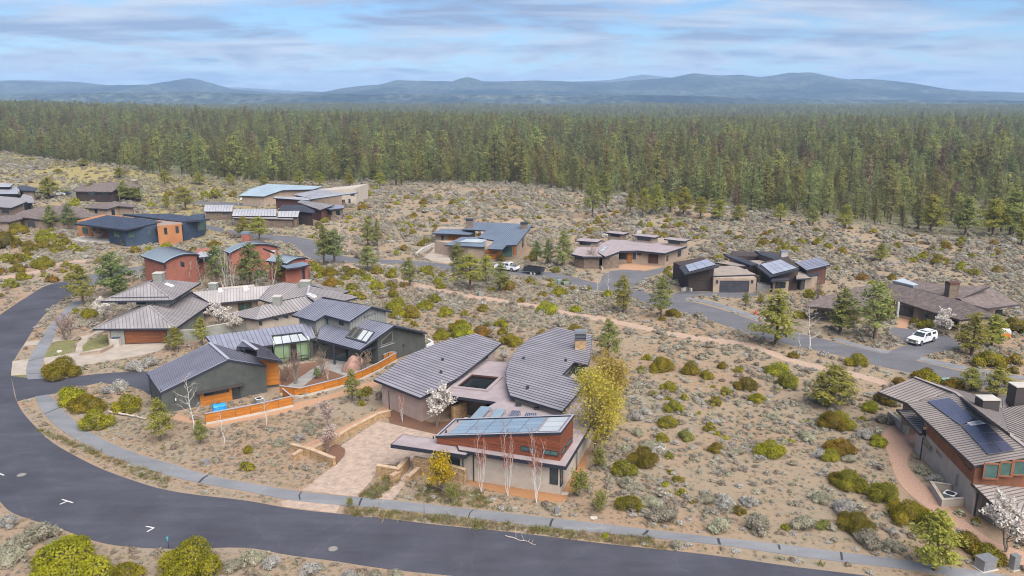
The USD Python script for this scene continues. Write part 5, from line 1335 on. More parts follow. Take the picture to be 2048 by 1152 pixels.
Gh.rack(onroof([(1853.5, 804.5), (1917, 852), (1921.5, 841), (1877, 799.5)], gz2)[:0] or onroof([(1854, 804.5), (1921, 853.5), (1948, 840), (1899, 797.5)], gz2), 2, 3, gf2, 'solar_dark', lift=.18)
Gh.rack(onroof([(1922, 854), (1976, 912), (2004, 908), (1948, 851)], gz2), 1, 3, gf2, 'solar_dark', lift=.18)
Gh.rack(onroof([(1949, 851), (2004.5, 907.5), (2030, 903.5), (1974, 851)], gz2), 1, 3, gf2, 'solar_dark', lift=.18)
skylight(Gh, [(1942, 854), (1936, 849), (1958, 845.5), (1967, 851)], gf2, 6.2)
Gh.block(1962, 1996, 833, 818, 1.5, 'fascia_brown', capm='concrete', caph=.12, base_z=6.25, label='low brown louvred chimney')
Gh.add('chimney_base', boxm(*at(1979, 838, 6.2)[:2] + np.array([0, .7]), 5.6, 2.7, 1.9, .75), 'stucco_tan')
Gh.block(2029, 2075, 806, 792, 1.6, 'fascia_brown', capm='concrete', caph=.12, base_z=5.2)
for (u, v, z0, z1) in ((1840, 921, .1, 2.8), (1949, 1032, .0, 2.4)):
    P = at(u, v); Gh.pipe([P, P + [0, 0, z1]], .07)
Gh.add('utility_meter', boxm(*WG(SM(0, 0)[0] * 0 + 8.6, 0, .1)[:2], 1.2, .3, .25, 1.2, math.atan2(wt[1], wt[0])), 'steel')
TAKEN += [unary_union(Gh.foot).buffer(.15)]
# cooling units in their pen
def cooler(P, label, s=1.0, rot=0.0):
    t = thing('air_conditioner', label, 'air conditioner', P, rot)
    obj('cabinet', boxm(0, 0, 0, .9 * s, .9 * s, .8 * s), M['steel'], t)
    obj('fan_grille', slab(Point(0, 0).buffer(.38 * s), flat(.82 * s), flat(.78 * s)), M['dark'], t)
    obj('top_rim', slab(sbox(-.46 * s, -.46 * s, .46 * s, .46 * s).difference(Point(0, 0).buffer(.39 * s)), flat(.83 * s), flat(.79 * s)), M['white'], t)


cooler(at(1898, 1003), 'grey air conditioner with round fan in the stucco pen at right', 1.15, .75)
cooler(at(519, 808), 'grey air conditioner behind the front orange cedar fence', 1.0, .6)
low_wall('equipment_pen', 'low beige stucco pen around the air conditioner at right', [(1915, 985), (1862, 978), (1884, 1013), (1928, 1010)], .75, .25, 'stucco')

# ---------------------------------------------------------------- middle distance: black solar roofed house
K = House('black_solar_house', 'dark brown house with black roofs, tan garage and two solar panelled roof slopes', at(1470, 583)[:2])
z1_ = [(1358, 533.5, 4.6), (1369, 547.6, 4.6), (1438.6, 532, 5.9)]
k1, kf1, _ = K.roof([(1358, 533.5), (1416, 518), (1438.6, 532), (1369, 547.6)], z1_, top='blackroof')
K.rack(onroof([(1378, 545), (1432, 530.5), (1414, 519.5), (1370, 532)], z1_), 2, 3, kf1, 'solar_grey', lift=.2)
wa, wb = at(1376, 582)[:2], at(1424.5, 582)[:2]
K.wall([wa, wb, wb + [0, 9], wa + [-1.5, 9]], under(kf1), 'brown_wall', label='dark brown left garage wall')
K.window(wa, wb, (1388, 561), (1415, 580.5), 'fascia', 'brown_wall', 0, name='garage_door', label='dark brown single garage door')
z2_ = [(1426, 552, 3.4), (1513.7, 549, 3.4), (1471, 530.6, 3.9)]
k2, kf2, _ = K.roof([(1426, 552), (1428.7, 533.5), (1471, 530.6), (1513.7, 549)], z2_, top='membrane_tan')
wc_, wd_ = at(1425.5, 585)[:2], at(1511, 585)[:2]
K.wall([wc_, wd_, wd_ + [0, 7], wc_ + [0, 7]], under(kf2), 'stucco_tan', label='tan garage wall')
gdk = K.window(wc_, wd_, (1440.5, 562), (1496.5, 583.8), 'fascia', 'blackroof', 3, 3, name='garage_door', label='wide black panelled garage door')
for u in (1434, 1504):
    K.window(wc_, wd_, (u - 1.5, 561), (u + 1.5, 566), 'dark', 'dark', 0, name='wall_lamp')
z3_ = [(1539, 553, 3.9), (1598.6, 537.7, 5.0), (1562, 519, 5.6)]
k3, kf3, _ = K.roof([(1513, 533), (1519, 529), (1562, 519), (1598.6, 537.7), (1539, 553)], z3_, top='blackroof')
K.rack(onroof([(1545, 550), (1594, 537.5), (1561, 520.5), (1521, 530)], z3_), 3, 4, kf3, 'solar_grey', lift=.2)
we, wf_ = at(1540, 584)[:2], at(1593, 580)[:2]
K.wall([we, wf_, wf_ + [0, 7], we + [0, 7]], under(kf3), 'brown_wall', label='dark brown wall below the right solar slope')
bayp = [at(1545, 585)[:2], at(1576, 584)[:2]]
K.wall([bayp[0], bayp[1], bayp[1] + [0, 3], bayp[0] + [0, 3]], 3.0, 'stucco_tan', name='bay', label='tan bay with a dark window')
K.roof([(1542, 561), (1579, 560), (1577, 553), (1546, 554)], [(1542, 561, 3.2), (1579, 560, 3.2), (1577, 553, 3.3)], top='blackroof', name='bay_roof')
K.window(bayp[0], bayp[1], (1552, 565), (1570, 575), 'dark', 'glass', 1)
K.wall([at(1513, 583)[:2], at(1540, 584)[:2], at(1540, 578)[:2], at(1513, 578)[:2]], 1.5, 'patio', name='court_wall', label='grey court wall')
z4_ = [(1612.8, 540.5, 4.3), (1661, 529, 4.3), (1638, 514, 5.0)]
k4, kf4, _ = K.roof([(1590, 525), (1638, 514), (1661, 529), (1612.8, 540.5)], z4_, seam=((1602, 532), (1650, 521)), gap=.6, top='roof_slate', panels=False)
K.wall(inset(k4.buffer(.01), .7), under(kf4), 'redbrown', label='dark red brown right wing wall')
z5_ = [(1592, 557, 3.0), (1621, 557, 3.0), (1594, 541, 3.5)]
k5, kf5, _ = K.roof([(1592, 548), (1600, 541), (1610, 545), (1622, 556), (1592, 558)], z5_, top='membrane_tan')
k6, kf6, _ = K.roof([(1610, 546), (1638, 545), (1638, 549), (1618, 552)], [(1610, 546, 3.4), (1638, 545, 3.4), (1618, 552, 3.3)], top='blackroof')
pa, pb = at(1600, 580)[:2], at(1633, 572)[:2]
K.wall([pa, pb, pb + [0, 5], pa + [0, 5]], 2.9, 'stucco_tan', label='tan entry wall')
K.window(pa, pb, (1602, 561), (1608, 577), 'dark', 'glass', 0, name='door')
z6_ = [(1445.7, 506.6, 5.2), (1516.5, 529, 4.4), (1455, 514, 4.9)]
K.roof([(1445.7, 506.6), (1480, 514), (1516.5, 528), (1500, 530), (1455, 513)], z6_, top='blackroof', thick=.35, keep=False)
z7_ = [(1509.4, 501, 5.6), (1590, 523.5, 5.0), (1530, 512, 5.2)]
K.roof([(1509.4, 501), (1550, 509), (1590, 523.5), (1560, 523), (1520, 509)], z7_, top='blackroof', thick=.35, keep=False)
K.wall([at(1458, 530, 2)[:2], at(1515, 532, 2)[:2], at(1512, 522, 2)[:2], at(1462, 520, 2)[:2]], 4.2, 'brown_wall', label='dark clerestory wall at the back')
K.wall([at(1515, 533, 2)[:2], at(1575, 535, 2)[:2], at(1572, 527, 2)[:2], at(1515, 524, 2)[:2]], 4.6, 'brown_wall', label='dark clerestory wall at the back right')
K.roof([(1430, 525), (1520, 520), (1560, 530), (1472, 532)], [(1430, 525, 3.95), (1520, 520, 3.95), (1472, 532, 3.95)], top='membrane_tan')
K.block(1561.8, 1574.6, 521, 506, 1.4, 'concrete', capm='steel', caph=.3, base_z=4.4)
TAKEN += [unary_union(K.foot).buffer(.2)]

# ---------------------------------------------------------------- mauve flat roofed house
E2 = House('mauve_flat_roof_house', 'tan stucco house with mauve flat roofs, raised clerestories and orange door', at(1280, 528)[:2])
ea = [(1223, 477, 3.6), (1329.6, 506.6, 3.5), (1372, 492.4, 3.6)]
e1_, ef1, _ = E2.roof([(1196.5, 489), (1223, 479), (1295.6, 482.5), (1374, 492.4), (1329.6, 506.6), (1274, 501), (1242, 502), (1210.6, 513.6), (1196, 505)], ea, top='membrane', thick=.45)
wa, wb, wc2 = at(1237, 526)[:2], at(1329.6, 531)[:2], at(1376, 512)[:2]
E2.wall([wa, wb, wc2, at(1330, 500)[:2], at(1235, 505)[:2]], under(ef1, drop=.4), 'stucco_tan', label='tan stucco main walls')
E2.window(wa, wb, (1297.5, 508.5), (1315.5, 526.5), 'fascia_brown', 'redbrown', 0, name='garage_door', label='dark red garage door')
E2.window(wa, wb, (1255, 506.5), (1262.5, 525), 'fascia_brown', 'cedar_orange', 0, name='front_door', label='orange front door')
E2.window(wa, wb, (1238, 506), (1253, 518.5), 'dark', 'glass', 2)
E2.window(wa, wb, (1275, 507), (1282, 510), 'dark', 'glass', 0)
E2.window(wa, wb, (1266, 505.5), (1271, 518), 'dark', 'glass', 0)
E2.window(wb, wc2, (1356, 501), (1361, 511), 'dark', 'glass', 0)
E2.window(wb, wc2, (1333, 512), (1336, 521), 'dark', 'glass', 0)
E2.wall([at(1240, 539)[:2] * [1, 1] + [-4.2, .5], at(1237, 536)[:2], at(1237, 526)[:2], at(1204, 529)[:2]], under(ef1, drop=.5), 'stone_brown', label='brown stone front wing')
lo = [(1142.7, 508.5, 3.2), (1196, 509, 3.2), (1154, 494, 3.5)]
e2_, ef2, _ = E2.roof([(1142.7, 508.5), (1154, 494), (1212, 492), (1205, 513), (1166, 513)], lo, top='membrane', thick=.4)
E2.wall(inset(e2_, .8), under(ef2, drop=.4), 'stone_brown', label='brown stone left wing')
E2.rack(onroof([(1199, 505), (1207, 505), (1216, 495), (1209, 494)], lo), 2, 1, ef2, 'solar_white', lift=.25)


def cleres(H_, u0, v0, u1, v1, vb, zb, deep, wins, wm='stucco_tan'):
    """Raised flat roofed clerestory: roof edge from (u0, v0) to (u1, v1), wall down to height zb at row vb."""
    a, b = at(u0, vb, zb), at(u1, vb + (v1 - v0), zb)
    zt = over((a + b) / 2, (v0 + v1) / 2); deep *= .55
    t = (b - a)[:2] / np.linalg.norm((b - a)[:2]); n = np.array([-t[1], t[0]])
    H_.wall([a[:2], b[:2], b[:2] + n * deep, a[:2] + n * deep], zt - .3, wm, z0=zb - .6, name='clerestory', label='raised clerestory wall')
    r = H_.add('clerestory_roof', slab(Polygon([a[:2] - t * .8 - n * .5, b[:2] + t * .8 - n * .5, b[:2] + t * .8 + n * (deep + .2), a[:2] - t * .8 + n * (deep + .5)]), flat(zt), flat(zt - .28)), 'fascia')
    H_.add('roof_covering', slab(Polygon([a[:2] - t * .7 - n * .4, b[:2] + t * .7 - n * .4, b[:2] + t * .7 + n * (deep + .1), a[:2] - t * .7 + n * (deep + .1)]), flat(zt + .02), flat(zt - .05)), 'membrane', r)
    L0 = np.linalg.norm((b - a)[:2])
    for s0, s1 in wins:
        H_.window_at(a[:2], t, np.r_[-n, 0.], (s0 * L0, s1 * L0), (zb + (zt - zb) * .3, zt - .45), 'dark', 'glass', 2)


cleres(E2, 1157, 481, 1190, 483.5, 492, 3.5, 6, [(.1, .75)])
cleres(E2, 1216, 465, 1243, 468, 473.5, 3.7, 5, [(.2, .85)])
cleres(E2, 1270, 470.5, 1306, 474.5, 482, 3.7, 5, [(.15, .85)])
cleres(E2, 1335, 478.5, 1365, 482, 489, 3.7, 5, [(.1, .8)])
E2.block(1273, 1283, 474, 460, 1.2, 'concrete', capm='steel', caph=.2, base_z=4.2)
TAKEN += [unary_union(E2.foot).buffer(.2)]

# ---------------------------------------------------------------- blue metal roof house
E1 = House('blue_metal_roof_house', 'tan stucco house with angular blue grey metal roof, two chimneys and orange panels', at(970, 518)[:2])
kb = dict(gap=0.62, top='blueroof', edge='fascia', seamm='seam', sw=0.10, panels=False)
ba = [(924, 458.6, 4.4), (1064.6, 450.5, 6.4), (975.7, 498, 3.4)]
b1, bf1, _ = E1.roof([(924, 458.8), (945.5, 444), (1032, 447), (1064.6, 450.5), (1033.5, 490), (1013, 490.5), (1005, 499), (975.7, 498), (988, 481), (955.5, 475), (972, 461)], ba, seam=((975.7, 498), (1030, 448)), **kb)
bb = [(864.4, 466.4, 3.6), (939.6, 469.5, 3.6), (883, 457.6, 3.9)]
b2, bf2, _ = E1.roof([(864.4, 466.4), (883, 457.6), (926, 458.5), (951, 464.5), (939.6, 469.5)], bb, seam=((880, 467), (890, 458)), **kb)
bc = [(888.8, 490, 3.3), (967, 494, 3.3), (957, 474, 4.0)]
b3, bf3, _ = E1.roof([(888.8, 490), (922, 474), (957, 474), (990, 481), (967, 494)], bc, seam=((915, 491), (930, 474)), **kb)
E1.rack(onroof([(919, 485.5), (963.5, 487), (977, 480), (932, 479.5)], bc), 1, 4, bf3, 'solar_white', lift=.2)
wa, wb = at(936, 517.5)[:2], at(969.5, 518.5)[:2]
E1.wall([wa, wb, wb + [0, 7], wa + [-9, 7], at(898, 511)[:2]], under(bf3), 'stucco_tan', label='tan stucco front wall')
wl0, wl1 = at(871, 490)[:2], at(948, 491)[:2]
E1.wall([wl0, wl1, wl1 + [0, 8], wl0 + [0, 8]], under(bf2), 'stucco_tan', label='tan stucco left wing')
E1.window(wl0, wl1, (898, 471), (921, 486), 'dark', 'cedar_orange', 0, name='cedar_panel'); E1.window(wl0, wl1, (883, 471), (887, 489), 'dark', 'glass', 0)
wr0, wr1, wr2 = at(969.5, 519)[:2], at(1033, 513)[:2], at(1052, 494)[:2]
E1.wall([wr0, wr1, wr2, at(1040, 482)[:2], at(960, 492)[:2]], under(bf1), 'stucco_tan', label='tan stucco right walls')
E1.window(wr0, wr1, (971, 500), (1002, 517), 'fascia', 'cedar_orange', 0, name='cedar_panel'); E1.window(wr0, wr1, (1005, 495), (1024, 512), 'dark', 'glass_green', 2, name='glazed_corner'); E1.window(wr0, wr1, (1027, 493), (1032, 509), 'fascia', 'cedar_orange', 0, name='cedar_panel')
E1.window(wr1, wr2, (1044, 477), (1047, 492), 'dark', 'glass', 0)
E1.block(932, 945.5, 456.5, 442, 1.5, 'stone_brown', capm='fascia', caph=.5, base_z=4.6); E1.block(1041, 1055, 462, 449, 1.5, 'stone_brown', capm='fascia', caph=.5, base_z=5.3)
TAKEN += [unary_union(E1.foot).buffer(.2)]
fence('timber_fence', 'low orange timber screen in front of the blue metal roof house', [(968, 521), (982, 521.5), (992, 520)], 1.5, 2)

# ---------------------------------------------------------------- shingle roofed house on the right
W_ = House('shingle_roof_house', 'tan stucco house with wide brown shingle hip roofs and a brown chimney', at(1850, 640)[:2])
ks = dict(top='shingle', edge='fascia_brown')
sa_ = [(1609.7, 611.4, 2.9), (1920.5, 640, 2.9), (1769.7, 563.4, 5.6)]
s1, sf1, _ = W_.roof([(1779, 597), (1769.7, 563.4), (1830, 577), (1934, 604.6), (1999, 633), (1920.5, 640), (1860, 623)], [(1779, 597, 3.0), (1920.5, 640, 2.9), (1830, 577, 5.2)], **ks)
s2, sf2, _ = W_.roof([(1609.7, 612), (1640, 594), (1708, 577), (1769.7, 563.4), (1779, 597), (1745, 606), (1717, 621), (1660, 617)], [(1609.7, 612, 2.9), (1717, 621, 2.9), (1769.7, 563.4, 5.4)], **ks)
s3, sf3, _ = W_.roof([(1918, 597), (1980, 572.6), (2039, 609), (1975, 617), (1930, 606)], [(1975, 617, 2.9), (2039, 609, 2.9), (1980, 572.6, 5.2)], **ks)
s4, sf4, _ = W_.roof([(1815, 573), (1827, 560), (1900, 571), (1980, 572.6), (1920, 598), (1880, 590)], [(1815, 573, 4.4), (1920, 598, 4.2), (1900, 571, 5.2)], **ks)
wa, wb = at(1786, 632)[:2], at(1916, 663)[:2]
WU = unary_union([s1, s2, s3, s4]).buffer(-.45)
W_.wall(Polygon([wa, wb, wb + [8, 6], wb + [5, 16], wa + [0, 14]]).intersection(WU.buffer(.3)), under(sf1, drop=.4, cap=2.7), 'stucco_tan', label='tan stucco front wall')
W_.wall(Polygon([at(1624, 634)[:2], at(1716, 645)[:2], at(1735, 640)[:2], wa + [0, 3], wa + [-4, 14], at(1640, 608)[:2]]).buffer(0).intersection(WU.buffer(.3)), under(sf2, drop=.4, cap=2.7), 'stucco_tan', label='tan stucco left wing')
W_.wall(Polygon([at(1960, 632)[:2], at(2022, 630)[:2], at(2022, 606)[:2], at(1960, 606)[:2]]).intersection(WU.buffer(.3)), under(sf3, drop=.4, cap=2.7), 'stucco_tan', label='tan stucco right wing')
W_.window(wa, wb, (1801, 611), (1825, 634), 'dark', 'glass', 2, name='entry_door', label='dark glazed entry doors'); W_.window(wa, wb, (1852, 625), (1859, 635), 'stucco_sage', 'glass_green', 0); W_.window(wa, wb, (1871, 630), (1881, 642), 'stucco_sage', 'glass_green', 1); W_.window(wa, wb, (1905, 640), (1913, 656), 'dark', 'brown_wall', 0)
W_.window(at(1624, 634)[:2], at(1716, 645)[:2], (1628, 621), (1636, 628), 'dark', 'glass', 0); W_.window(at(1624, 634)[:2], at(1716, 645)[:2], (1645, 622), (1651, 630), 'dark', 'glass', 0)
W_.window(at(1960, 632)[:2], at(2022, 630)[:2], (1992, 620), (2003, 628), 'dark', 'glass', 1)
W_.block(1897, 1916, 594, 575, 1.6, 'stone_brown', capm='redbrown', caph=.4, base_z=4.4, label='brown stone chimney')
q = [at(u, v, 5.2)[:2] for u, v in ((1785, 564), (1806, 558.5), (1838, 572), (1826, 574))]
sw_ = W_.add('skylight', slab(Polygon(q).buffer(0), flat(5.45), flat(4.5)), 'steel'); W_.add('pane', slab(Polygon(q).buffer(-.2), flat(5.5), flat(5.4)), 'solar_white', sw_)
P = at(1795, 634); W_.add('porch_post', boxm(P[0], P[1], 0, .5, .5, 2.9), 'white')
TAKEN += [unary_union(W_.foot).buffer(.2)]

# ---------------------------------------------------------------- brick red house with arched blue roofs
Pk = House('red_arched_roof_house', 'brick red stucco house with arched pale blue metal roofs', at(450, 560)[:2])


def arched(H_, a, b, c, rise, top='paleroof', n=14, wall='stucco_red', ov=.5, gap=.6, zbase=-.3, label=None):
    """Barrel roof over the parallelogram a (near left), b (near right), c (far right) at eave height; the vault spans a to b... d."""
    A, B, C2 = (at(*q) for q in (a, b, c))
    Dd = A + (C2 - B)
    ex, ey = (B - A)[:2], (C2 - B)[:2]
    Mx = np.linalg.inv(np.array([ex, ey]).T)
    z0 = A[2]

    def zf(x, y):
        s = Mx[0, 0] * (np.asarray(x) - A[0]) + Mx[0, 1] * (np.asarray(y) - A[1])
        return z0 + (B[2] - A[2]) * s + rise * 4 * s * (1 - s)
    pg = Polygon([A[:2], B[:2], C2[:2], Dd[:2]])
    strips = [Polygon([A[:2] + ex * k / n, A[:2] + ex * (k + 1) / n, A[:2] + ex * (k + 1) / n + ey, A[:2] + ex * k / n + ey]) for k in range(n)]
    r = H_.add('arched_roof', [slab(s, zf, lambda x, y: zf(x, y) - .3) for s in strips], 'fascia', label=label)
    H_.add('roof_covering', [slab(s.buffer(-.02), lambda x, y: zf(x, y) + .03, lambda x, y: zf(x, y) - .02) for s in strips], top, r)
    m = int(np.linalg.norm(ey) / gap)
    ribs = []
    for k in range(1, m):
        pts = [A[:2] + ex * t + ey * k / m for t in np.linspace(.01, .99, n + 1)]
        pts = np.array([[*p, float(zf(*p)) + .06] for p in pts])
        ribs += [beam(pts[i], pts[i + 1], .07, .07) for i in range(n)]
    H_.add('seam', ribs, 'seam', r)
    ft = inset(pg, ov)
    H_.wall(ft, lambda x, y: zf(x, y) - .28, wall, z0=zbase)
    H_.foot.append(pg)
    return zf, np.array(ft.exterior.coords)


def face(ft, key):
    return min(((ft[k], ft[k + 1]) for k in range(len(ft) - 1)), key=lambda e: key(*(e[0] + e[1]) / 2))


_, f1_ = arched(Pk, (327.3, 526, 6.0), (399, 509, 6.0), (352.5, 496, 6.0), .9)
fe = face(f1_, lambda x, y: y)
Pk.window(*fe, (361, 523), (369, 534), 'dark', 'glass', 1, 1)
fl_ = face(f1_, lambda x, y: x + y * .3)
Pk.window(*fl_, (329, 529), (332, 537), 'dark', 'glass', 0)
Pk.wall([at(396, 545, 1)[:2], at(424, 541, 1)[:2], at(424, 530, 1)[:2], at(396, 533, 1)[:2]], 5.2, 'stucco_red', label='red stair block')
Pk.roof([(394, 507.5), (400, 503), (428, 505.5), (420, 513), (398, 515)], [(394, 507.5, 5.7), (428, 505.5, 5.7), (398, 515, 5.7)], top='greyroof')
Pk.add('stair_glazing', slab(LineString([at(398, 546, 1)[:2] - [0, .3], at(423, 542, 1)[:2] - [0, .3]]).buffer(.06), flat(5.2), flat(3.4)), 'glass')
zP2, f2_ = arched(Pk, (459, 506.5, 5.2), (561, 494.5, 5.2), (548, 489.5, 5.2), 1.5)
fe = face(f2_, lambda x, y: y)
Pk.window(*fe, (527, 498.5), (548, 505), 'dark', 'glass', 2)
zP3, f3_ = arched(Pk, (573.6, 527, 4.4), (617, 516, 4.4), (575, 510.5, 4.4), .6)
fe3 = face(f3_, lambda x, y: y)
Pk.roof([(573, 537), (560, 531), (606, 523), (619, 529), (600, 534)], [(573, 537, 3.9), (560, 531, 4.0), (619, 529, 3.9)], top='blueroof')
pa, pb = at(572, 566.5)[:2], at(616, 562)[:2]
Pk.wall([pa, pb, pb + [-1, 6], pa + [-3, 8]], 3.65, 'stucco_red', label='red front wing wall')
Pk.window(pa, pb, (604.5, 538), (610, 560), 'dark', 'glass', 0)
Pk.block(484, 498.5, 484, 470, 1.5, 'stucco_red', capm='blueroof', caph=.5, base_z=5.9)
Pk.block(541, 549, 516, 506, 1.2, 'stucco_pink', capm='concrete', caph=.2, base_z=4.6)
TAKEN += [unary_union(Pk.foot).buffer(.2)]

# ---------------------------------------------------------------- navy house with burnt orange block
Bl = House('navy_flat_roof_house', 'navy sided house with dark flat roofs and a burnt orange block', at(290, 490)[:2])
bz = [(148.5, 447, 5.0), (251.8, 459.5, 5.0), (324.8, 443.5, 5.6)]
n1_, nf1, _ = Bl.roof([(148.5, 447), (214, 430), (324.8, 443.5), (251.8, 459.5)], bz, top='darkroof', thick=.45, seam=((180, 451), (245, 434)), gap=1.2, sw=.04, panels=False, seamm='fascia')
na, nb, nc = at(219, 486)[:2], at(253, 493.5)[:2], at(318, 487)[:2]
Bl.wall([na, nb, nc, nc + [-4, 8], na + [2, 12]], under(nf1, drop=.45), 'blue_wall', label='navy siding walls')
Bl.window(na, nb, (227, 462), (240, 475.5), 'dark', 'glass_green', 1); Bl.window(nb, nc, (256, 463), (270, 475), 'dark', 'glass_green', 1); Bl.window(nb, nc, (296, 459), (301, 471), 'dark', 'glass_green', 0); Bl.window(nb, nc, (310, 456), (315, 470), 'dark', 'glass', 0)
oa, ob_ = at(158, 474)[:2], at(186, 474)[:2]
Bl.wall([oa, at(222, 478)[:2], at(222, 478)[:2] + [0, 9], oa + [3, 9]], under(nf1, drop=.45), 'stucco_orange', label='burnt orange recess wall')
Bl.window(oa, at(222, 478)[:2], (164, 454), (177, 468), 'stucco_orange', 'glass_green', 0); Bl.window(oa, at(222, 478)[:2], (186, 455), (192, 464), 'dark', 'glass', 0)
oc, od, oe = at(318.5, 491)[:2], at(366.5, 487.5)[:2], at(366.5, 475)[:2]
Bl.wall([oc, od, oe, at(318.5, 478)[:2]], 5.4, 'stucco_orange', name='orange_block', label='burnt orange block')
Bl.roof([(316, 451.5), (324, 441), (363, 446), (365, 447.5)], [(316, 451.5, 5.45), (365, 447.5, 5.45), (324, 441, 5.45)], top='membrane_tan', thick=.2, edge='stucco_orange')
for u0, u1, v0, v1 in ((328, 334.5, 456, 468), (351, 357.5, 453, 465)):
    Bl.window(oc, od, (u0, v0), (u1, v1), 'brown_wall', 'glass', 0)
bz2 = [(357.5, 443, 5.6), (420.4, 437.5, 5.6), (340, 427.5, 5.9)]
n2_, nf2, _ = Bl.roof([(245.5, 428), (340, 427.5), (420.4, 437.5), (357.5, 443)], bz2, top='darkroof', thick=.5, seam=((300, 433), (320, 428)), gap=1.4, sw=.04, panels=False, seamm='fascia')
ra, rb_, rc = at(367.6, 483)[:2], at(409, 471)[:2], at(413, 462)[:2]
Bl.wall([ra, rb_, rc, at(366, 470)[:2]], under(nf2, drop=.5), 'blue_wall', label='navy right wing')
Bl.window(ra, rb_, (394, 447), (410, 459), 'dark', 'glass_green', 2)
Bl.add('deck', slab(Polygon(G2((143, 482), (180, 489), (221, 486), (219, 478), (168, 474))), flat(.45), flat(-.2)), 'concrete')
TAKEN += [unary_union(Bl.foot).buffer(.2)]


# ---------------------------------------------------------------- far houses
def simple(H_, poly, anchors, top, wm, edge='fascia', drop=.3, d=.8, wins=(), seam=None, panels=False, wl=None, seamm='seam', gap=.7):
    pg, zf, r = H_.roof(poly, anchors, top=top, edge=edge, seam=seam, panels=panels, seamm=seamm, gap=gap)
    ft = inset(pg, d)
    H_.wall(ft, under(zf, drop=drop), wm, label=wl)
    c = np.array(ft.exterior.coords)
    e = face(c, lambda x, y: y)
    for p0, p1, mu in wins:
        H_.window(*e, p0, p1, 'dark', 'glass', mu)
    return pg, zf, c


T1 = House('shingle_gable_house', 'low brown shingle house with broad gables left of the navy house', at(110, 455)[:2])
simple(T1, [(20, 432), (48, 421), (98, 410), (162, 415), (187, 434), (150, 437), (88, 440)], [(20, 432, 3.2), (150, 437, 3.2), (98, 410, 5.6)], 'shingle', 'stucco_tan', edge='fascia_brown', wins=(((55, 443), (70, 456), 3),))
simple(T1, [(-20, 443), (-5, 431), (42, 430), (46, 437), (20, 444)], [(-20, 443, 3.0), (20, 444, 3.0), (42, 430, 3.6)], 'shingle', 'stucco_tan', edge='fascia_brown', wins=(((18, 446), (33, 453), 1),))
simple(T1, [(148, 437), (166, 424), (200, 430), (190, 437)], [(148, 437, 3.2), (190, 437, 3.2), (166, 424, 4.4)], 'shingle', 'brown_wall', edge='fascia_brown')
TAKEN += [unary_union(T1.foot).buffer(.2)]
T2 = House('small_gable_house', 'small tan house with a low brown gable roof behind the navy house', at(225, 430)[:2])
simple(T2, [(170, 416), (182, 407), (228, 404), (272, 410), (270, 415), (236, 412), (215, 418)], [(170, 416, 5.0), (215, 418, 5.0), (228, 404, 6.0)], 'shingle', 'stucco_tan', edge='fascia_brown', wins=(((189, 418), (195, 426), 0), ((223, 419), (230, 430), 1)))
TAKEN += [unary_union(T2.foot).buffer(.2)]
T3 = House('far_shingle_house', 'far brown shingle roofed house with a dark porch on the left skyline', at(200, 392)[:2])
simple(T3, [(145, 380), (168, 367), (232, 364), (240, 372), (224, 384), (152, 383)], [(145, 380, 4.2), (224, 384, 4.2), (200, 365, 6.8)], 'shingle', 'brown_wall', edge='fascia_brown', wins=(((176, 385), (190, 391), 2), ((205, 385), (217, 390), 2)))
simple(T3, [(232, 373), (250, 363), (286, 372), (262, 378)], [(232, 373, 5.2), (262, 378, 5.0), (250, 363, 6.6)], 'shingle', 'brown_wall', edge='fascia_brown')
T3.block(264, 273, 369, 362, 1.5, 'stone_brown', capm='concrete', caph=.3, base_z=5.0)
TAKEN += [unary_union(T3.foot).buffer(.2)]
T4 = House('grey_metal_gable_house', 'far left house with grey metal gable roofs cut by the frame edge', at(30, 425)[:2])
simple(T4, [(-30, 412), (-10, 391), (42, 396), (52, 404), (22, 416)], [(-30, 412, 4.2), (22, 416, 4.2), (42, 396, 6.0)], 'roof_taupe', 'stone_brown', seam=((-10, 391), (-30, 412)), wins=(((4, 420), (18, 426), 1),))
simple(T4, [(40, 396), (46, 388), (64, 392), (70, 405), (56, 406)], [(40, 396, 4.9), (64, 392, 5.1), (56, 406, 4.2)], 'roof_taupe', 'brown_wall', seam=((46, 388), (56, 406)))
TAKEN += [unary_union(T4.foot).buffer(.2)]
T5 = House('white_roofed_house', 'far left house with pale flat metal roofs behind the grey gables', at(30, 395)[:2])
simple(T5, [(-30, 388), (-20, 374), (40, 374.5), (36, 388)], [(-30, 388, 4.0), (36, 388, 4.0), (40, 374.5, 4.2)], 'greyroof', 'brown_wall', seam=((0, 375), (-4, 388)))
simple(T5, [(-10, 374), (0, 366), (27, 367.5), (20, 374)], [(-10, 374, 5.2), (20, 374, 5.2), (27, 367.5, 5.4)], 'greyroof', 'brown_wall')
simple(T5, [(34, 374), (44, 370), (74, 376), (70, 382), (42, 381)], [(34, 374, 4.4), (70, 382, 4.2), (44, 370, 4.6)], 'blackroof', 'stucco_tan')
TAKEN += [unary_union(T5.foot).buffer(.2)]
# curved grey metal roofs
Sg = House('curved_metal_roof_garages', 'low stone house with rows of curved pale grey metal roofs', at(530, 456)[:2])


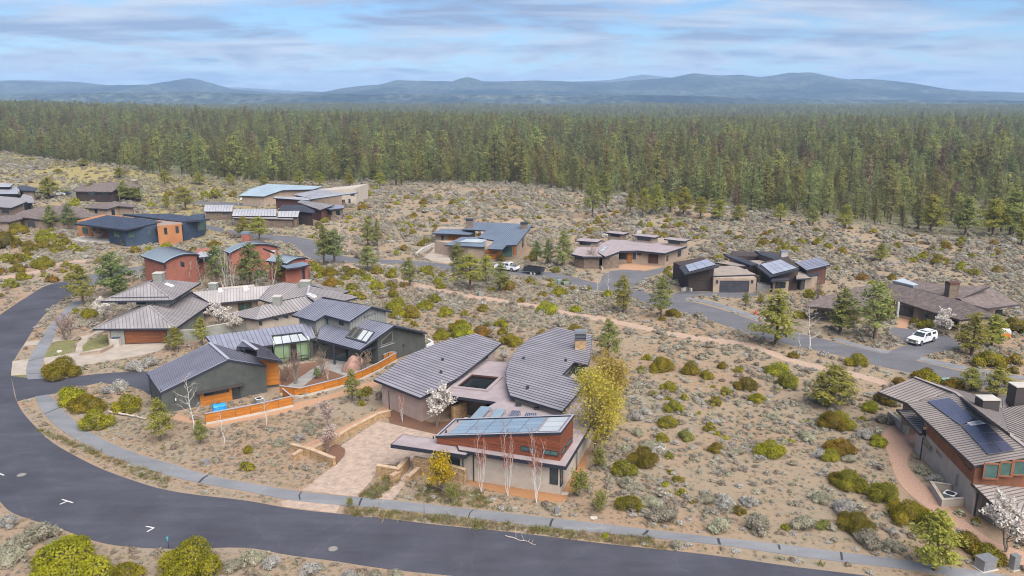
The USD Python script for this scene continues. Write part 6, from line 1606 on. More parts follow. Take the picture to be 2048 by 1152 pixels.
def curved_shed(H_, q, top='greyroof', wm='stone_brown', zlo=3.3, zhi=4.6, wins=(), d=.5):
    """Roof that curves up from its near eave q[0]-q[1] to its far edge q[2]-q[3]."""
    A, B = at(*q[0], zlo), at(*q[1], zlo); C2, D2 = at(*q[2], zhi), at(*q[3], zhi)
    n = 8
    pts = []
    for k in range(n + 1):
        t = k / n; z = zlo + (zhi - zlo) * math.sin(t * math.pi / 2)
        pts.append((np.r_[(A + (D2 - A) * t)[:2], z], np.r_[(B + (C2 - B) * t)[:2], z]))
    dn = np.array([0, 0, .28]); up_ = np.array([0, 0, .03])
    r = H_.add('curved_roof', [hexa([pts[k][0] - dn, pts[k][1] - dn, pts[k + 1][1] - dn, pts[k + 1][0] - dn], [pts[k][0], pts[k][1], pts[k + 1][1], pts[k + 1][0]]) for k in range(n)], 'fascia')
    H_.add('roof_covering', [hexa([pts[k][0], pts[k][1], pts[k + 1][1], pts[k + 1][0]], [pts[k][0] + up_, pts[k][1] + up_, pts[k + 1][1] + up_, pts[k + 1][0] + up_]) for k in range(n)], top, r)
    m = int(np.linalg.norm(B - A) / .9); ribs = []
    for s in range(1, m):
        pp = [p0 + (p1 - p0) * s / m + [0, 0, .06] for p0, p1 in pts]
        ribs += [beam(pp[k], pp[k + 1], .07, .06) for k in range(n)]
    H_.add('seam', ribs, 'seam', r)
    pg = Polygon([A[:2], B[:2], C2[:2], D2[:2]])
    ft = inset(pg, d); H_.foot.append(pg)
    H_.wall(ft, zlo - .25, wm)
    bk_ = np.array(ft.exterior.coords)
    e = face(bk_, lambda x, y: y)
    for p0, p1, mu, g in wins:
        H_.window(*e, p0, p1, 'dark', g, mu)
    return e


curved_shed(Sg, [(408, 423), (464, 423), (467, 410), (410, 410)], wins=(((445, 425), (455, 429), 0, 'glass_green'),))
curved_shed(Sg, [(464, 432), (552, 432), (553, 418), (470, 418)], wins=(((524, 442), (531, 449), 0, 'glass'), ((530, 441), (545, 452), 0, 'brown_wall')))
curved_shed(Sg, [(556, 434), (596, 434), (600, 422), (557, 422)], wins=(((562, 440), (584, 456), 0, 'brown_wall'),))
simple(Sg, [(466, 436), (470, 433), (588, 433), (586, 439)], [(466, 436.5, 2.9), (586, 439, 2.9), (588, 433, 3.0)], 'membrane_tan', 'stone_brown', d=.4)
simple(Sg, [(556, 420), (565, 409), (606, 410), (630, 421), (628, 426), (600, 423)], [(556, 420, 4.3), (628, 426, 4.3), (606, 410, 5.4)], 'blackroof', 'brown_wall', seam=((580, 421), (590, 410)))
TAKEN += [unary_union(Sg.foot).buffer(.2)]
T6 = House('brown_metal_roof_house', 'dark red brown house with low brown metal roofs and stone end', at(650, 425)[:2])
simple(T6, [(594, 404), (602, 400), (650, 407), (668, 410), (640, 420)], [(594, 404, 4.6), (668, 410, 4.8), (640, 420, 4.0)], 'roof_taupe', 'redbrown', seam=((610, 404), (655, 412)))
simple(T6, [(650, 417), (672, 409), (690, 411), (688, 416), (660, 419)], [(650, 417.5, 3.9), (688, 416, 3.9), (672, 409, 4.2)], 'roof_slate', 'stone_brown', wins=(((655, 421), (664, 430), 0), ((672, 420), (680, 430), 1)))
TAKEN += [unary_union(T6.foot).buffer(.2)]
T7 = House('pale_blue_roof_house', 'large far house with broad pale blue metal roofs', at(600, 400)[:2])
simple(T7, [(477, 391.5), (500, 378), (536, 367.6), (646.6, 372.7), (625, 379), (565, 380.5), (528, 393)], [(477, 391.5, 3.6), (528, 393, 3.6), (646.6, 372.7, 6.6)], 'paleroof', 'stucco_tan', seam=((536, 367.6), (500, 392)), gap=1.0)
simple(T7, [(586, 389), (640, 378), (690, 386.5), (622, 397)], [(586, 389, 4.8), (622, 397, 4.5), (640, 378, 5.8)], 'greyroof', 'stucco_tan', seam=((605, 385), (640, 393)), gap=1.0)
simple(T7, [(546, 396), (552, 392.5), (619, 395), (622, 401)], [(546, 396, 4.3), (622, 401, 4.3), (552, 392.5, 4.4)], 'greyroof', 'redbrown')
ta, tb = at(622, 411)[:2], at(713, 410)[:2]
T7.wall([ta, tb, tb + [2, 14], ta + [0, 8]], lambda x, y: 5.0 + (np.asarray(x) - ta[0]) / (tb[0] - ta[0]) * 1.3, 'stucco', label='long pale stucco wall')
T7.roof([(618, 399), (714, 385.5), (716, 383), (625, 394)], [(618, 399, 5.1), (714, 385.5, 6.5), (625, 394, 5.2)], top='greyroof', keep=False)
T7.window(ta, tb, (701, 388), (709, 391), 'dark', 'glass', 0); T7.window(ta, tb, (697, 398), (701, 406), 'dark', 'glass', 0); T7.window(ta, tb, (655, 400), (690, 408), 'redbrown', 'redbrown', 2)
TAKEN += [unary_union(T7.foot).buffer(.2)]
# ---------------------------------------------------------------- plants: builders
def quads(P, size, rng, flat_=0.0, aspect=0.55, up=None):
    """Leaf-sized faces at the points P, turned at random (flat_ towards level)."""
    n = len(P)
    d = rng.normal(size=(n, 3))
    nrm = rng.normal(size=(n, 3))
    nrm[:, 2] = nrm[:, 2] * (1 - flat_) + flat_ * 2.5 * (1 if up is None else 1)
    if up is not None:
        nrm = nrm * 0.75 + up * 1.6
    nrm /= np.linalg.norm(nrm, axis=1, keepdims=True)
    t = np.cross(d, nrm); t /= np.linalg.norm(t, axis=1, keepdims=True) + 1e-9
    b = np.cross(nrm, t)
    s = np.broadcast_to(size, (n,))[:, None] * rng.uniform(0.7, 1.3, (n, 1)) * 0.5
    v = np.stack([P - t * s, P - b * s * aspect, P + t * s, P + b * s * aspect], 1).reshape(-1, 3)
    k = np.arange(n)[:, None] * 4
    f = np.vstack([k + [0, 1, 2], k + [0, 2, 3]])
    return v, f


def blades(P, D, length, width, rng):
    """Thin pointed blades from P along D."""
    n = len(P)
    s = np.cross(D, rng.normal(size=(n, 3))); s /= np.linalg.norm(s, axis=1, keepdims=True) + 1e-9
    l = np.broadcast_to(length, (n,))[:, None]
    v = np.stack([P - s * width / 2, P + s * width / 2, P + D * l], 1).reshape(-1, 3)
    return v, np.arange(3 * n).reshape(-1, 3)


def blob(c, r, sub=1):
    s = trimesh.creation.icosphere(subdivisions=sub)
    return np.asarray(s.vertices) * r + c, np.asarray(s.faces)


def bush_mesh(rng, lobes, n, leaf, squat=0.62):
    """Rounded shrub of radius about 1 m made of several leafy domes; returns (leaves, dark woody inside)."""
    cs, rs = [], []
    for k in range(lobes):
        a, d = rng.uniform(0, 2 * np.pi), (0.0 if k == 0 else rng.uniform(0.35, 0.62))
        r = rng.uniform(0.46, 0.60) if k == 0 else rng.uniform(0.26, 0.46)
        cs.append((d * math.cos(a), d * math.sin(a), r * squat * rng.uniform(0.75, 1.05) + (0.12 if k == 0 else 0)))
        rs.append(r)
    cs, rs = np.array(cs), np.array(rs)
    pick = rng.choice(lobes, n, p=rs ** 2 / (rs ** 2).sum())
    d = rng.normal(size=(n, 3)); d /= np.linalg.norm(d, axis=1, keepdims=True)
    d[:, 2] = np.where(d[:, 2] < -0.35, -d[:, 2], d[:, 2])
    rad = rs[pick] * rng.uniform(0.80, 1.04, n) * (0.76 + 0.46 * meshkit.fbm(d * 2.4 + cs[pick] * 5, 3, lobes))
    P = cs[pick] + d * rad[:, None] * [1, 1, 0.92]
    keep = P[:, 2] > 0.02
    P, d, pick = P[keep], d[keep], pick[keep]
    inside = np.zeros(len(P), bool)
    for c, r in zip(cs, rs):
        inside |= np.linalg.norm((P - c) / [1, 1, .92], axis=1) < r * 0.70
    P, d = P[~inside], d[~inside]
    leaves = quads(P, leaf, rng, up=d)
    core = cat_meshes([blob(c * [1, 1, 0.9], [r * 0.72, r * 0.72, r * 0.66]) for c, r in zip(cs, rs)])
    core[0][:, 2] = np.maximum(core[0][:, 2], 0.0)
    stems = cat_meshes([tube([(0, 0, 0), c * [.6, .6, .5], c], [0.05, 0.035, 0.015], 5) for c in cs])
    return leaves, cat_meshes([core, stems])


def pine_mesh(rng, h, R, base, nb, tufts, leaf, per, shape=0.8, lean=0.0, flat_=0.3, limbs=True, sides=6, spread=0.45, nb_=0.8):
    """Pine of height h: tapered trunk with limbs, crown of needle tufts set along whorled branches with gaps between."""
    ts = np.linspace(0, 1, 7)
    wob = np.c_[np.cumsum(rng.normal(0, 0.012 * h / 7, 7)), np.cumsum(rng.normal(0, 0.012 * h / 7, 7))]
    wob -= wob[0]
    axis = np.c_[wob + np.c_[lean * h * ts ** 2, 0 * ts], ts * h]
    r0 = 0.017 * h + 0.05
    trunk = [tube(axis, r0 * (1 - ts) ** 0.8 + 0.02, sides)]
    P, S = [], []
    gap = rng.uniform(0, 2 * np.pi)
    for k in range(nb):
        t = base + (1 - base) * ((k + rng.uniform(0, 1)) / nb) ** 0.92
        u = (t - base) / (1 - base)
        az = k * 2.39996 + rng.normal(0, 0.35)
        prof = (1 - u) ** shape * (0.55 + 0.45 * min(1, u * 5 + 0.15))
        ln = R * prof * rng.uniform(0.62, 1.08) * (1 - 0.22 * math.cos(az - gap)) + 0.04 * R
        o = np.array([np.interp(t, ts, axis[:, 0]), np.interp(t, ts, axis[:, 1]), t * h])
        el = rng.uniform(-0.10, 0.28) + 0.35 * u
        dr = np.array([math.cos(az) * math.cos(el), math.sin(az) * math.cos(el), math.sin(el)])
        if limbs and ln > 0.25 * R:
            trunk.append(tube([o, o + dr * ln * 0.55, o + dr * ln * 0.92 + [0, 0, 0.03 * h * (ln / R)]], [r0 * 0.22, r0 * 0.13, 0.01], 4, cap=False))
        m = max(1, int(tufts * (ln / R) + rng.uniform(0, 1)))
        for q in range(m):
            f = rng.uniform(0.30, 1.0) ** 0.75
            c = o + dr * ln * f + [0, 0, 0.05 * ln * f * f] + rng.normal(0, 0.07 * ln + 0.02 * R, 3) * [1, 1, 0.6]
            P.append(c + rng.normal(0, 1, (per, 3)) * [spread * R * .22, spread * R * .22, spread * R * .13])
    top = axis[-1] + rng.normal(0, 0.05 * R, (per, 3)) - [0, 0, 0.02 * h]
    P = np.vstack(P + [top])
    out = np.c_[P[:, :2], np.full(len(P), 0.55 * R)]
    out /= np.linalg.norm(out, axis=1, keepdims=True)
    return quads(P, leaf, rng, aspect=0.42, up=out * nb_), cat_meshes(trunk)


def bare_mesh(rng, h, spread, n1=7, n2=5, n3=4, stems=1, r0=None, upright=0.75, start=0.25, droop=0.0):
    """Leafless tree: one or more trunks, limbs and fine twigs. Returns (trunk, twigs)."""
    trunk, twig = [], []
    r0 = r0 or 0.012 * h + 0.03
    tips = []
    for s in range(stems):
        a = rng.uniform(0, 2 * np.pi)
        off = 0 if stems == 1 else 0.12 + 0.05 * s
        lean = rng.uniform(0.02, 0.06) if stems == 1 else rng.uniform(0.08, 0.2)
        ts = np.linspace(0, 1, 7)
        ax = np.c_[math.cos(a) * (off * np.minimum(1, ts * 8) * .5 + lean * h * ts), math.sin(a) * (off * np.minimum(1, ts * 8) * .5 + lean * h * ts), ts * h * (1 if s == 0 else rng.uniform(0.75, 0.98))]
        ax[1:-1, :2] += rng.normal(0, 0.012 * h, (5, 2))
        trunk.append(tube(ax, r0 * (1 - 0.9 * ts), 6))
        for k in range(n1):
            t = start + (0.96 - start) * (k + rng.uniform(0, 1)) / n1
            o = np.array([np.interp(t, ts, ax[:, i]) for i in range(3)])
            az = k * 2.4 + rng.normal(0, .4)
            el = upright + rng.normal(0, .15)
            ln = spread * (1 - t * 0.62) * rng.uniform(0.7, 1.15)
            d = np.array([math.cos(az) * math.cos(el), math.sin(az) * math.cos(el), math.sin(el)])
            e = o + d * ln + [0, 0, ln * (0.18 - droop)]
            mid = o + d * ln * .5
            trunk.append(tube([o, mid, e], [r0 * .42 * (1 - t * .7) + .008, r0 * .25 * (1 - t * .6) + .006, .006], 4, cap=False))
            for q in range(n2):
                f = rng.uniform(.35, 1)
                o2 = o + (e - o) * f
                d2 = d * .7 + rng.normal(0, .45, 3) + [0, 0, .45 - droop]
                d2 /= np.linalg.norm(d2)
                l2 = ln * rng.uniform(.25, .5)
                e2 = o2 + d2 * l2
                twig.append(tube([o2, o2 + d2 * l2 * .5 + rng.normal(0, .03 * l2, 3), e2], [.014, .010, .005], 3, cap=False))
                for w in range(n3):
                    o3 = o2 + d2 * l2 * rng.uniform(.2, 1)
                    d3 = d2 + rng.normal(0, .5, 3); d3 /= np.linalg.norm(d3)
                    l3 = l2 * rng.uniform(.35, .7)
                    twig.append(tube([o3, o3 + d3 * l3], [.008, .004], 3, cap=False))
                    tips.append(o3 + d3 * l3); tips.append(o3 + d3 * l3 * .5)
    return cat_meshes(trunk), cat_meshes(twig), np.array(tips)


M['bark'] = mat('pine_bark', (0.125, 0.085, 0.065), (0.085, 0.065, 0.052), 4, 0.95, stretch=(1, 1, .25), space='object')
M['darkwood'] = mat('shrub_wood', (0.075, 0.068, 0.030), (0.11, 0.085, 0.045), 4, 0.95, space='object')
M['whitebark'] = mat('white_bark', (0.52, 0.49, 0.46), (0.30, 0.27, 0.25), 3, 0.85, stretch=(1, 1, 2.5), space='object', lo=0.45, hi=0.75)
M['greybark'] = mat('grey_bark', (0.22, 0.19, 0.16), (0.15, 0.12, 0.10), 3, 0.9, space='object')
M['twig_white'] = mat('pale_twig', (0.36, 0.32, 0.30), (0.30, 0.25, 0.22), 3, 0.9, space='object')
M['twig_red'] = mat('red_twig', (0.34, 0.10, 0.065), (0.26, 0.11, 0.06), 3, 0.9, space='object')
M['twig_tan'] = mat('tan_twig', (0.30, 0.21, 0.15), (0.22, 0.15, 0.10), 3, 0.9, space='object')
M['twig_purple'] = mat('purple_twig', (0.20, 0.095, 0.10), (0.17, 0.10, 0.08), 3, 0.9, space='object')
M['needle'] = leafmat('pine_needles', (0.230, 0.262, 0.070), (0.410, 0.415, 0.115), 0.6, trans=0.42)
M['needle_y'] = leafmat('yellow_green_needles', (0.290, 0.300, 0.050), (0.500, 0.460, 0.088), 0.6, trans=0.42)
M['needle_g'] = leafmat('deep_green_needles', (0.155, 0.210, 0.072), (0.300, 0.340, 0.105), 0.6, trans=0.42)
M['forest_a'] = leafmat('forest_needles', (0.225, 0.255, 0.098), (0.440, 0.440, 0.165), 0.25, rnd=0.30, isl=0.4, trans=0.52)
M['forest_b'] = leafmat('forest_needles_olive', (0.310, 0.305, 0.098), (0.540, 0.490, 0.160), 0.25, rnd=0.30, isl=0.4, trans=0.52)
M['forest_dead'] = leafmat('dead_needles', (0.253, 0.155, 0.098), (0.368, 0.241, 0.161), 0.25, rnd=0.2, isl=0.4)
M['bush'] = leafmat('bitterbrush_leaf', (0.265, 0.240, 0.012), (0.500, 0.420, 0.026), 1.6, trans=0.4, rnd=0.22)
M['bush_o'] = leafmat('orange_tinged_leaf', (0.265, 0.209, 0.014), (0.506, 0.297, 0.034), 1.3, trans=0.4, rnd=0.16)
M['bush_d'] = leafmat('dark_leaf', (0.200, 0.182, 0.016), (0.400, 0.340, 0.026), 1.5, trans=0.4, rnd=0.2)
M['bush_l'] = leafmat('lime_leaf', (0.24, 0.26, 0.045), (0.36, 0.35, 0.085), 1.5)
M['sage'] = leafmat('sage_leaf', (0.340, 0.312, 0.248), (0.500, 0.460, 0.380), 1.6, rnd=0.22, isl=0.25, trans=0.15)
M['sage_g'] = leafmat('sage_leaf_green', (0.308, 0.300, 0.208), (0.458, 0.429, 0.308), 1.6, rnd=0.2, isl=0.25, trans=0.15)
M['sage_b'] = leafmat('sage_leaf_brown', (0.227, 0.182, 0.137), (0.332, 0.267, 0.202), 1.6, rnd=0.2, isl=0.25, trans=0.15)
M['sage_p'] = leafmat('sage_leaf_pale', (0.360, 0.354, 0.330), (0.504, 0.492, 0.462), 1.6, rnd=0.15, isl=0.2, trans=0.15)
M['drygrass'] = leafmat('dry_grass', (0.322, 0.230, 0.109), (0.414, 0.310, 0.172), 1.6, rnd=0.25, isl=0.25)
M['greengrass'] = leafmat('green_grass', (0.115, 0.145, 0.024), (0.20, 0.195, 0.045), 1.6, rnd=0.2, isl=0.25)
M['blossom'] = leafmat('white_blossom', (0.62, 0.55, 0.50), (0.74, 0.70, 0.64), 2.0, isl=0.15, rnd=0.0, trans=0.3)
M['blossom_pink'] = leafmat('pink_blossom', (0.52, 0.39, 0.34), (0.64, 0.53, 0.47), 2.0, isl=0.2, rnd=0.0, trans=0.3)
M['forsythia'] = leafmat('yellow_flowers', (0.40, 0.27, 0.008), (0.56, 0.40, 0.015), 2.0, isl=0.2, rnd=0.0)
M['willow'] = leafmat('yellow_spring_leaves', (0.400, 0.335, 0.040), (0.600, 0.500, 0.075), 0.9, isl=0.25, rnd=0.05)
M['willow_o'] = leafmat('orange_spring_leaves', (0.350, 0.237, 0.044), (0.463, 0.338, 0.069), 0.9, isl=0.25, rnd=0.05)


def proto(name, parts):
    """A class of plant: parts is a list of (part name, mesh, material)."""
    p = stage.CreateClassPrim('/World/' + name)
    UsdGeom.Xform.Define(stage, p.GetPath()); p.SetSpecifier(Sdf.SpecifierClass)
    for n, m, mt in parts:
        usdkit.mesh(stage, numbered(f'/World/{name}/{n}'), m, M[mt], smooth=(n in ('trunk', 'wood')))
    return p.GetPath()


def plant(cls, name, label, cat_, xyz, rot, sc, group=None):
    x = UsdGeom.Xform.Define(stage, numbered('/World/' + name))
    p = x.GetPrim()
    x.AddTranslateOp().Set(Gf.Vec3d(*map(float, xyz)))
    x.AddRotateZOp().Set(float(math.degrees(rot)))
    x.AddScaleOp().Set(Gf.Vec3f(*map(float, sc)))
    p.GetReferences().AddInternalReference(cls)
    p.SetInstanceable(True)
    return tag(p, label, cat_, group)


def scatter(name, protos, P, rot, scale, idx, label, kind='stuff'):
    """One PointInstancer; protos: list of lists of (part name, mesh, material)."""
    path = numbered('/World/' + name)
    pi = UsdGeom.PointInstancer.Define(stage, path)
    rel = []
    for k, parts in enumerate(protos):
        pp = f'{path}/kind_{k:03d}'
        UsdGeom.Xform.Define(stage, pp)
        for n, m, mt in parts:
            usdkit.mesh(stage, f'{pp}/{n}', m, M[mt])
        rel.append(pp)
    pi.CreatePrototypesRel().SetTargets(rel)
    pi.CreatePositionsAttr(Vt.Vec3fArray.FromNumpy(np.asarray(P, np.float32)))
    pi.CreateProtoIndicesAttr(Vt.IntArray.FromNumpy(np.asarray(idx, np.int32)))
    h = np.asarray(rot) / 2
    pi.CreateOrientationsAttr(Vt.QuathArray([Gf.Quath(float(c), 0, 0, float(s)) for c, s in zip(np.cos(h), np.sin(h))]))
    pi.CreateScalesAttr(Vt.Vec3fArray.FromNumpy(np.asarray(scale, np.float32)))
    tag(pi, label, kind=kind)
    return pi



TREE = {}


def pine_classes():
    for k in range(5):      # open-grown pines of the settlement, unit height 1 scaled at placing: modelled at 10 m
        r = R(100 + k)
        lv, tr = pine_mesh(r, 10, 2.9 + 0.25 * (k % 3), 0.16 + 0.06 * (k % 3), 56, 9, 0.47, 8, shape=0.62 + 0.12 * (k % 2))
        for m in ('needle', 'needle_y', 'needle_g'):
            TREE[('pine', m, k)] = proto(f'pine_{m}_kind_{k:03d}', [('trunk', tr, 'bark'), ('crown', lv, m)])
    for k in range(7):      # forest pines, 18 m
        r = R(200 + k)
        nar = [4.1, 3.5, 4.5, 3.9, 4.8, 3.3, 3.6][k]
        lv, tr = pine_mesh(r, 18, nar, [0.12, 0.08, 0.20, 0.05, 0.10, 0.07, 0.14][k], 56, 6, 1.0, 4, shape=[.75, .9, .6, .95, .7, .9, .7][k], sides=5, spread=0.5)
        m = ['forest_a', 'forest_b', 'forest_b', 'forest_a', 'forest_a', 'forest_b', 'forest_dead'][k]
        TREE[('forest', k)] = ([('trunk', tr, 'bark'), ('crown', lv, m)])
        TREE[('forestc', k)] = proto(f'forest_pine_kind_{k:03d}', [('trunk', tr, 'bark'), ('crown', lv, m)])


pine_classes()

# ---------------------------------------------------------------- the forest
rg = R(7)


def field(y0, y1, sp, margin=70):
    ys = np.arange(y0, y1, sp)
    out = []
    for y in ys:
        hw = 0.68 * y + margin
        xs = np.arange(-hw, hw, sp)
        out.append(np.c_[xs + rg.uniform(-.48, .48, len(xs)) * sp, y + rg.uniform(-.48, .48, len(xs)) * sp])
    return np.vstack(out)


near = field(150, 900, 7.8)
d = beyond(near[:, 0], near[:, 1])
clump = meshkit.fbm(np.c_[near / 34, 0 * d], 3, 21)
keep = (d > rg.uniform(-6, 10, len(d))) & (clump > 0.37 + 0.12 * (rg.uniform(0, 1, len(d)) < .3)) & ((d > 45) | (rg.uniform(0, 1, len(d)) < 0.72))
near = near[keep]; d = d[keep]
hgt = np.clip(rg.normal(15.2, 4.6, len(d)), 6, 27) * np.where((d < 26) & (rg.uniform(0, 1, len(d)) < .55), rg.uniform(.28, .75, len(d)), 1.0)
hgt *= 1 - 0.16 * smoothstep(0, 160, near[:, 0]) * (d < 200)
kind = rg.choice(7, len(d), p=[.18, .18, .18, .14, .17, .10, .05])
zz = zg(near[:, 0], near[:, 1])
inview = np.abs(near[:, 0]) < 0.66 * near[:, 1]
order = np.argsort(np.where(inview, near[:, 1] / hgt, 1e9))
first = order[:290]
wid = rg.uniform(.85, 1.2, len(d)) * (1 + 0.12 * (hgt < 10))
ZONES = [(-9999, 110, 'on the far left slope'), (110, 330, 'above the dark low roofs on the left'), (330, 480, 'left of the pale blue metal roof'), (480, 720, 'behind the pale blue metal roof'), (720, 950, 'above the open sage slope'), (950, 1140, 'just left of the walkers trail'), (1140, 1300, 'right of the walkers trail'), (1300, 1480, 'above the mauve flat roofed house'), (1480, 1650, 'above the black solar roofed house'), (1650, 1850, 'beyond the bare sandy mound'), (1850, 9999, 'at the right end')]
kinds = {0: 'dark green', 1: 'narrow olive', 2: 'bushy topped olive', 3: 'low branched dark', 4: 'broad dark', 5: 'slim olive', 6: 'dead brown'}
ORD = ['first', 'second', 'third', 'fourth', 'fifth', 'sixth', 'seventh', 'eighth', 'ninth', 'tenth', 'eleventh', 'twelfth', 'thirteenth', 'fourteenth', 'fifteenth', 'sixteenth', 'seventeenth', 'eighteenth', 'nineteenth', 'twentieth']


def name_apart(items):
    """items: (u, phrase, tail). Phrases that repeat are told apart by their order from the left of the photo."""
    out, by = [None] * len(items), {}
    for k, (u, a, b) in enumerate(items):
        by.setdefault((a, b), []).append((u, k))
    for (a, b), l in by.items():
        l.sort()
        for n, (_, k) in enumerate(l):
            out[k] = f'{a} {b}' if len(l) == 1 else (f'leftmost {a} {b}' if n == 0 else f'rightmost {a} {b}' if n == len(l) - 1 else f'{ORD[n] if n < 20 else str(n + 1) + "th"} {a} from the left {b}')
    return out


def px(p):
    q = np.asarray(p, float) - O_CAM
    return 1024 + FPX * q[0] / (q[1] * CP - q[2] * SP)


items = []
for i_ in first:
    u_ = px((near[i_, 0], near[i_, 1], zz[i_]))
    zn = next(n for a, b, n in ZONES if a <= u_ < b)
    items.append((u_, f"{'young' if hgt[i_] < 10 else 'tall'} {kinds[int(kind[i_])]} pine", zn))
for i_, lab in zip(first, name_apart(items)):
    s_ = hgt[i_] / 18
    plant(TREE[('forestc', int(kind[i_]))], 'forest_pine', lab, 'pine tree', (near[i_, 0], near[i_, 1], zz[i_] - 0.1), rg.uniform(0, 6.28), (s_ * wid[i_], s_ * wid[i_], s_), 'pines along the forest edge')
rest = np.setdiff1d(np.arange(len(d)), first)
P_, S_, K_ = [np.c_[near[rest], zz[rest] - .1]], [np.c_[wid[rest], wid[rest], np.ones(len(rest))] * (hgt[rest] / 18)[:, None]], [kind[rest]]
for y0, y1, sp in ((900, 1500, 9.6), (1500, 2300, 12.5), (2300, 3600, 16)):
    f_ = field(y0, y1, sp)
    cl = meshkit.fbm(np.c_[f_ / 90, 0 * f_[:, 0]], 3, 22)
    f_ = f_[cl > 0.33]
    n_ = len(f_)
    h_ = np.clip(rg.normal(18, 3.2, n_), 9, 26)
    w_ = rg.uniform(.9, 1.25, n_) * (1 + 0.25 * (y0 > 1000) + .35 * (y0 > 2000))
    P_.append(np.c_[f_, zg(f_[:, 0], f_[:, 1])]); S_.append(np.c_[w_, w_, np.ones(n_)] * (h_ / 18)[:, None]); K_.append(rg.choice(7, n_, p=[.24, .17, .15, .15, .18, .08, .03]))
P_, S_, K_ = np.vstack(P_), np.vstack(S_), np.concatenate(K_)
scatter('forest', [TREE[('forest', k)] for k in range(7)], P_, rg.uniform(0, 6.28, len(P_)), S_, K_, 'pine forest stretching from the sage plateau to the hills')
print('forest', len(P_), 'edge', len(first))
# ---------------------------------------------------------------- vehicles and small things
def prism_y(profile, w0, w1=None, zs=None):
    """Side profile (x, z) carried across the width: a body lying along x."""
    pg = Polygon(profile); v2, f = tri2d(pg); n = len(v2)
    hw = (lambda z: np.full(np.shape(z), w0 / 2)) if w1 is None else (lambda z: np.interp(z, zs, [w0 / 2, w1 / 2]))
    L0 = np.c_[v2[:, 0], -hw(v2[:, 1]), v2[:, 1]]; R0 = np.c_[v2[:, 0], hw(v2[:, 1]), v2[:, 1]]
    r = np.array(pg.exterior.coords)[:-1]
    if pg.exterior.is_ccw:
        r = r[::-1]
    m = len(r); a = np.c_[r[:, 0], -hw(r[:, 1]), r[:, 1]]; b = np.c_[r[:, 0], hw(r[:, 1]), r[:, 1]]
    i = np.arange(m); j = (i + 1) % m
    e1, e2 = v2[f[:, 1]] - v2[f[:, 0]], v2[f[:, 2]] - v2[f[:, 0]]
    ccw = (e1[:, 0] * e2[:, 1] - e1[:, 1] * e2[:, 0]) > 0
    f = np.where(ccw[:, None], f, f[:, ::-1])
    return np.vstack([L0, R0, a, b]), np.vstack([f, f[:, ::-1] + n, np.c_[2 * n + i, 2 * n + j, 2 * n + m + j], np.c_[2 * n + i, 2 * n + m + j, 2 * n + m + i]])


def wheel_at(t, x, y, r, w, rim='steel'):
    s = 1 if y > 0 else -1
    ring = lambda r_, y0, y1: tube([(x, y0, r), (x, y1, r)], r_, 18)
    q = obj('wheel', ring(r, y - w / 2, y + w / 2), M['tyre'], t)
    obj('rim', ring(r * .62, y + s * w * .45, y + s * w * .54), M[rim], q)
    obj('hub', ring(r * .2, y + s * w * .5, y + s * w * .6), M['dark'], q)


M['tyre'] = mat('tyre', (0.02, 0.02, 0.022), rough=0.85)
M['carwhite'] = mat('white_car_paint', (0.70, 0.71, 0.73), rough=0.25, spec=0.6)
M['cargrey'] = mat('dark_car_paint', (0.035, 0.042, 0.065), rough=0.3, spec=0.6)
M['chrome'] = mat('chrome', (0.55, 0.56, 0.58), rough=0.2, metallic=0.9)
M['lamp_red'] = mat('red_lamp', (0.35, 0.02, 0.02), rough=0.3)
M['red'] = mat('hydrant_red', (0.55, 0.035, 0.03), rough=0.45)
M['teal'] = mat('teal_plastic', (0.05, 0.33, 0.36), rough=0.5)
M['boxgreen'] = mat('pale_green_paint', (0.19, 0.30, 0.25), (0.16, 0.26, 0.22), 2, 0.6)
M['orange_p'] = mat('orange_plastic', (0.62, 0.16, 0.03), rough=0.5)
M['tarp'] = mat('blue_tarp', (0.02, 0.22, 0.55), (0.03, 0.28, 0.62), 6, 0.5, bump=.3)
M['rock'] = mat('pink_rock', (0.34, 0.19, 0.15), (0.24, 0.145, 0.12), 1.5, 0.95, bump=.4)
M['rock_pale'] = mat('pale_rock', (0.42, 0.38, 0.34), (0.32, 0.28, 0.25), 2, 0.95, bump=.4)
M['skin'] = mat('skin', (0.45, 0.28, 0.20), rough=0.6)
M['jean'] = mat('dark_trousers', (0.03, 0.035, 0.06), rough=0.9)
M['jacket'] = mat('blue_jacket', (0.03, 0.08, 0.25), rough=0.85); M['jacket_d'] = mat('dark_jacket', (0.03, 0.03, 0.06), rough=0.85)
M['hair'] = mat('dark_hair', (0.03, 0.02, 0.015), rough=0.8)


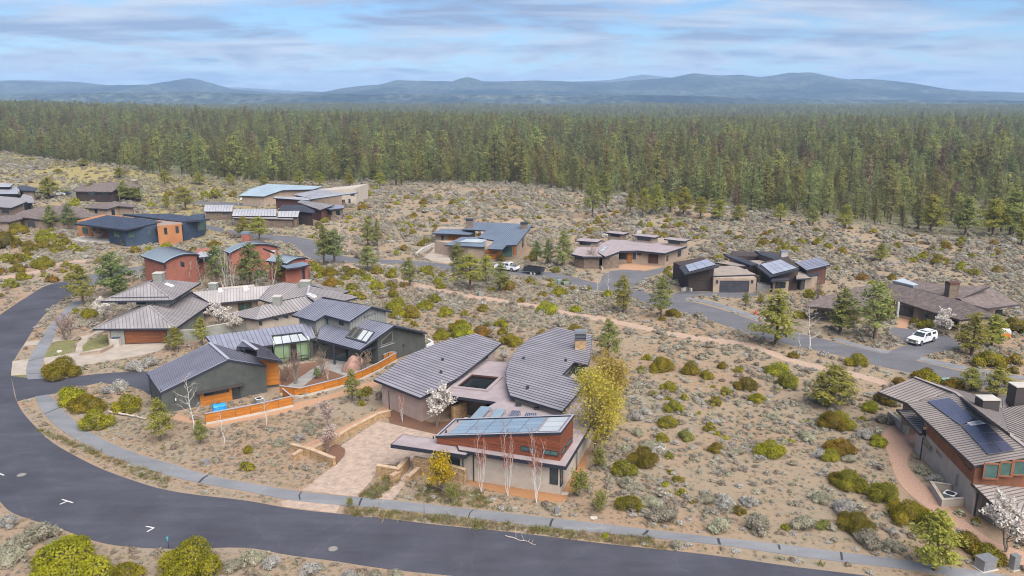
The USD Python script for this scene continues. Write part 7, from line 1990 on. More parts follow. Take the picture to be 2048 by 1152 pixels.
def pickup(name, label, P, heading, shell=True, paint='carwhite', cat_='pickup truck', body='pickup'):
    """Four door pickup, nose along +x. shell: canopy over the bed."""
    t = thing(name, label, cat_, (P[0], P[1], P[2] + .03), heading)
    o = lambda n, m, mt, par=None: obj(n, cat_meshes(m) if isinstance(m, list) else m, M[mt], par or t)
    arch = lambda cx: [(cx + .50 * math.cos(a), .42 + .50 * math.sin(a)) for a in np.linspace(math.pi, 0, 9)]
    low = [(-2.92, .62), (-2.92, .50), (-2.35, .42)] + arch(-1.80) + [(-1.2, .42), (1.3, .42)] + arch(1.88) + [(2.45, .42), (2.9, .45), (2.98, .62), (2.95, .98), (2.80, 1.12), (1.25, 1.22), (-2.92, 1.22)]
    o('body', prism_y(low, 2.0), paint)
    zs = [1.2, 1.93]
    if body == 'pickup':
        cabp = [(-1.15, 1.2), (1.30, 1.2), (.55, 1.90), (.2, 1.95), (-.85, 1.95), (-1.12, 1.86)]
    else:
        cabp = [(-2.75, 1.2), (1.30, 1.2), (.55, 1.80), (-2.2, 1.84), (-2.6, 1.7)]
    cab = o('cab', prism_y(cabp, 1.94, 1.60, zs), paint)
    hw = lambda z: np.interp(z, zs, [.97, .80]) + .008
    def side(pts, s):
        return hexa(*[np.array([[x, s * (hw(z) + d), z] for x, z in pts]) for d in ((-.03, 0) if s > 0 else (0, -.03))])
    for s in (-1, 1):
        o('side_window', side([(.10, 1.27), (.98, 1.27), (.48, 1.78), (.10, 1.82)], s), 'glass', cab)
        o('side_window', side([(-.98, 1.27), (.02, 1.27), (.02, 1.83), (-.90, 1.83)], s), 'glass', cab)
        o('door_handle', boxm(.05, s * 1.005, 1.06, .16, .03, .04), 'chrome'); o('door_handle', boxm(-.85, s * 1.005, 1.06, .16, .03, .04), 'chrome')
        o('mirror', [boxm(.95, s * 1.16, 1.24, .14, .26, .24), boxm(.95, s * 1.03, 1.26, .06, .12, .06)], paint)
        o('running_board', boxm(.05, s * 1.0, .36, 2.3, .16, .06), 'dark')
        o('headlight', boxm(2.90, s * .80, .86, .14, .34, .18), 'chrome'); o('tail_light', boxm(-2.93, s * .93, .80, .05, .12, .34), 'lamp_red')
    w_ = lambda x0, z0, x1, z1, y0, y1, off: hexa(np.array([[x0, -y0, z0], [x0, y0, z0], [x1, y1, z1], [x1, -y1, z1]]) + 0, np.array([[x0, -y0, z0], [x0, y0, z0], [x1, y1, z1], [x1, -y1, z1]]) + off)
    o('windscreen', w_(1.24, 1.27, .62, 1.85, .86, .76, np.array([.02, 0, .025])), 'glass', cab)
    o('sunroof', boxm(-.15, 0, 1.945, .75, .95, .018), 'glass', cab)
    o('rear_window', w_(-1.15, 1.35, -1.13, 1.82, .7, .66, np.array([-.02, 0, 0])), 'glass', cab)
    o('grille', [boxm(2.975, 0, .66, .06, 1.25, .36)], 'dark'); o('grille_bar', [boxm(2.99, 0, .74 + .12 * k, .07, 1.25, .035) for k in range(3)], 'chrome')
    o('bumper', boxm(3.0, 0, .42, .18, 1.9, .2), 'chrome'); o('rear_bumper', boxm(-2.98, 0, .45, .16, 1.8, .18), 'dark'); o('number_plate', boxm(3.09, 0, .47, .01, .32, .12), 'white')
    if body == 'pickup' and shell:
        c = o('bed_canopy', prism_y([(-2.9, 1.23), (-1.20, 1.23), (-1.22, 1.88), (-2.55, 1.90), (-2.85, 1.72)], 1.90, 1.55, zs), paint)
        for s in (-1, 1):
            o('canopy_window', side([(-2.5, 1.36), (-1.4, 1.36), (-1.4, 1.74), (-2.5, 1.74)], s), 'glass', c)
            o('roof_rail', boxm(-1.0, s * .72, 1.99, 3.0, .05, .05), 'dark', c)
    elif body == 'pickup':
        o('bed_liner', boxm(-2.0, 0, 1.225, 1.65, 1.6, .012), 'dark'); o('tool_box', boxm(-1.45, 0, 1.24, .5, 1.7, .3), 'steel')
    for x in (1.88, -1.80):
        for s in (-1, 1):
            wheel_at(t, x, s * .88, .40, .28)
    return t


def heading(a, b):
    A, B = at(*a), at(*b)
    return math.atan2((B - A)[1], (B - A)[0])


pickup('pickup_truck', 'white pickup with white bed canopy parked on the driveway before the shingle house', at(1843.5, 685, 0), heading((1861, 681), (1832, 690)))
pickup('work_truck', 'white pickup with open bed on the back road, hitched to the black trailer', at(1014, 540.5, 0), heading((1061, 546), (1013, 540)), shell=False)
pickup('parked_car', 'dark blue car parked far off by the shingle roofed house at left', at(133, 391, 0), -.3, body='van', paint='cargrey', cat_='car')
pickup('parked_pickup', 'white pickup parked below the pale blue metal roofs', at(497, 402, 0), 3.0, shell=False)
pickup('parked_car', 'silver car parked beside the far dark blue car at left', at(122, 391, 0), -.3, body='van', paint='carwhite', cat_='car')
# dump trailer
hd = heading((1090, 550), (1047, 545))
t = thing('dump_trailer', 'black dump trailer with white wheel hubs behind the white work truck', 'trailer', tuple(at(1068, 547.5, .03)), hd)
obj('bed', cat_meshes([boxm(0, 0, .75, 4.4, 2.1, .1), boxm(0, 1.03, .8, 4.4, .07, .85), boxm(0, -1.03, .8, 4.4, .07, .85), boxm(2.17, 0, .8, .07, 2.1, .85), boxm(-2.17, 0, .8, .07, 2.1, .85)] + [boxm(x, s * 1.09, .78, .08, .06, .85) for x in np.linspace(-2, 2, 7) for s in (-1, 1)]), M['dark'], t)
obj('frame', cat_meshes([beam((2.1, .6, .6), (3.6, 0, .55), .1, .14), beam((2.1, -.6, .6), (3.6, 0, .55), .1, .14), boxm(0, 0, .58, 4.4, 1.1, .16)]), M['dark'], t)
obj('tool_box', boxm(2.55, 0, .7, .5, .7, .45), M['steel'], t)
obj('tail_light', boxm(-2.22, -.85, .72, .04, .2, .1), M['lamp_red'], t); obj('tail_light', boxm(-2.22, .85, .72, .04, .2, .1), M['lamp_red'], t)
for s in (-1, 1):
    obj('fender', cat_meshes([boxm(-.35, s * 1.18, .80, 2.0, .3, .05)]), M['dark'], t)
    for x in (-.8, .12):
        wheel_at(t, x, s * 1.18, .36, .22, 'white')
t = thing('small_trailer', 'small white and orange trailer half hidden by the dark bush at right', 'trailer', tuple(at(2009, 676, .02)), 1.2)
obj('body', prism_y([(-1.1, .45), (1.1, .45), (1.1, 1.2), (.6, 1.55), (-1.1, 1.55)], 1.3), M['white'], t); obj('orange_end', boxm(-1.14, 0, .5, .06, 1.2, .6), M['orange_p'], t); obj('window', boxm(0, -.66, .95, .7, .03, .35), M['glass'], t); obj('drawbar', beam((1.1, 0, .45), (2.0, 0, .42), .08, .08), M['dark'], t)
for s in (-1, 1):
    wheel_at(t, 0, s * .7, .32, .2)


def hydrant(u, v, label):
    t = thing('fire_hydrant', label, 'fire hydrant', tuple(at(u, v)))
    lathe = lambda pr: trimesh.creation.revolve(np.array(pr), sections=14)
    obj('barrel', lathe([(0, 0), (.2, 0), (.2, .06), (.14, .08), (.14, .62), (.19, .64), (.19, .70), (.15, .72), (.12, .84), (.05, .90), (.05, .97), (0, .97)]), M['red'], t)
    for a in (0, math.pi / 2, math.pi):
        obj('outlet', tube([(.1 * math.cos(a), .1 * math.sin(a), .5), (.26 * math.cos(a), .26 * math.sin(a), .5)], .075, 10), M['red'], t)
    obj('flag_rod', tube([(0, .1, .7), (0, .12, 1.9)], .015, 4), M['white'], t)


hydrant(1511, 630, 'red fire hydrant beside the back road near the black solar roofed house')
hydrant(145, 557, 'red fire hydrant beside the curve of the road at far left')


def ubox(u, v, w, d, h, m, label, name='utility_box', rot=.3, lid=None, cat_='utility box'):
    t = thing(name, label, cat_, tuple(at(u, v)), rot)
    obj('cabinet', cat_meshes([boxm(0, 0, 0, w, d, h)]), M[m], t)
    obj('lid', boxm(0, 0, h, w * 1.08, d * 1.08, .07), M[lid or m], t)
    obj('door_seam', boxm(0, -d / 2 - .004, h * .12, w * .8, .01, h * .74), M['steel'], t)
    obj('plinth', boxm(0, 0, -.05, w * 1.25, d * 1.25, .1), M['concrete'], t)


ubox(1398, 572, .7, .6, 1.1, 'boxgreen', 'taller pale green utility cabinet on the verge of the back road') if False else None
for a in [(1118, 569, .8, .7, 1.0, 'boxgreen', 'taller pale green utility cabinet beside the back road'), (1131.5, 571, 1.2, 1.1, .8, 'boxgreen', 'low pale green transformer box beside the back road'), (415, 930, .45, .4, .6, 'steel', 'small pale grey utility pedestal on the verge left of the paver driveway'),
          (1113, 1028, .42, .36, .6, 'steel', 'small pale utility pedestal below the stucco block by the footpath'), (1970, 1136, 1.4, 1.0, 1.0, 'steel', 'wide grey transformer box with pale lid in the lower right corner'), (2027, 1138, .65, .55, 1.3, 'steel', 'tall grey utility cabinet in the lower right corner'),
          (960, 592, .55, .45, .9, 'boxgreen', 'small grey green box on a post beside the dirt trail'), (1893, 768, 1.5, 1.0, .7, 'boxgreen', 'pale green transformer box beside the road behind the near right house')]:
    ubox(*a[:6], a[6], lid=None)
t = thing('bin_enclosure', 'grey stone bin enclosure with dark blue lid beside the red cedar garage door', 'bin', tuple(at(233, 691)), .05)
obj('box', boxm(0, 0, 0, 1.5, 1.2, 1.25), M['rock_pale'], t); obj('lid', boxm(.05, .1, 1.25, 1.2, 1.0, .12), M['blue_wall'], t)
t = thing('covered_grill', 'bright blue tarpaulin cover behind the front orange cedar fence', 'grill cover', tuple(at(440, 828)), .5)
bl = trimesh.creation.box((1.6, .9, .9)).subdivide().subdivide(); bv = np.array(bl.vertices) + [0, 0, .85]; bv += (meshkit.noise(bv * 3)[:, None] - .5) * .2
obj('cover', (bv, np.array(bl.faces)), M['tarp'], t, smooth=True); obj('grill_legs', cat_meshes([boxm(x, y, 0, .08, .08, .5) for x in (-.6, .6) for y in (-.3, .3)]), M['dark'], t)
t = thing('marker_flag', 'small teal utility marker flag at the lower edge of the road', 'marker flag', tuple(at(337.5, 1097)))
obj('pole', tube([(0, 0, 0), (0, 0, .75)], .03, 6), M['dark'], t); obj('flag', hexa(np.array([[-.02, -.02, .75], [.02, -.02, .75], [.02, .02, .75], [-.02, .02, .75]]), np.array([[-.14, -.02, 1.15], [.06, -.02, 1.2], [.06, .02, 1.2], [-.14, .02, 1.15]])), M['teal'], t)
for u, v, h, m, lab in [(848.5, 1028, .9, 'steel', 'thin pale marker stake on the footpath below the entry walk'), (1515, 1012, .5, 'white', 'short white marker stake in the sage near the footpath'), (1168, 577, .7, 'white', 'short white post beside the back road'), (1455, 653, .7, 'steel', 'thin metal marker post beside the back road'), (1758, 724, .9, 'teal', 'thin pale blue marker stake at the road near the white pickup')]:
    t = thing('marker_stake', lab, 'stake', tuple(at(u, v))); obj('stake', tube([(0, 0, 0), (0, 0, h)], .035, 5), M[m], t); obj('cap', tube([(0, 0, h), (0, 0, h + .06)], .06, 6), M[m], t)
# orange barrier scraps near the pines by the back road
for k, (u, v, lab) in enumerate([(687, 502, 'tall orange traffic barrel behind the double pine by the road'), (695, 505, 'orange cone lying right of the orange barrel by the road')]):
    t = thing('traffic_cone', lab, 'traffic cone', tuple(at(u, v)))
    obj('cone', trimesh.creation.revolve(np.array([(0, 0), (.32, 0), (.30, .06), (.22, .07), (.08, 1.0), (0, 1.0)]), sections=12), M['orange_p'], t)
    obj('band', trimesh.creation.revolve(np.array([(.20, .35), (.205, .34), (.165, .55), (.16, .55)]), sections=12), M['white'], t)
# rocks, logs
def rock(u, v, s, m, label, seed, sq=.7):
    b = trimesh.creation.icosphere(subdivisions=3); p = np.array(b.vertices)
    p = p * (0.65 + .7 * meshkit.fbm(p * 1.4 + seed, 3, seed))[:, None] * [s, s * .85, s * sq]; p[:, 2] = np.maximum(p[:, 2], -.12)
    t = obj('boulder', (p + at(u, v), np.array(b.faces)), M[m], None, True); tag(t, label, 'boulder')


rock(707, 741, 1.75, 'rock', 'large rounded pink boulder beside the porch of the dark house', 3, 1.15)
rock(1130.5, 987, .42, 'rock_pale', 'small flat pale stone on the gravel by the stucco corner', 5, .35)
rock(1187, 1036, .38, 'rock_pale', 'pale flat stone above the footpath right of the stucco block', 6, .4)
rock(119, 704, .5, 'rock_pale', 'small pale boulder on the grass beside the tan driveway', 7, .6)
rock(103, 757, .6, 'rock_pale', 'pale stone at the mouth of the asphalt driveway', 8, .4)
rl = R(77)
def log(u, v, u2, v2, r, label, m):
    a, b = at(u, v, r), at(u2, v2, r); n = 8
    pts = [a + (b - a) * k / n + np.r_[rl.normal(0, .08, 2), abs(rl.normal(0, .05))] for k in range(n + 1)]
    t = thing('fallen_log', label, 'log', (a[0], a[1], 0)); off = np.array([a[0], a[1], 0])
    q = tube(np.array(pts), np.linspace(r, r * .45, n + 1), 7); obj('trunk', (q[0] - off, q[1]), M[m], t, True)
    br = cat_meshes([tube([pts[k], pts[k] + np.r_[rl.normal(0, .45, 2), .35]], [r * .35, .01], 4) for k in (3, 5, 6, 7)]); obj('branch', (br[0] - off, br[1]), M[m], t)


M['deadwood'] = mat('bleached_wood', (0.46, 0.40, 0.34), (0.34, 0.29, 0.24), 3, .9, stretch=(1, 1, 1))
log(218, 824, 292, 838, .16, 'bleached fallen log below the asphalt driveway', 'deadwood')
log(1010, 1071, 1071, 1089, .05, 'dead tan branch lying on the foreground road', 'deadwood')
# two walkers
import manifold3d


def body_mesh(joints, bones, res=.03):
    man = None
    for a, b in bones:
        (pa, ra), (pb, rb_) = joints[a], joints[b]
        s = manifold3d.Manifold.sphere(1, 12)
        h = manifold3d.Manifold.batch_hull([s.scale((ra, ra, ra)).translate(tuple(pa)), s.scale((rb_, rb_, rb_)).translate(tuple(pb))])
        man = h if man is None else man + h
    m = man.refine_to_length(.06).to_mesh()
    tm = trimesh.Trimesh(m.vert_properties[:, :3], m.tri_verts)
    trimesh.smoothing.filter_taubin(tm, iterations=6)
    return tm


def walker(u, v, rot, jk, label, ph):
    s = ph
    J = dict(hd=((.02, 0, 1.60), .105), nk=((0, 0, 1.46), .06), ch=((0, 0, 1.28), .155), wa=((0, 0, 1.05), .135), pv=((0, 0, .93), .145), shl=((0, .19, 1.38), .065), shr=((0, -.19, 1.38), .065),
             ell=((.02 + .1 * s, .25, 1.12), .045), elr=((.02 - .1 * s, -.25, 1.12), .045), hal=((.1 + .15 * s, .24, .90), .035), har=((.1 - .15 * s, -.24, .90), .035),
             hil=((0, .09, .90), .095), hir=((0, -.09, .90), .095), knl=((.06 - .16 * s, .1, .50), .06), knr=((.06 + .16 * s, -.1, .50), .06), anl=((-.05 - .26 * s, .1, .09), .042), anr=((-.05 + .26 * s, -.1, .09), .042), tol=((.08 - .26 * s, .11, .045), .04), tor=((.08 + .26 * s, -.11, .045), .04))
    t = thing('person', label, 'person', tuple(at(u, v)), rot)
    B = [('hd', 'nk'), ('nk', 'ch'), ('ch', 'wa'), ('wa', 'pv'), ('ch', 'shl'), ('ch', 'shr'), ('shl', 'ell'), ('shr', 'elr'), ('ell', 'hal'), ('elr', 'har'), ('pv', 'hil'), ('pv', 'hir'), ('hil', 'knl'), ('hir', 'knr'), ('knl', 'anl'), ('knr', 'anr'), ('anl', 'tol'), ('anr', 'tor')]
    obj('body', body_mesh(J, B), M['skin'], t, True)
    big = lambda ks, e: {k: (J[k][0], J[k][1] + e) for k in ks}
    obj('jacket', body_mesh(big(['ch', 'wa', 'pv', 'shl', 'shr', 'ell', 'elr', 'hal', 'har'], .025) | {'hal': (tuple(np.array(J['hal'][0]) * .8 + np.array(J['ell'][0]) * .2), .05), 'har': (tuple(np.array(J['har'][0]) * .8 + np.array(J['elr'][0]) * .2), .05)}, [('ch', 'wa'), ('wa', 'pv'), ('ch', 'shl'), ('ch', 'shr'), ('shl', 'ell'), ('shr', 'elr'), ('ell', 'hal'), ('elr', 'har')]), M[jk], t, True)
    obj('trousers', body_mesh(big(['pv', 'hil', 'hir', 'knl', 'knr', 'anl', 'anr'], .02), [('pv', 'hil'), ('pv', 'hir'), ('hil', 'knl'), ('hir', 'knr'), ('knl', 'anl'), ('knr', 'anr')]), M['jean'], t, True)
    obj('shoes', body_mesh(big(['anl', 'anr', 'tol', 'tor'], .015), [('anl', 'tol'), ('anr', 'tor')]), M['dark'], t, True)
    obj('hair', body_mesh({'a': ((-.02, 0, 1.66), .105), 'b': ((-.04, 0, 1.58), .095)}, [('a', 'b')]), M['hair'], t, True)


walker(1127, 414.5, -.9, 'jacket_d', 'person in dark clothes walking on the left of the far dirt trail', 1)
walker(1136, 414.8, -.9, 'jacket', 'person in a blue jacket walking on the right of the far dirt trail', -1)

# ---------------------------------------------------------------- trees of the settlement
LM = [(60, 1080, 'in the lower left corner'), (390, 1110, 'below the painted arrow on the road'), (150, 790, 'below the asphalt driveway'), (130, 735, 'between the two driveways'), (245, 830, 'left of the dark garage gable'), (330, 850, 'at the front corner of the dark garage'), (470, 890, 'below the front orange cedar fence'), (640, 870, 'on the bank above the paver driveway'), (700, 790, 'beside the orange gravel path'),
      (640, 735, 'in the courtyard of the dark house'), (850, 840, 'before the rosy stucco wall'), (885, 950, 'before the tall ledge stone wall'), (1010, 980, 'before the grey stucco front wall'), (1150, 970, 'at the right stucco corner'), (1200, 800, 'right of the curved roofs'), (1215, 690, 'above the right curved roof'), (1270, 930, 'in the sage right of the stucco block'), (1260, 1000, 'near the footpath right of the stucco block'), (1340, 880, 'in the middle of the sage field'), (1330, 780, 'in the upper sage field'), (1320, 720, 'right of the stone chimney'), (1430, 720, 'below the dirt trail'), (1500, 780, 'in the upper right sage field'), (1540, 890, 'in the right sage field'), (1470, 1030, 'near the footpath at lower right'), (1660, 790, 'left of the near right house'), (1680, 850, 'left of the gravel path'), (1690, 960, 'left of the lower gravel path'), (1720, 1040, 'below the gravel path'), (1840, 1030, 'beside the gravel path'), (1900, 1100, 'by the utility boxes at lower right'), (2030, 1110, 'in the lower right corner'), (1985, 1070, 'before the low front wing at right'),
      (1850, 760, 'by the road behind the near right house'), (1970, 720, 'right of the pickup driveway'), (1720, 720, 'across the road from the white pickup'), (1720, 640, 'before the shingle house'), (1860, 650, 'at the shingle house door'), (2035, 650, 'right of the shingle house'), (1600, 690, 'beside the back road near the white tree'), (1550, 650, 'by the back road below the black house'), (1490, 600, 'before the black solar roofed house'), (1390, 545, 'left of the black solar roofed house'), (1290, 560, 'before the mauve flat roofed house'), (1320, 625, 'along the middle of the back road'), (1240, 640, 'on the sage above the dirt trail'), (1195, 560, 'by the driveway of the mauve roofed house'), (1120, 510, 'between the blue and the mauve roofed houses'), (1090, 590, 'below the black dump trailer'), (960, 560, 'in front of the blue metal roof house'), (850, 560, 'by the dirt trail below the pale yard'), (740, 530, 'where the dirt trail meets the road'), (660, 520, 'right of the red house'), (745, 480, 'on the slope beyond the back road'), (770, 600, 'right of the hip roofed house'), (900, 650, 'between the two gabled roofs and the trail'), (1040, 660, 'above the left curved roof'), (1130, 640, 'above the stone chimney'), (820, 620, 'above the dark house gable'), (1000, 630, 'along the middle of the dirt trail'),
      (490, 550, 'before the red house'), (370, 550, 'below the left red block'), (230, 560, 'behind the hip roofed garage'), (165, 610, 'at the road bend left'), (215, 640, 'left of the hip roofed garage'), (350, 690, 'right of the red cedar garage door'), (450, 640, 'in the hip roofed courtyard'), (60, 520, 'on the slope left of the trail'), (70, 570, 'by the road at far left'), (100, 480, 'left of the navy house'), (190, 520, 'below the navy house'), (280, 510, 'below the burnt orange block'), (440, 490, 'right of the navy house'), (500, 460, 'below the curved metal roofs'), (110, 430, 'before the shingle gable house'), (230, 390, 'before the far shingle house'), (370, 400, 'left of the curved metal roofs'), (680, 440, 'right of the brown metal roof house'), (850, 420, 'on the open sage slope'), (1000, 420, 'above the blue metal roof house'), (1200, 430, 'by the walkers trail'), (1350, 450, 'above the mauve flat roofed house'), (1500, 470, 'above the black solar roofed house'), (1640, 500, 'beyond the black house'), (1800, 530, 'above the shingle house'), (1980, 540, 'at the far right sage'), (560, 380, 'by the pale blue roofs'), (60, 350, 'on the far left grassy slope'), (300, 350, 'on the grassy slope below the forest')]


def near_to(u, v):
    return min(LM, key=lambda q: (q[0] - u) ** 2 + (1.6 * (q[1] - v)) ** 2)[2]


rt = R(55)
PINES = [(167, 610, 535, 46, 1), (228, 590, 508, 62, 2), (240, 597, 552, 36, 2), (648, 530, 451, 40, 0), (669, 531, 463, 45, 2), (736, 492, 434, 33, 0), (755, 494, 438, 20, 0), (736, 544, 493, 36, 0), (820, 571, 517, 38, 0), (915, 548, 486, 40, 0), (435, 578, 495, 42, 2), (502, 578, 490, 55, 2), (560, 565, 510, 28, 0), (487, 476, 434, 30, 1), (519, 482, 436, 38, 1),
         (940, 580, 511, 60, 1), (972, 566, 512, 34, 1), (1001, 585, 525, 38, 0), (1096, 530, 478, 30, 2), (1125, 535, 462, 38, 0), (1073, 522, 482, 26, 2), (1004, 522, 508, 20, 1), (1247, 625, 553, 46, 1), (1322, 636, 556, 44, 0), (1491, 612, 588, 18, 0), (1520, 607, 590, 15, 1), (1552, 690, 583, 82, 1), (1680, 667, 582, 60, 0), (1749, 678, 571, 70, 0), (1943, 710, 634, 60, 1), (1982, 694, 638, 46, 1), (1941, 782, 748, 40, 1), (1993, 795, 750, 50, 1),
         (1660, 811, 738, 88, 1), (1870, 1141, 1053, 86, 1), (320, 882, 808, 46, 1), (401, 888, 848, 26, 0), (452, 836, 820, 0, 0), (405, 690, 640, 28, 1), (352, 701, 660, 34, 1), (705, 802, 740, 36, 0), (634, 757, 738, 16, 2), (98, 398, 355, 46, 1), (184, 400, 367, 30, 0), (271, 405, 375, 26, 0), (249, 404, 362, 22, 0), (371, 420, 378, 38, 1), (335, 417, 388, 15, 1), (102, 458, 412, 32, 0), (138, 461, 412, 28, 2), (249, 491, 478, 16, 1), (307, 551, 518, 35, 0),
         (1185, 436, 352, 34, 0), (1212, 422, 345, 34, 0), (1260, 430, 380, 26, 1), (1285, 440, 378, 30, 1), (1312, 436, 370, 34, 1), (1340, 432, 385, 30, 1), (1366, 440, 375, 36, 1), (1400, 445, 395, 30, 1), (1437, 448, 400, 34, 1), (1475, 452, 412, 28, 1), (1215, 722, 640, 48, 0), (1282, 456, 440, 16, 0), (1760, 529, 489, 30, 1), (1648, 480, 466, 12, 0), (1866, 505, 492, 14, 0), (600, 372, 340, 24, 1), (640, 372, 344, 22, 1), (700, 374, 348, 24, 1), (760, 376, 346, 26, 1), (170, 345, 318, 22, 1), (120, 358, 338, 16, 1), (240, 362, 336, 22, 1), (330, 368, 340, 24, 1), (400, 370, 344, 22, 1), (460, 372, 346, 22, 1), (530, 372, 350, 18, 1), (2020, 468, 380, 60, 0), (1985, 470, 400, 44, 1), (1930, 470, 395, 46, 0), (1860, 466, 392, 46, 1), (2042, 490, 430, 30, 1), (1560, 452, 408, 30, 1), (1625, 458, 415, 30, 0), (1690, 462, 410, 34, 1)]
MATN = ['needle', 'needle_y', 'needle_g']; WORD = ['green', 'yellow green', 'deep green']
items, todo = [], []
for u, vb, vt, w, m in PINES:
    if w < 5:
        continue
    P = at(u, vb)
    P[2] = float(zg(P[0], P[1]))
    h = max(1.5, over(P, vt) - P[2]); dpt = np.linalg.norm(P - O_CAM); wm = w * dpt / FPX
    size = 'tall' if h > 8 else 'medium' if h > 4.5 else 'small'
    items.append((u, f'{size} {WORD[m]} pine', near_to(u, vb))); todo.append((P, h, wm, m))
for (P, h, wm, m), lab in zip(todo, name_apart(items)):
    k = int(rt.integers(0, 5))
    plant(TREE[('pine', MATN[m], k)], 'pine_tree', lab, 'pine tree', P - [0, 0, .05], rt.uniform(0, 6.28), (wm / 4.9, wm / 4.9, h / 9.8), 'pines among the houses')

# leafless, blossoming and leafing trees
def tree_class(key, seed, h, spread, bark, twig, leaf=None, lsize=.2, nleaf=0, jit=.16, **kw):
    r = R(seed)
    tr, tw, tips = bare_mesh(r, h, spread, **kw)
    parts = [('trunk', tr, bark), ('twigs', tw, twig)]
    if leaf:
        P = tips[r.integers(0, len(tips), nleaf)] + r.normal(0, jit, (nleaf, 3))
        parts.append(('crown', quads(P, lsize, r, aspect=.7), leaf))
    TREE[key] = proto('tree_' + key, parts)


tree_class('birch', 1, 8, 1.9, 'whitebark', 'twig_white', n1=14, upright=.55, r0=.085)
tree_class('birch_b', 2, 8, 1.6, 'whitebark', 'twig_white', n1=12, upright=.75, r0=.07)
tree_class('birch_red', 3, 8, 1.8, 'whitebark', 'twig_red', stems=4, n1=10, n2=7, upright=1.0, start=.3, r0=.055)
tree_class('aspen', 4, 8, 1.4, 'whitebark', 'twig_tan', stems=2, n1=10, upright=.9, start=.3, r0=.075)
tree_class('shrub_tan', 5, 4, 1.6, 'greybark', 'twig_tan', stems=5, n1=7, n2=6, upright=.9, start=.15)
tree_class('shrub_purple', 6, 4, 1.5, 'greybark', 'twig_purple', stems=5, n1=7, n2=7, upright=1.0, start=.15)
tree_class('blossom', 7, 5, 2.2, 'greybark', 'twig_tan', 'blossom', .30, 1500, stems=2, n1=10, n2=6, upright=.6)
tree_class('blossom_p', 8, 5, 2.0, 'greybark', 'twig_purple', 'blossom_pink', .26, 900, stems=3, n1=8, n2=6, upright=.7)
tree_class('forsythia', 9, 3, 1.7, 'greybark', 'twig_tan', 'forsythia', .22, 1900, stems=6, n1=7, n2=6, upright=.7, start=.1)
tree_class('willow', 10, 8, 2.6, 'greybark', 'twig_tan', 'willow', .19, 5200, jit=.36, stems=4, n1=9, n2=7, upright=.9, start=.12)
tree_class('willow_o', 11, 7, 2.2, 'greybark', 'twig_tan', 'willow_o', .19, 4200, jit=.32, stems=4, n1=9, n2=7, upright=.9, start=.12)
tree_class('leafy', 12, 4, 1.5, 'greybark', 'twig_tan', 'bush_l', .22, 1500, jit=.2, stems=4, n1=8, n2=6, upright=.8, start=.1)
H0 = dict(birch=8, birch_b=8, birch_red=8, aspen=8, shrub_tan=4, shrub_purple=4, blossom=5, blossom_p=5, forsythia=3, willow=8, willow_o=7, leafy=4)
W0 = dict(birch=3.0, birch_b=2.6, birch_red=4.0, aspen=3.2, shrub_tan=3.0, shrub_purple=2.8, blossom=4.6, blossom_p=4.2, forsythia=3.4, willow=4.3, willow_o=3.9, leafy=3.2)
DESC = dict(birch='bare white barked birch', birch_b='slender bare birch', birch_red='red twigged bare birch', aspen='bare pale aspen', shrub_tan='bare tan multi stemmed shrub', shrub_purple='bare purple twigged shrub', blossom='white blossoming tree', blossom_p='pale pink blossoming tree', forsythia='bright yellow flowering shrub', willow='tall yellow spring willow', willow_o='orange yellow spring willow', leafy='light green leafing shrub')
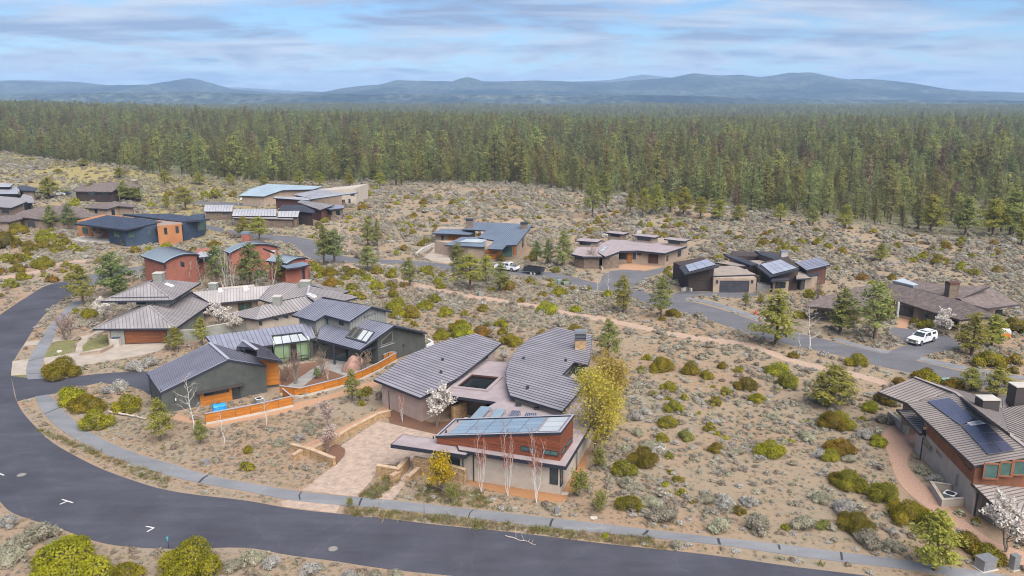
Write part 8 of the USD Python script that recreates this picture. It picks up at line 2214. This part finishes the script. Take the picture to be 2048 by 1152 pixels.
OTHER = [('birch', 388, 862, 754, 46), ('birch_b', 448, 888, 826, 28), ('birch_b', 533, 852, 790, 28), ('birch_red', 963, 984, 856, 44), ('birch_red', 1016, 992, 846, 48), ('birch_red', 1073, 1006, 852, 54), ('birch_red', 805, 845, 785, 30), ('birch', 1618, 701, 612, 52), ('birch_b', 1598, 697, 655, 24), ('birch_b', 1195, 585, 545, 22), ('birch_b', 1216, 581, 540, 24), ('birch', 677, 484, 432, 30), ('birch_b', 699, 505, 448, 20), ('birch', 513, 575, 521, 34), ('aspen', 447, 580, 498, 34), ('aspen', 455, 581, 502, 30), ('aspen', 463, 580, 505, 28), ('aspen', 472, 578, 512, 28), ('aspen', 545, 570, 516, 26), ('aspen', 380, 566, 508, 34), ('aspen', 352, 566, 515, 34), ('aspen', 404, 572, 520, 30), ('aspen', 420, 576, 512, 30), ('shrub_tan', 433, 580, 540, 46), ('shrub_tan', 490, 580, 540, 40), ('birch_b', 280, 563, 522, 20), ('birch_b', 1118, 520, 464, 14),
         ('shrub_purple', 136, 680, 636, 56), ('shrub_purple', 591, 768, 706, 36), ('shrub_tan', 575, 762, 722, 36), ('shrub_tan', 645, 752, 702, 30), ('birch_red', 656, 760, 716, 22), ('shrub_tan', 728, 745, 704, 46), ('shrub_tan', 1185, 535, 495, 46), ('birch_b', 1178, 532, 488, 18), ('shrub_tan', 225, 660, 630, 24), ('shrub_purple', 655, 905, 878, 30), ('birch_b', 477, 410, 380, 20), ('shrub_tan', 1215, 530, 505, 24), ('birch_b', 1690, 590, 566, 14), ('shrub_tan', 1635, 600, 560, 30),
         ('blossom', 873, 853, 779, 78), ('blossom_p', 655, 892, 856, 52), ('blossom', 445, 657, 612, 56), ('blossom', 468, 668, 632, 40), ('blossom', 213, 642, 606, 42), ('blossom', 2012, 1104, 1036, 86), ('blossom', 1888, 672, 633, 46), ('blossom_p', 195, 482, 457, 34), ('blossom_p', 1700, 648, 630, 18), ('blossom', 1006, 722, 700, 30), ('blossom_p', 660, 855, 806, 44),
         ('forsythia', 887, 984, 916, 60), ('willow', 1192, 912, 755, 100), ('willow_o', 1212, 815, 716, 92), ('willow', 1178, 836, 745, 60), ('willow_o', 1238, 790, 742, 46), ('willow', 1216, 880, 790, 60), ('leafy', 1158, 993, 944, 44), ('shrub_tan', 1205, 862, 800, 50), ('leafy', 905, 1006, 972, 34), ('leafy', 1198, 1024, 986, 36), ('leafy', 1196, 938, 900, 34), ('shrub_tan', 390, 716, 690, 30), ('leafy', 700, 1015, 1000, 16)]
items, todo = [], []
for k, u, vb, vt, w in OTHER:
    P = at(u, vb); h = over(P, vt); wm = w * np.linalg.norm(P - O_CAM) / FPX
    items.append((u, DESC[k], near_to(u, vb))); todo.append((k, P, h, wm))
for (k, P, h, wm), lab in zip(todo, name_apart(items)):
    shrub = k.startswith('shrub') or k in ('forsythia', 'leafy')
    plant(TREE[k], {'blossom': 'blossom_tree', 'blossom_p': 'blossom_tree', 'forsythia': 'flowering_shrub', 'leafy': 'leafy_shrub', 'willow': 'willow_tree', 'willow_o': 'willow_tree', 'shrub_tan': 'bare_shrub', 'shrub_purple': 'bare_shrub'}.get(k, 'bare_tree'), lab, 'shrub' if shrub else 'tree', P - [0, 0, .03], rt.uniform(0, 6.28), (wm / W0[k], wm / W0[k], h / H0[k]))

# ---------------------------------------------------------------- round green shrubs
BUSH = {}
for k in range(4):
    r = R(300 + k)
    for lod, n, sz in (('big', 9500, .060), ('near', 3400, .095), ('far', 560, .22)):
        if lod == 'big' and k > 1:
            continue
        lv, core = bush_mesh(r, 7 + k, n, sz)
        for m in ('bush', 'bush_o', 'bush_d', 'bush_l', 'sage_g', 'sage_p'):
            if (m in ('bush_l', 'sage_g', 'sage_p') and k > 1) or (lod == 'big' and m in ('bush_l', 'sage_g', 'sage_p')):
                continue
            BUSH[(lod, m, k)] = proto(f'{m}_{lod}_kind_{k:03d}', [('wood', core, 'darkwood' if 'sage' not in m else 'sage_b'), ('leaves', lv, m)])
S_ = []                # (u, v of the middle, width in pixels, tone)
def add(ox, oy, sc, pts):
    for p in pts:
        S_.append((ox + p[0] / sc, oy + p[1] / sc, p[2] / sc, p[3] if len(p) > 3 else 'b'))


add(0, 0, 1, [(143, 1103, 152), (388, 1105, 126), (12, 1112, 50, 's'), (257, 1142, 56), (128, 728, 76), (140, 786, 62), (168, 798, 62), (188, 808, 44), (256, 804, 58), (192, 836, 64), (497, 896, 26), (493, 930, 30), (1890, 1105, 30, 'o'), (2040, 1100, 40, 'o'), (400, 1120, 60), (726, 787, 24), (722, 803, 22), (735, 779, 26), (620, 812, 0)])
add(1180, 700, 2.548, [(290, 30, 60), (360, 60, 130), (265, 95, 60, 'l'), (330, 95, 60), (515, 85, 105), (590, 118, 80), (675, 72, 65), (752, 92, 55), (957, 88, 115), (1005, 150, 120, 'd'), (795, 160, 125, 'd'), (625, 182, 28), (685, 207, 65), (855, 235, 95), (960, 195, 35), (330, 217, 45), (402, 180, 80), (478, 235, 50), (425, 280, 105, 'd'), (400, 240, 40), (655, 240, 35), (632, 260, 70), (595, 258, 25), (555, 315, 30, 'd'), (610, 388, 70), (650, 418, 40), (688, 440, 40), (395, 360, 100), (367, 437, 75), (487, 428, 90, 'l'), (640, 488, 85), (915, 485, 145), (1022, 457, 40), (400, 535, 52, 'd'), (1235, 345, 180), (1110, 360, 30), (1265, 480, 125, 'o'), (1225, 525, 100), (270, 520, 175, 'd'), (170, 590, 140, 'd'), (450, 650, 65), (410, 615, 40), (380, 675, 45), (467, 717, 65), (395, 723, 48, 'o'), (205, 762, 155, 'd'), (525, 768, 35), (757, 808, 75, 'd'), (1275, 640, 120), (1190, 740, 110, 's'), (1195, 885, 80, 'l'), (1000, 895, 50, 'd'), (1300, 840, 80), (140, 975, 100, 'd'), (75, 940, 50), (290, 470, 90, 's'), (1100, 430, 90, 's'), (45, 575, 80, 's'), (85, 655, 55, 's')])
add(1660, 720, 2.6675, [(50, 310, 135), (220, 240, 95), (70, 450, 165, 'o'), (25, 495, 60), (95, 620, 180, 'd'), (250, 420, 95), (180, 685, 75), (300, 690, 180, 'd'), (140, 840, 190, 'd'), (420, 790, 220), (545, 850, 160, 'd'), (725, 950, 175), (835, 1005, 170, 'd'), (890, 1060, 70, 'o'), (370, 117, 85, 'o'), (510, 78, 120), (660, 120, 95, 'o'), (10, 730, 30), (175, 312, 45), (290, 195, 110, 'd'), (450, 470, 60, 's'), (780, 850, 50)])
add(720, 640, 2.881, [(590, 40, 175), (470, 75, 100), (690, 60, 120, 'o'), (830, 60, 75), (865, 105, 125), (1050, 70, 90, 'o'), (1235, 40, 90), (735, 20, 50, 'd'), (815, 10, 90)])
add(440, 480, 3.938, [(790, 235, 130), (870, 245, 140), (780, 275, 90), (980, 285, 85, 'd'), (880, 325, 140, 'o'), (940, 330, 90, 'd'), (1040, 355, 110, 'd'), (1085, 430, 115), (1000, 240, 130, 'd'), (1120, 255, 90, 'd'), (1240, 230, 110), (1160, 300, 115), (1225, 345, 125), (1340, 350, 100), (1225, 410, 75, 'd'), (1365, 410, 115, 'd'), (1460, 345, 80, 'o'), (1360, 255, 115), (1595, 235, 100), (1650, 230, 100), (1715, 245, 60), (1650, 268, 90), (1750, 280, 90), (1740, 350, 90), (1720, 315, 80), (1590, 300, 50), (1400, 490, 170), (1400, 560, 150), (1500, 550, 170, 'o'), (1610, 505, 130), (1690, 455, 105), (1770, 550, 150), (1930, 570, 80), (1900, 660, 200), (1475, 620, 60), (1525, 655, 90), (1745, 720, 130), (1830, 740, 60), (2000, 600, 60), (730, 190, 110), (770, 215, 90), (1010, 400, 90), (1060, 240, 90)])
add(840, 400, 5.12, [(90, 700, 140), (190, 720, 70), (95, 750, 110), (230, 770, 120), (180, 820, 110), (210, 865, 120), (340, 770, 80), (670, 815, 80), (870, 845, 220, 'o'), (725, 910, 100), (145, 1000, 140, 'd'), (60, 1065, 170), (1120, 815, 110), (1190, 850, 70), (1340, 810, 70), (1350, 860, 100), (1490, 835, 110), (1420, 915, 185), (1575, 895, 75), (1245, 950, 110), (1720, 895, 90, 'd'), (1920, 950, 120), (1035, 1015, 100), (1075, 1055, 70, 'o'), (650, 1095, 140), (1290, 1085, 220), (1600, 1100, 130), (1190, 1010, 50), (1150, 590, 130), (1180, 530, 130), (1590, 640, 100), (1640, 680, 60, 'o'), (60, 420, 100), (30, 440, 60), (1400, 700, 120, 'd')])
add(1120, 440, 3.531, [(460, 375, 75), (545, 370, 45), (620, 362, 85), (770, 335, 60), (850, 385, 70), (820, 430, 90, 's'), (335, 515, 80), (310, 670, 95), (110, 620, 80), (800, 650, 110), (20, 490, 50), (200, 480, 60), (95, 475, 50), (720, 690, 60), (1415, 555, 50, 'l'), (1760, 515, 95), (1850, 510, 50), (750, 355, 60), (770, 385, 70), (1195, 90, 65), (1265, 125, 70), (955, 120, 50), (1015, 110, 60), (835, 38, 60), (740, 45, 60), (600, 85, 45), (1580, 200, 75), (1530, 150, 90, 'd'), (1700, 145, 70), (1650, 50, 60), (1360, 200, 40), (1820, 150, 85), (1990, 215, 90, 'o'), (1430, 150, 80), (1490, 90, 60), (1130, 170, 60)])
add(1580, 520, 4.376, [(585, 865, 180), (1735, 850, 270), (1970, 875, 130, 'o'), (1960, 965, 90), (1190, 1000, 190), (935, 1065, 110, 'o'), (1430, 1080, 140, 'o'), (30, 820, 100), (30, 1030, 90), (1290, 25, 140), (1500, 65, 90), (1810, 100, 90), (720, 35, 50), (720, 190, 60), (165, 290, 115), (1095, 530, 100), (1200, 560, 140), (1060, 15, 80), (1960, 560, 240, 'd'), (250, 270, 70), (1920, 345, 60, 'o'), (60, 470, 110), (110, 480, 80, 'o')])
add(0, 350, 3.972, [(135, 420, 150), (350, 480, 150), (355, 540, 110), (230, 550, 100), (240, 575, 110, 'd'), (440, 565, 80, 'd'), (350, 680, 165), (50, 655, 110), (150, 665, 110, 'd'), (145, 735, 120), (85, 860, 110, 'd'), (10, 950, 50, 'd'), (630, 595, 90), (590, 570, 90), (520, 520, 100, 'd'), (680, 580, 60), (790, 670, 70, 'o'), (600, 735, 70), (500, 755, 60), (560, 805, 75, 'l'), (215, 805, 65), (700, 1085, 140), (600, 1075, 70, 'd'), (1070, 590, 90, 'o'), (1175, 580, 70), (1330, 555, 90), (1200, 230, 70), (1340, 150, 90), (1625, 150, 80), (1720, 155, 110), (1860, 150, 70), (600, 220, 100), (1700, 540, 110), (1540, 590, 80), (430, 480, 60), (40, 520, 200, 'd'), (410, 440, 70)])
add(420, 350, 3.972, [(820, 480, 60), (920, 350, 80), (860, 400, 80, 'd'), (1580, 390, 85), (1540, 375, 60), (1540, 575, 85, 'o'), (1485, 610, 80), (1425, 515, 55), (1420, 495, 55), (1685, 535, 80), (1720, 510, 60), (1790, 430, 60), (1110, 330, 60), (1165, 310, 60), (1220, 250, 90, 'o'), (1200, 220, 60), (1050, 125, 60, 'o'), (1240, 135, 100), (1310, 95, 60), (1460, 165, 50), (1560, 170, 60), (1640, 175, 60), (1700, 205, 80), (1690, 235, 60), (1810, 160, 60), (1830, 180, 60), (1930, 210, 90), (2000, 190, 60), (1880, 300, 60), (1960, 330, 50), (1760, 350, 50), (1660, 270, 50), (1590, 320, 50), (1480, 215, 60), (1380, 240, 50), (1840, 265, 50), (1500, 380, 40), (1910, 415, 40)])
rb2 = R(91)
EXC = unary_union([g.buffer(0) for g in TAKEN])
# more of the same, sown over the far slopes as thick as the photograph shows them
for n, u0, u1, v0, v1 in ((95, 690, 1170, 378, 470), (50, 1170, 1420, 425, 475), (60, 1400, 2048, 455, 560), (26, 300, 480, 365, 400), (24, 0, 140, 460, 560), (110, 0, 480, 308, 370)):
    for _ in range(n):
        u, v = rb2.uniform(u0, u1), rb2.uniform(v0, v1)
        S_.append((u, v, rb2.uniform(9, 19) * max(.45, (v - 250) / 190 * .9), rb2.choice(['b', 'b', 'b', 'd', 'o'])))
B_ = []
for u, v, w, tn in S_:
    if w < 4:
        continue
    P = at(u, v)
    dist = np.linalg.norm(P - O_CAM); r_ = 0.5 * w * dist / FPX * (1.14 if w < 60 else 1.0)
    hh = r_ * (1.0 if tn != 's' else .9)
    P = at(u, v + 0.30 * w * hh / r_)            # the foot stands a little below the middle
    bd = beyond(P[0], P[1])
    if bd > 0:
        continue
    P[2] = float(zg(P[0], P[1]))
    if EXC.buffer(-.5).contains(Point(P[0], P[1])) and w < 60:
        continue
    B_.append((u, v, w, tn, P, r_, hh))
B_.sort(key=lambda q: -q[2])
TN = dict(b='bush', o='bush_o', d='bush_d', l='bush_l', s='sage_g'); TW = dict(b='olive green', o='orange tinged', d='dark olive', l='lime green', s='grey green')
items = []
for u, v, w, tn, P, r_, hh in B_[:300]:
    sz = 'very large' if w > 100 else 'large' if r_ > 1.7 else 'round' if r_ > 1.0 else 'small'
    items.append((u, f'{sz} {TW[tn]} bush', near_to(u, v)))
for (u, v, w, tn, P, r_, hh), lab in zip(B_[:300], name_apart(items)):
    k = int(rb2.integers(0, 2 if tn in 'ls' else 4))
    lod = 'big' if w > 66 and tn in 'bod' else 'near' if w > 30 else 'far'
    plant(BUSH[(lod, TN[tn], k % 2 if lod == 'big' else k)], 'green_bush', lab, 'bush', P - [0, 0, .05], rb2.uniform(0, 6.28), (r_, r_ * rb2.uniform(.85, 1.1), hh * rb2.uniform(.92, 1.1)), 'bushes dotted over the sage')
rs = R(301)
lvf, coref = bush_mesh(rs, 6, 420, .24)
far_b = B_[300:]
scatter('small_bushes', [[('leaves', lvf, m), ('wood', coref, 'darkwood')] for m in ('bush', 'bush_o', 'bush_d')], [q[4] - [0, 0, .05] for q in far_b], [rs.uniform(0, 6.28) for q in far_b], [(q[5], q[5], q[6]) for q in far_b], [{'b': 0, 'o': 1, 'd': 2}.get(q[3], 0) for q in far_b], 'smallest far olive bushes dotted over the sage slopes') if far_b else None
print('bushes', len(B_))

# ---------------------------------------------------------------- sagebrush and grass
def tuft(r, n, ln, w, up, spread):
    P = np.c_[r.normal(0, spread, (n, 2)), np.zeros(n)]
    a = r.uniform(0, 2 * np.pi, n); t = r.uniform(.2, up, n)
    D = np.c_[np.cos(a) * t, np.sin(a) * t, np.ones(n)]; D /= np.linalg.norm(D, axis=1, keepdims=True)
    return blades(P, D, ln * r.uniform(.6, 1.1, n), w, r)


def sagebush(r, n, leaf, sq=.62):
    lv, core = bush_mesh(r, 5, n, leaf, sq)
    n2 = n // 4
    a = r.uniform(0, 2 * np.pi, n2); t = r.uniform(.1, 1.6, n2); D = np.c_[np.cos(a) * t, np.sin(a) * t, np.ones(n2)]; D /= np.linalg.norm(D, axis=1, keepdims=True)
    sp = blades(D * [.5, .5, .35], D, .5 * r.uniform(.5, 1.1, n2), .05, r)
    return cat_meshes([lv, sp]), core


rs = R(400)
sg = []
for m in ('sage', 'sage', 'sage_g', 'sage_b', 'sage_p'):
    lv, core = sagebush(rs, 170, .27)
    sg.append([('leaves', lv, m), ('wood', core, 'sage_b')])
for m in ('drygrass', 'greengrass'):
    sg.append([('blades', tuft(rs, 46, .75, .055, 1.1, .22), m)])
sg.append([('twigs', cat_meshes([tuft(rs, 60, .8, .035, 1.4, .2)]), 'sage_b')])


def sow(y0, y1, sp, seed, big=1.0):
    r = R(seed)
    ys = np.arange(y0, y1, sp); out = []
    for y in ys:
        hw = .70 * y + 14
        xs = np.arange(-hw, hw, sp); out.append(np.c_[xs + r.uniform(-.5, .5, len(xs)) * sp, y + r.uniform(-.5, .5, len(xs)) * sp])
    p = np.vstack(out)
    c = .55 * meshkit.fbm(np.c_[p / 9, 0 * p[:, 0]], 3, seed) + .45 * meshkit.fbm(np.c_[p / 34, 0 * p[:, 0] + 7], 2, 77)
    return p, c


import shapely
shapely.prepare(EXC)
Pn, Sn, Kn = [], [], []
for y0, y1, sp, seed, big in ((42, 100, .56, 1, .70), (100, 170, .80, 2, .92), (170, 260, 1.25, 3, 1.25), (260, 400, 1.75, 4, 1.6), (400, 640, 2.6, 6, 2.1)):
    p, c = sow(y0, y1, sp, seed, big)
    r = R(500 + seed)
    bd = beyond(p[:, 0], p[:, 1])
    dens = np.clip((c - .34) * 5.0, .28, 1) * np.interp(y0, [42, 100, 170, 260], [.72, .85, .98, 1.0])
    nr0 = np.array(shapely.distance(shapely.points(p), front_walk)) < 2.6
    dens = np.where(nr0, np.maximum(dens, .6), dens)
    ok = (bd < 28) & ((bd < 2) | (r.uniform(0, 1, len(p)) < .5)) & (r.uniform(0, 1, len(p)) < dens) & ~contains_xy(EXC, p[:, 0], p[:, 1])
    p, c, bd = p[ok], c[ok], bd[ok]
    n = len(p)
    near_road = np.array(shapely.distance(shapely.points(p), front_walk)) < 2.6
    inyard = (p[:, 1] < 135) & (p[:, 0] < 10) & (p[:, 1] > 60)
    k = r.choice(8, n, p=[.24, .18, .15, .12, .08, .11, .02, .10])
    k = np.where(near_road, r.choice([2, 3, 5, 5, 6, 6, 6, 4], n), k)
    k = np.where(inyard & ~near_road, r.choice([2, 3, 3, 5, 5, 5, 7, 0, 6], n), k)
    left = (p[:, 0] < -95) & (bd > -130)
    k = np.where(left, r.choice([2, 5, 5, 5, 2, 3, 6], n), k)
    s = np.exp(r.normal(0, .34, n)) * .60 * big * np.where(k >= 5, .72, 1.0) * np.where(near_road, .85, 1) * np.where(inyard, .8, 1)
    Pn.append(np.c_[p, zg(p[:, 0], p[:, 1]) - .03]); Sn.append(np.c_[s, s, s * r.uniform(.65, .95, n)]); Kn.append(k)
Pn, Sn, Kn = np.vstack(Pn), np.vstack(Sn), np.concatenate(Kn)
scatter('sagebrush', sg, Pn, R(9).uniform(0, 6.28, len(Pn)), Sn, Kn, 'grey sagebrush, dry grass and low scrub covering the plateau')
print('sage', len(Pn))
pl_, kl_ = [], []
for y0, y1, sp in ((42, 95, .62), (95, 165, .95)):
    p, c = sow(y0, y1, sp, 41, 1)
    r = R(641 + int(y0))
    ok = ~contains_xy(EXC, p[:, 0], p[:, 1]) & (r.uniform(0, 1, len(p)) < np.clip((c - .33) * 4, .25, .95))
    pl_.append(p[ok])
pl_ = np.vstack(pl_); r = R(650)
# greener tufts on the verge between road and footpath and in the bed beside the entry walk
vg = []
for a, b, c_, d_, n_ in (((690, 1028), (1000, 1061), (1000, 1044), (700, 1014), 420), ((1000, 1061), (1330, 1099), (1330, 1080), (1000, 1044), 300), ((716, 993), (754, 998), (800, 960), (776, 950), 230), ((820, 1000), (1000, 1022), (960, 985), (850, 970), 260), ((60, 855), (330, 975), (340, 953), (110, 870), 330)):
    q = np.array(G2(a, b, c_, d_)); s_, t_ = r.uniform(0, 1, n_)[:, None], r.uniform(0, 1, n_)[:, None]
    vg.append((q[0] * (1 - s_) + q[1] * s_) * (1 - t_) + (q[3] * (1 - s_) + q[2] * s_) * t_)
vg = np.vstack(vg); vg = vg[~contains_xy(unary_union([front_road, front_walk, drive]).buffer(.05), vg[:, 0], vg[:, 1])]
nv = len(vg); pl_ = np.vstack([pl_, vg]); n = len(pl_)
s_ = np.exp(r.normal(0, .3, n)) * np.r_[np.full(n - nv, .30), np.full(nv, .46)]
scatter('dry_grass', [[('blades', tuft(rs, 26, .8, .07, 1.8, .3), m)] for m in ('drygrass', 'sage_b', 'sage_g', 'greengrass')], np.c_[pl_, zg(pl_[:, 0], pl_[:, 1])], r.uniform(0, 6.28, n), np.c_[s_, s_, s_ * .8], np.r_[r.choice(4, n - nv, p=[.44, .30, .22, .04]), r.choice(4, nv, p=[.42, .10, .08, .40])], 'short straw coloured grass and litter between the bushes of the near field')
# the larger sage bushes one can count in the near field
rk = R(610)
SAGE = {}
for m_ in ('sage_g', 'sage_p'):
    for k_ in range(2):
        lv, core = sagebush(rk, 1100, .11, .7)
        SAGE[(m_, k_)] = proto(f'{m_}_bush_kind_{k_:03d}', [('wood', core, 'sage_b'), ('leaves', lv, m_)])
BIG = [(1330, 1022, 74), (1305, 1000, 50), (1440, 1045, 60), (1515, 1040, 74), (1570, 1110, 86), (1610, 1040, 62), (1340, 1095, 50), (1350, 1085, 36), (1450, 1000, 50), (1690, 1010, 60), (1735, 1070, 66), (1780, 1085, 50), (1640, 990, 44), (1800, 850, 36), (1805, 900, 40), (1845, 935, 40), (1870, 955, 36), (1730, 865, 40), (1700, 915, 34), (1930, 1120, 70), (1960, 1150, 50), (1260, 962, 50), (1250, 960, 40), (1415, 995, 44), (1460, 1010, 40), (1270, 830, 40), (1275, 860, 36), (1290, 820, 32), (500, 1110, 60), (470, 1125, 50), (545, 1120, 46), (620, 1135, 50), (750, 1145, 40), (790, 1142, 36), (50, 1075, 60), (85, 1060, 70), (20, 1090, 50), (110, 1085, 44), (640, 1130, 30), (700, 1146, 40), (240, 768, 44), (215, 778, 34), (130, 745, 60), (180, 738, 60), (230, 733, 50), (270, 730, 44), (300, 722, 40), (90, 1030, 40), (20, 1040, 44), (1262, 1080, 44), (1340, 1075, 30), (1545, 1085, 30), (1500, 1000, 40), (560, 880, 36), (620, 850, 40), (600, 872, 30), (660, 940, 26), (1640, 905, 40), (1760, 790, 34), (1790, 805, 30), (1550, 830, 30), (1480, 900, 30)]
items, td = [], []
for u, v, w in BIG:
    P = at(u, v + .25 * w)
    if EXC.contains(Point(P[0], P[1])):
        continue
    m = rk.choice(['sage_g', 'sage_g', 'sage_p'])
    items.append((u, 'large grey green sage bush' if m == 'sage_g' else 'large pale grey sage bush', near_to(u, v))); td.append((P, w, m))
for (P, w, m), lab in zip(td, name_apart(items)):
    r_ = .5 * w * np.linalg.norm(P - O_CAM) / FPX
    plant(SAGE[(m, int(rk.integers(0, 2)))] if 'SAGE' in globals() else BUSH[('near', m, int(rk.integers(0, 2)))], 'sage_bush', lab, 'bush', P - [0, 0, .05], rk.uniform(0, 6.28), (r_, r_, r_ * .9), 'larger sage bushes of the near field')
# ---------------------------------------------------------------- air
_zb, _zt = min(float(Z.min()), -62.0) - 1.0, 350.0
hz = boxm(0, (gy[0] + gy[-1]) / 2, _zb, gx[-1] * 2 + 20, gy[-1] - gy[0] + 20, _zt - _zb)
M['air'] = usdkit.material(stage, L + 'air', {'v': ('principled_volume', {'color': (0.46, 0.68, 1.0), 'density': HAZE if 'HAZE' in globals() else 0.0001, 'anisotropy': 0.0})}, [], volume='v.volume')
tag(obj('haze', hz, M['air']), kind='stuff')
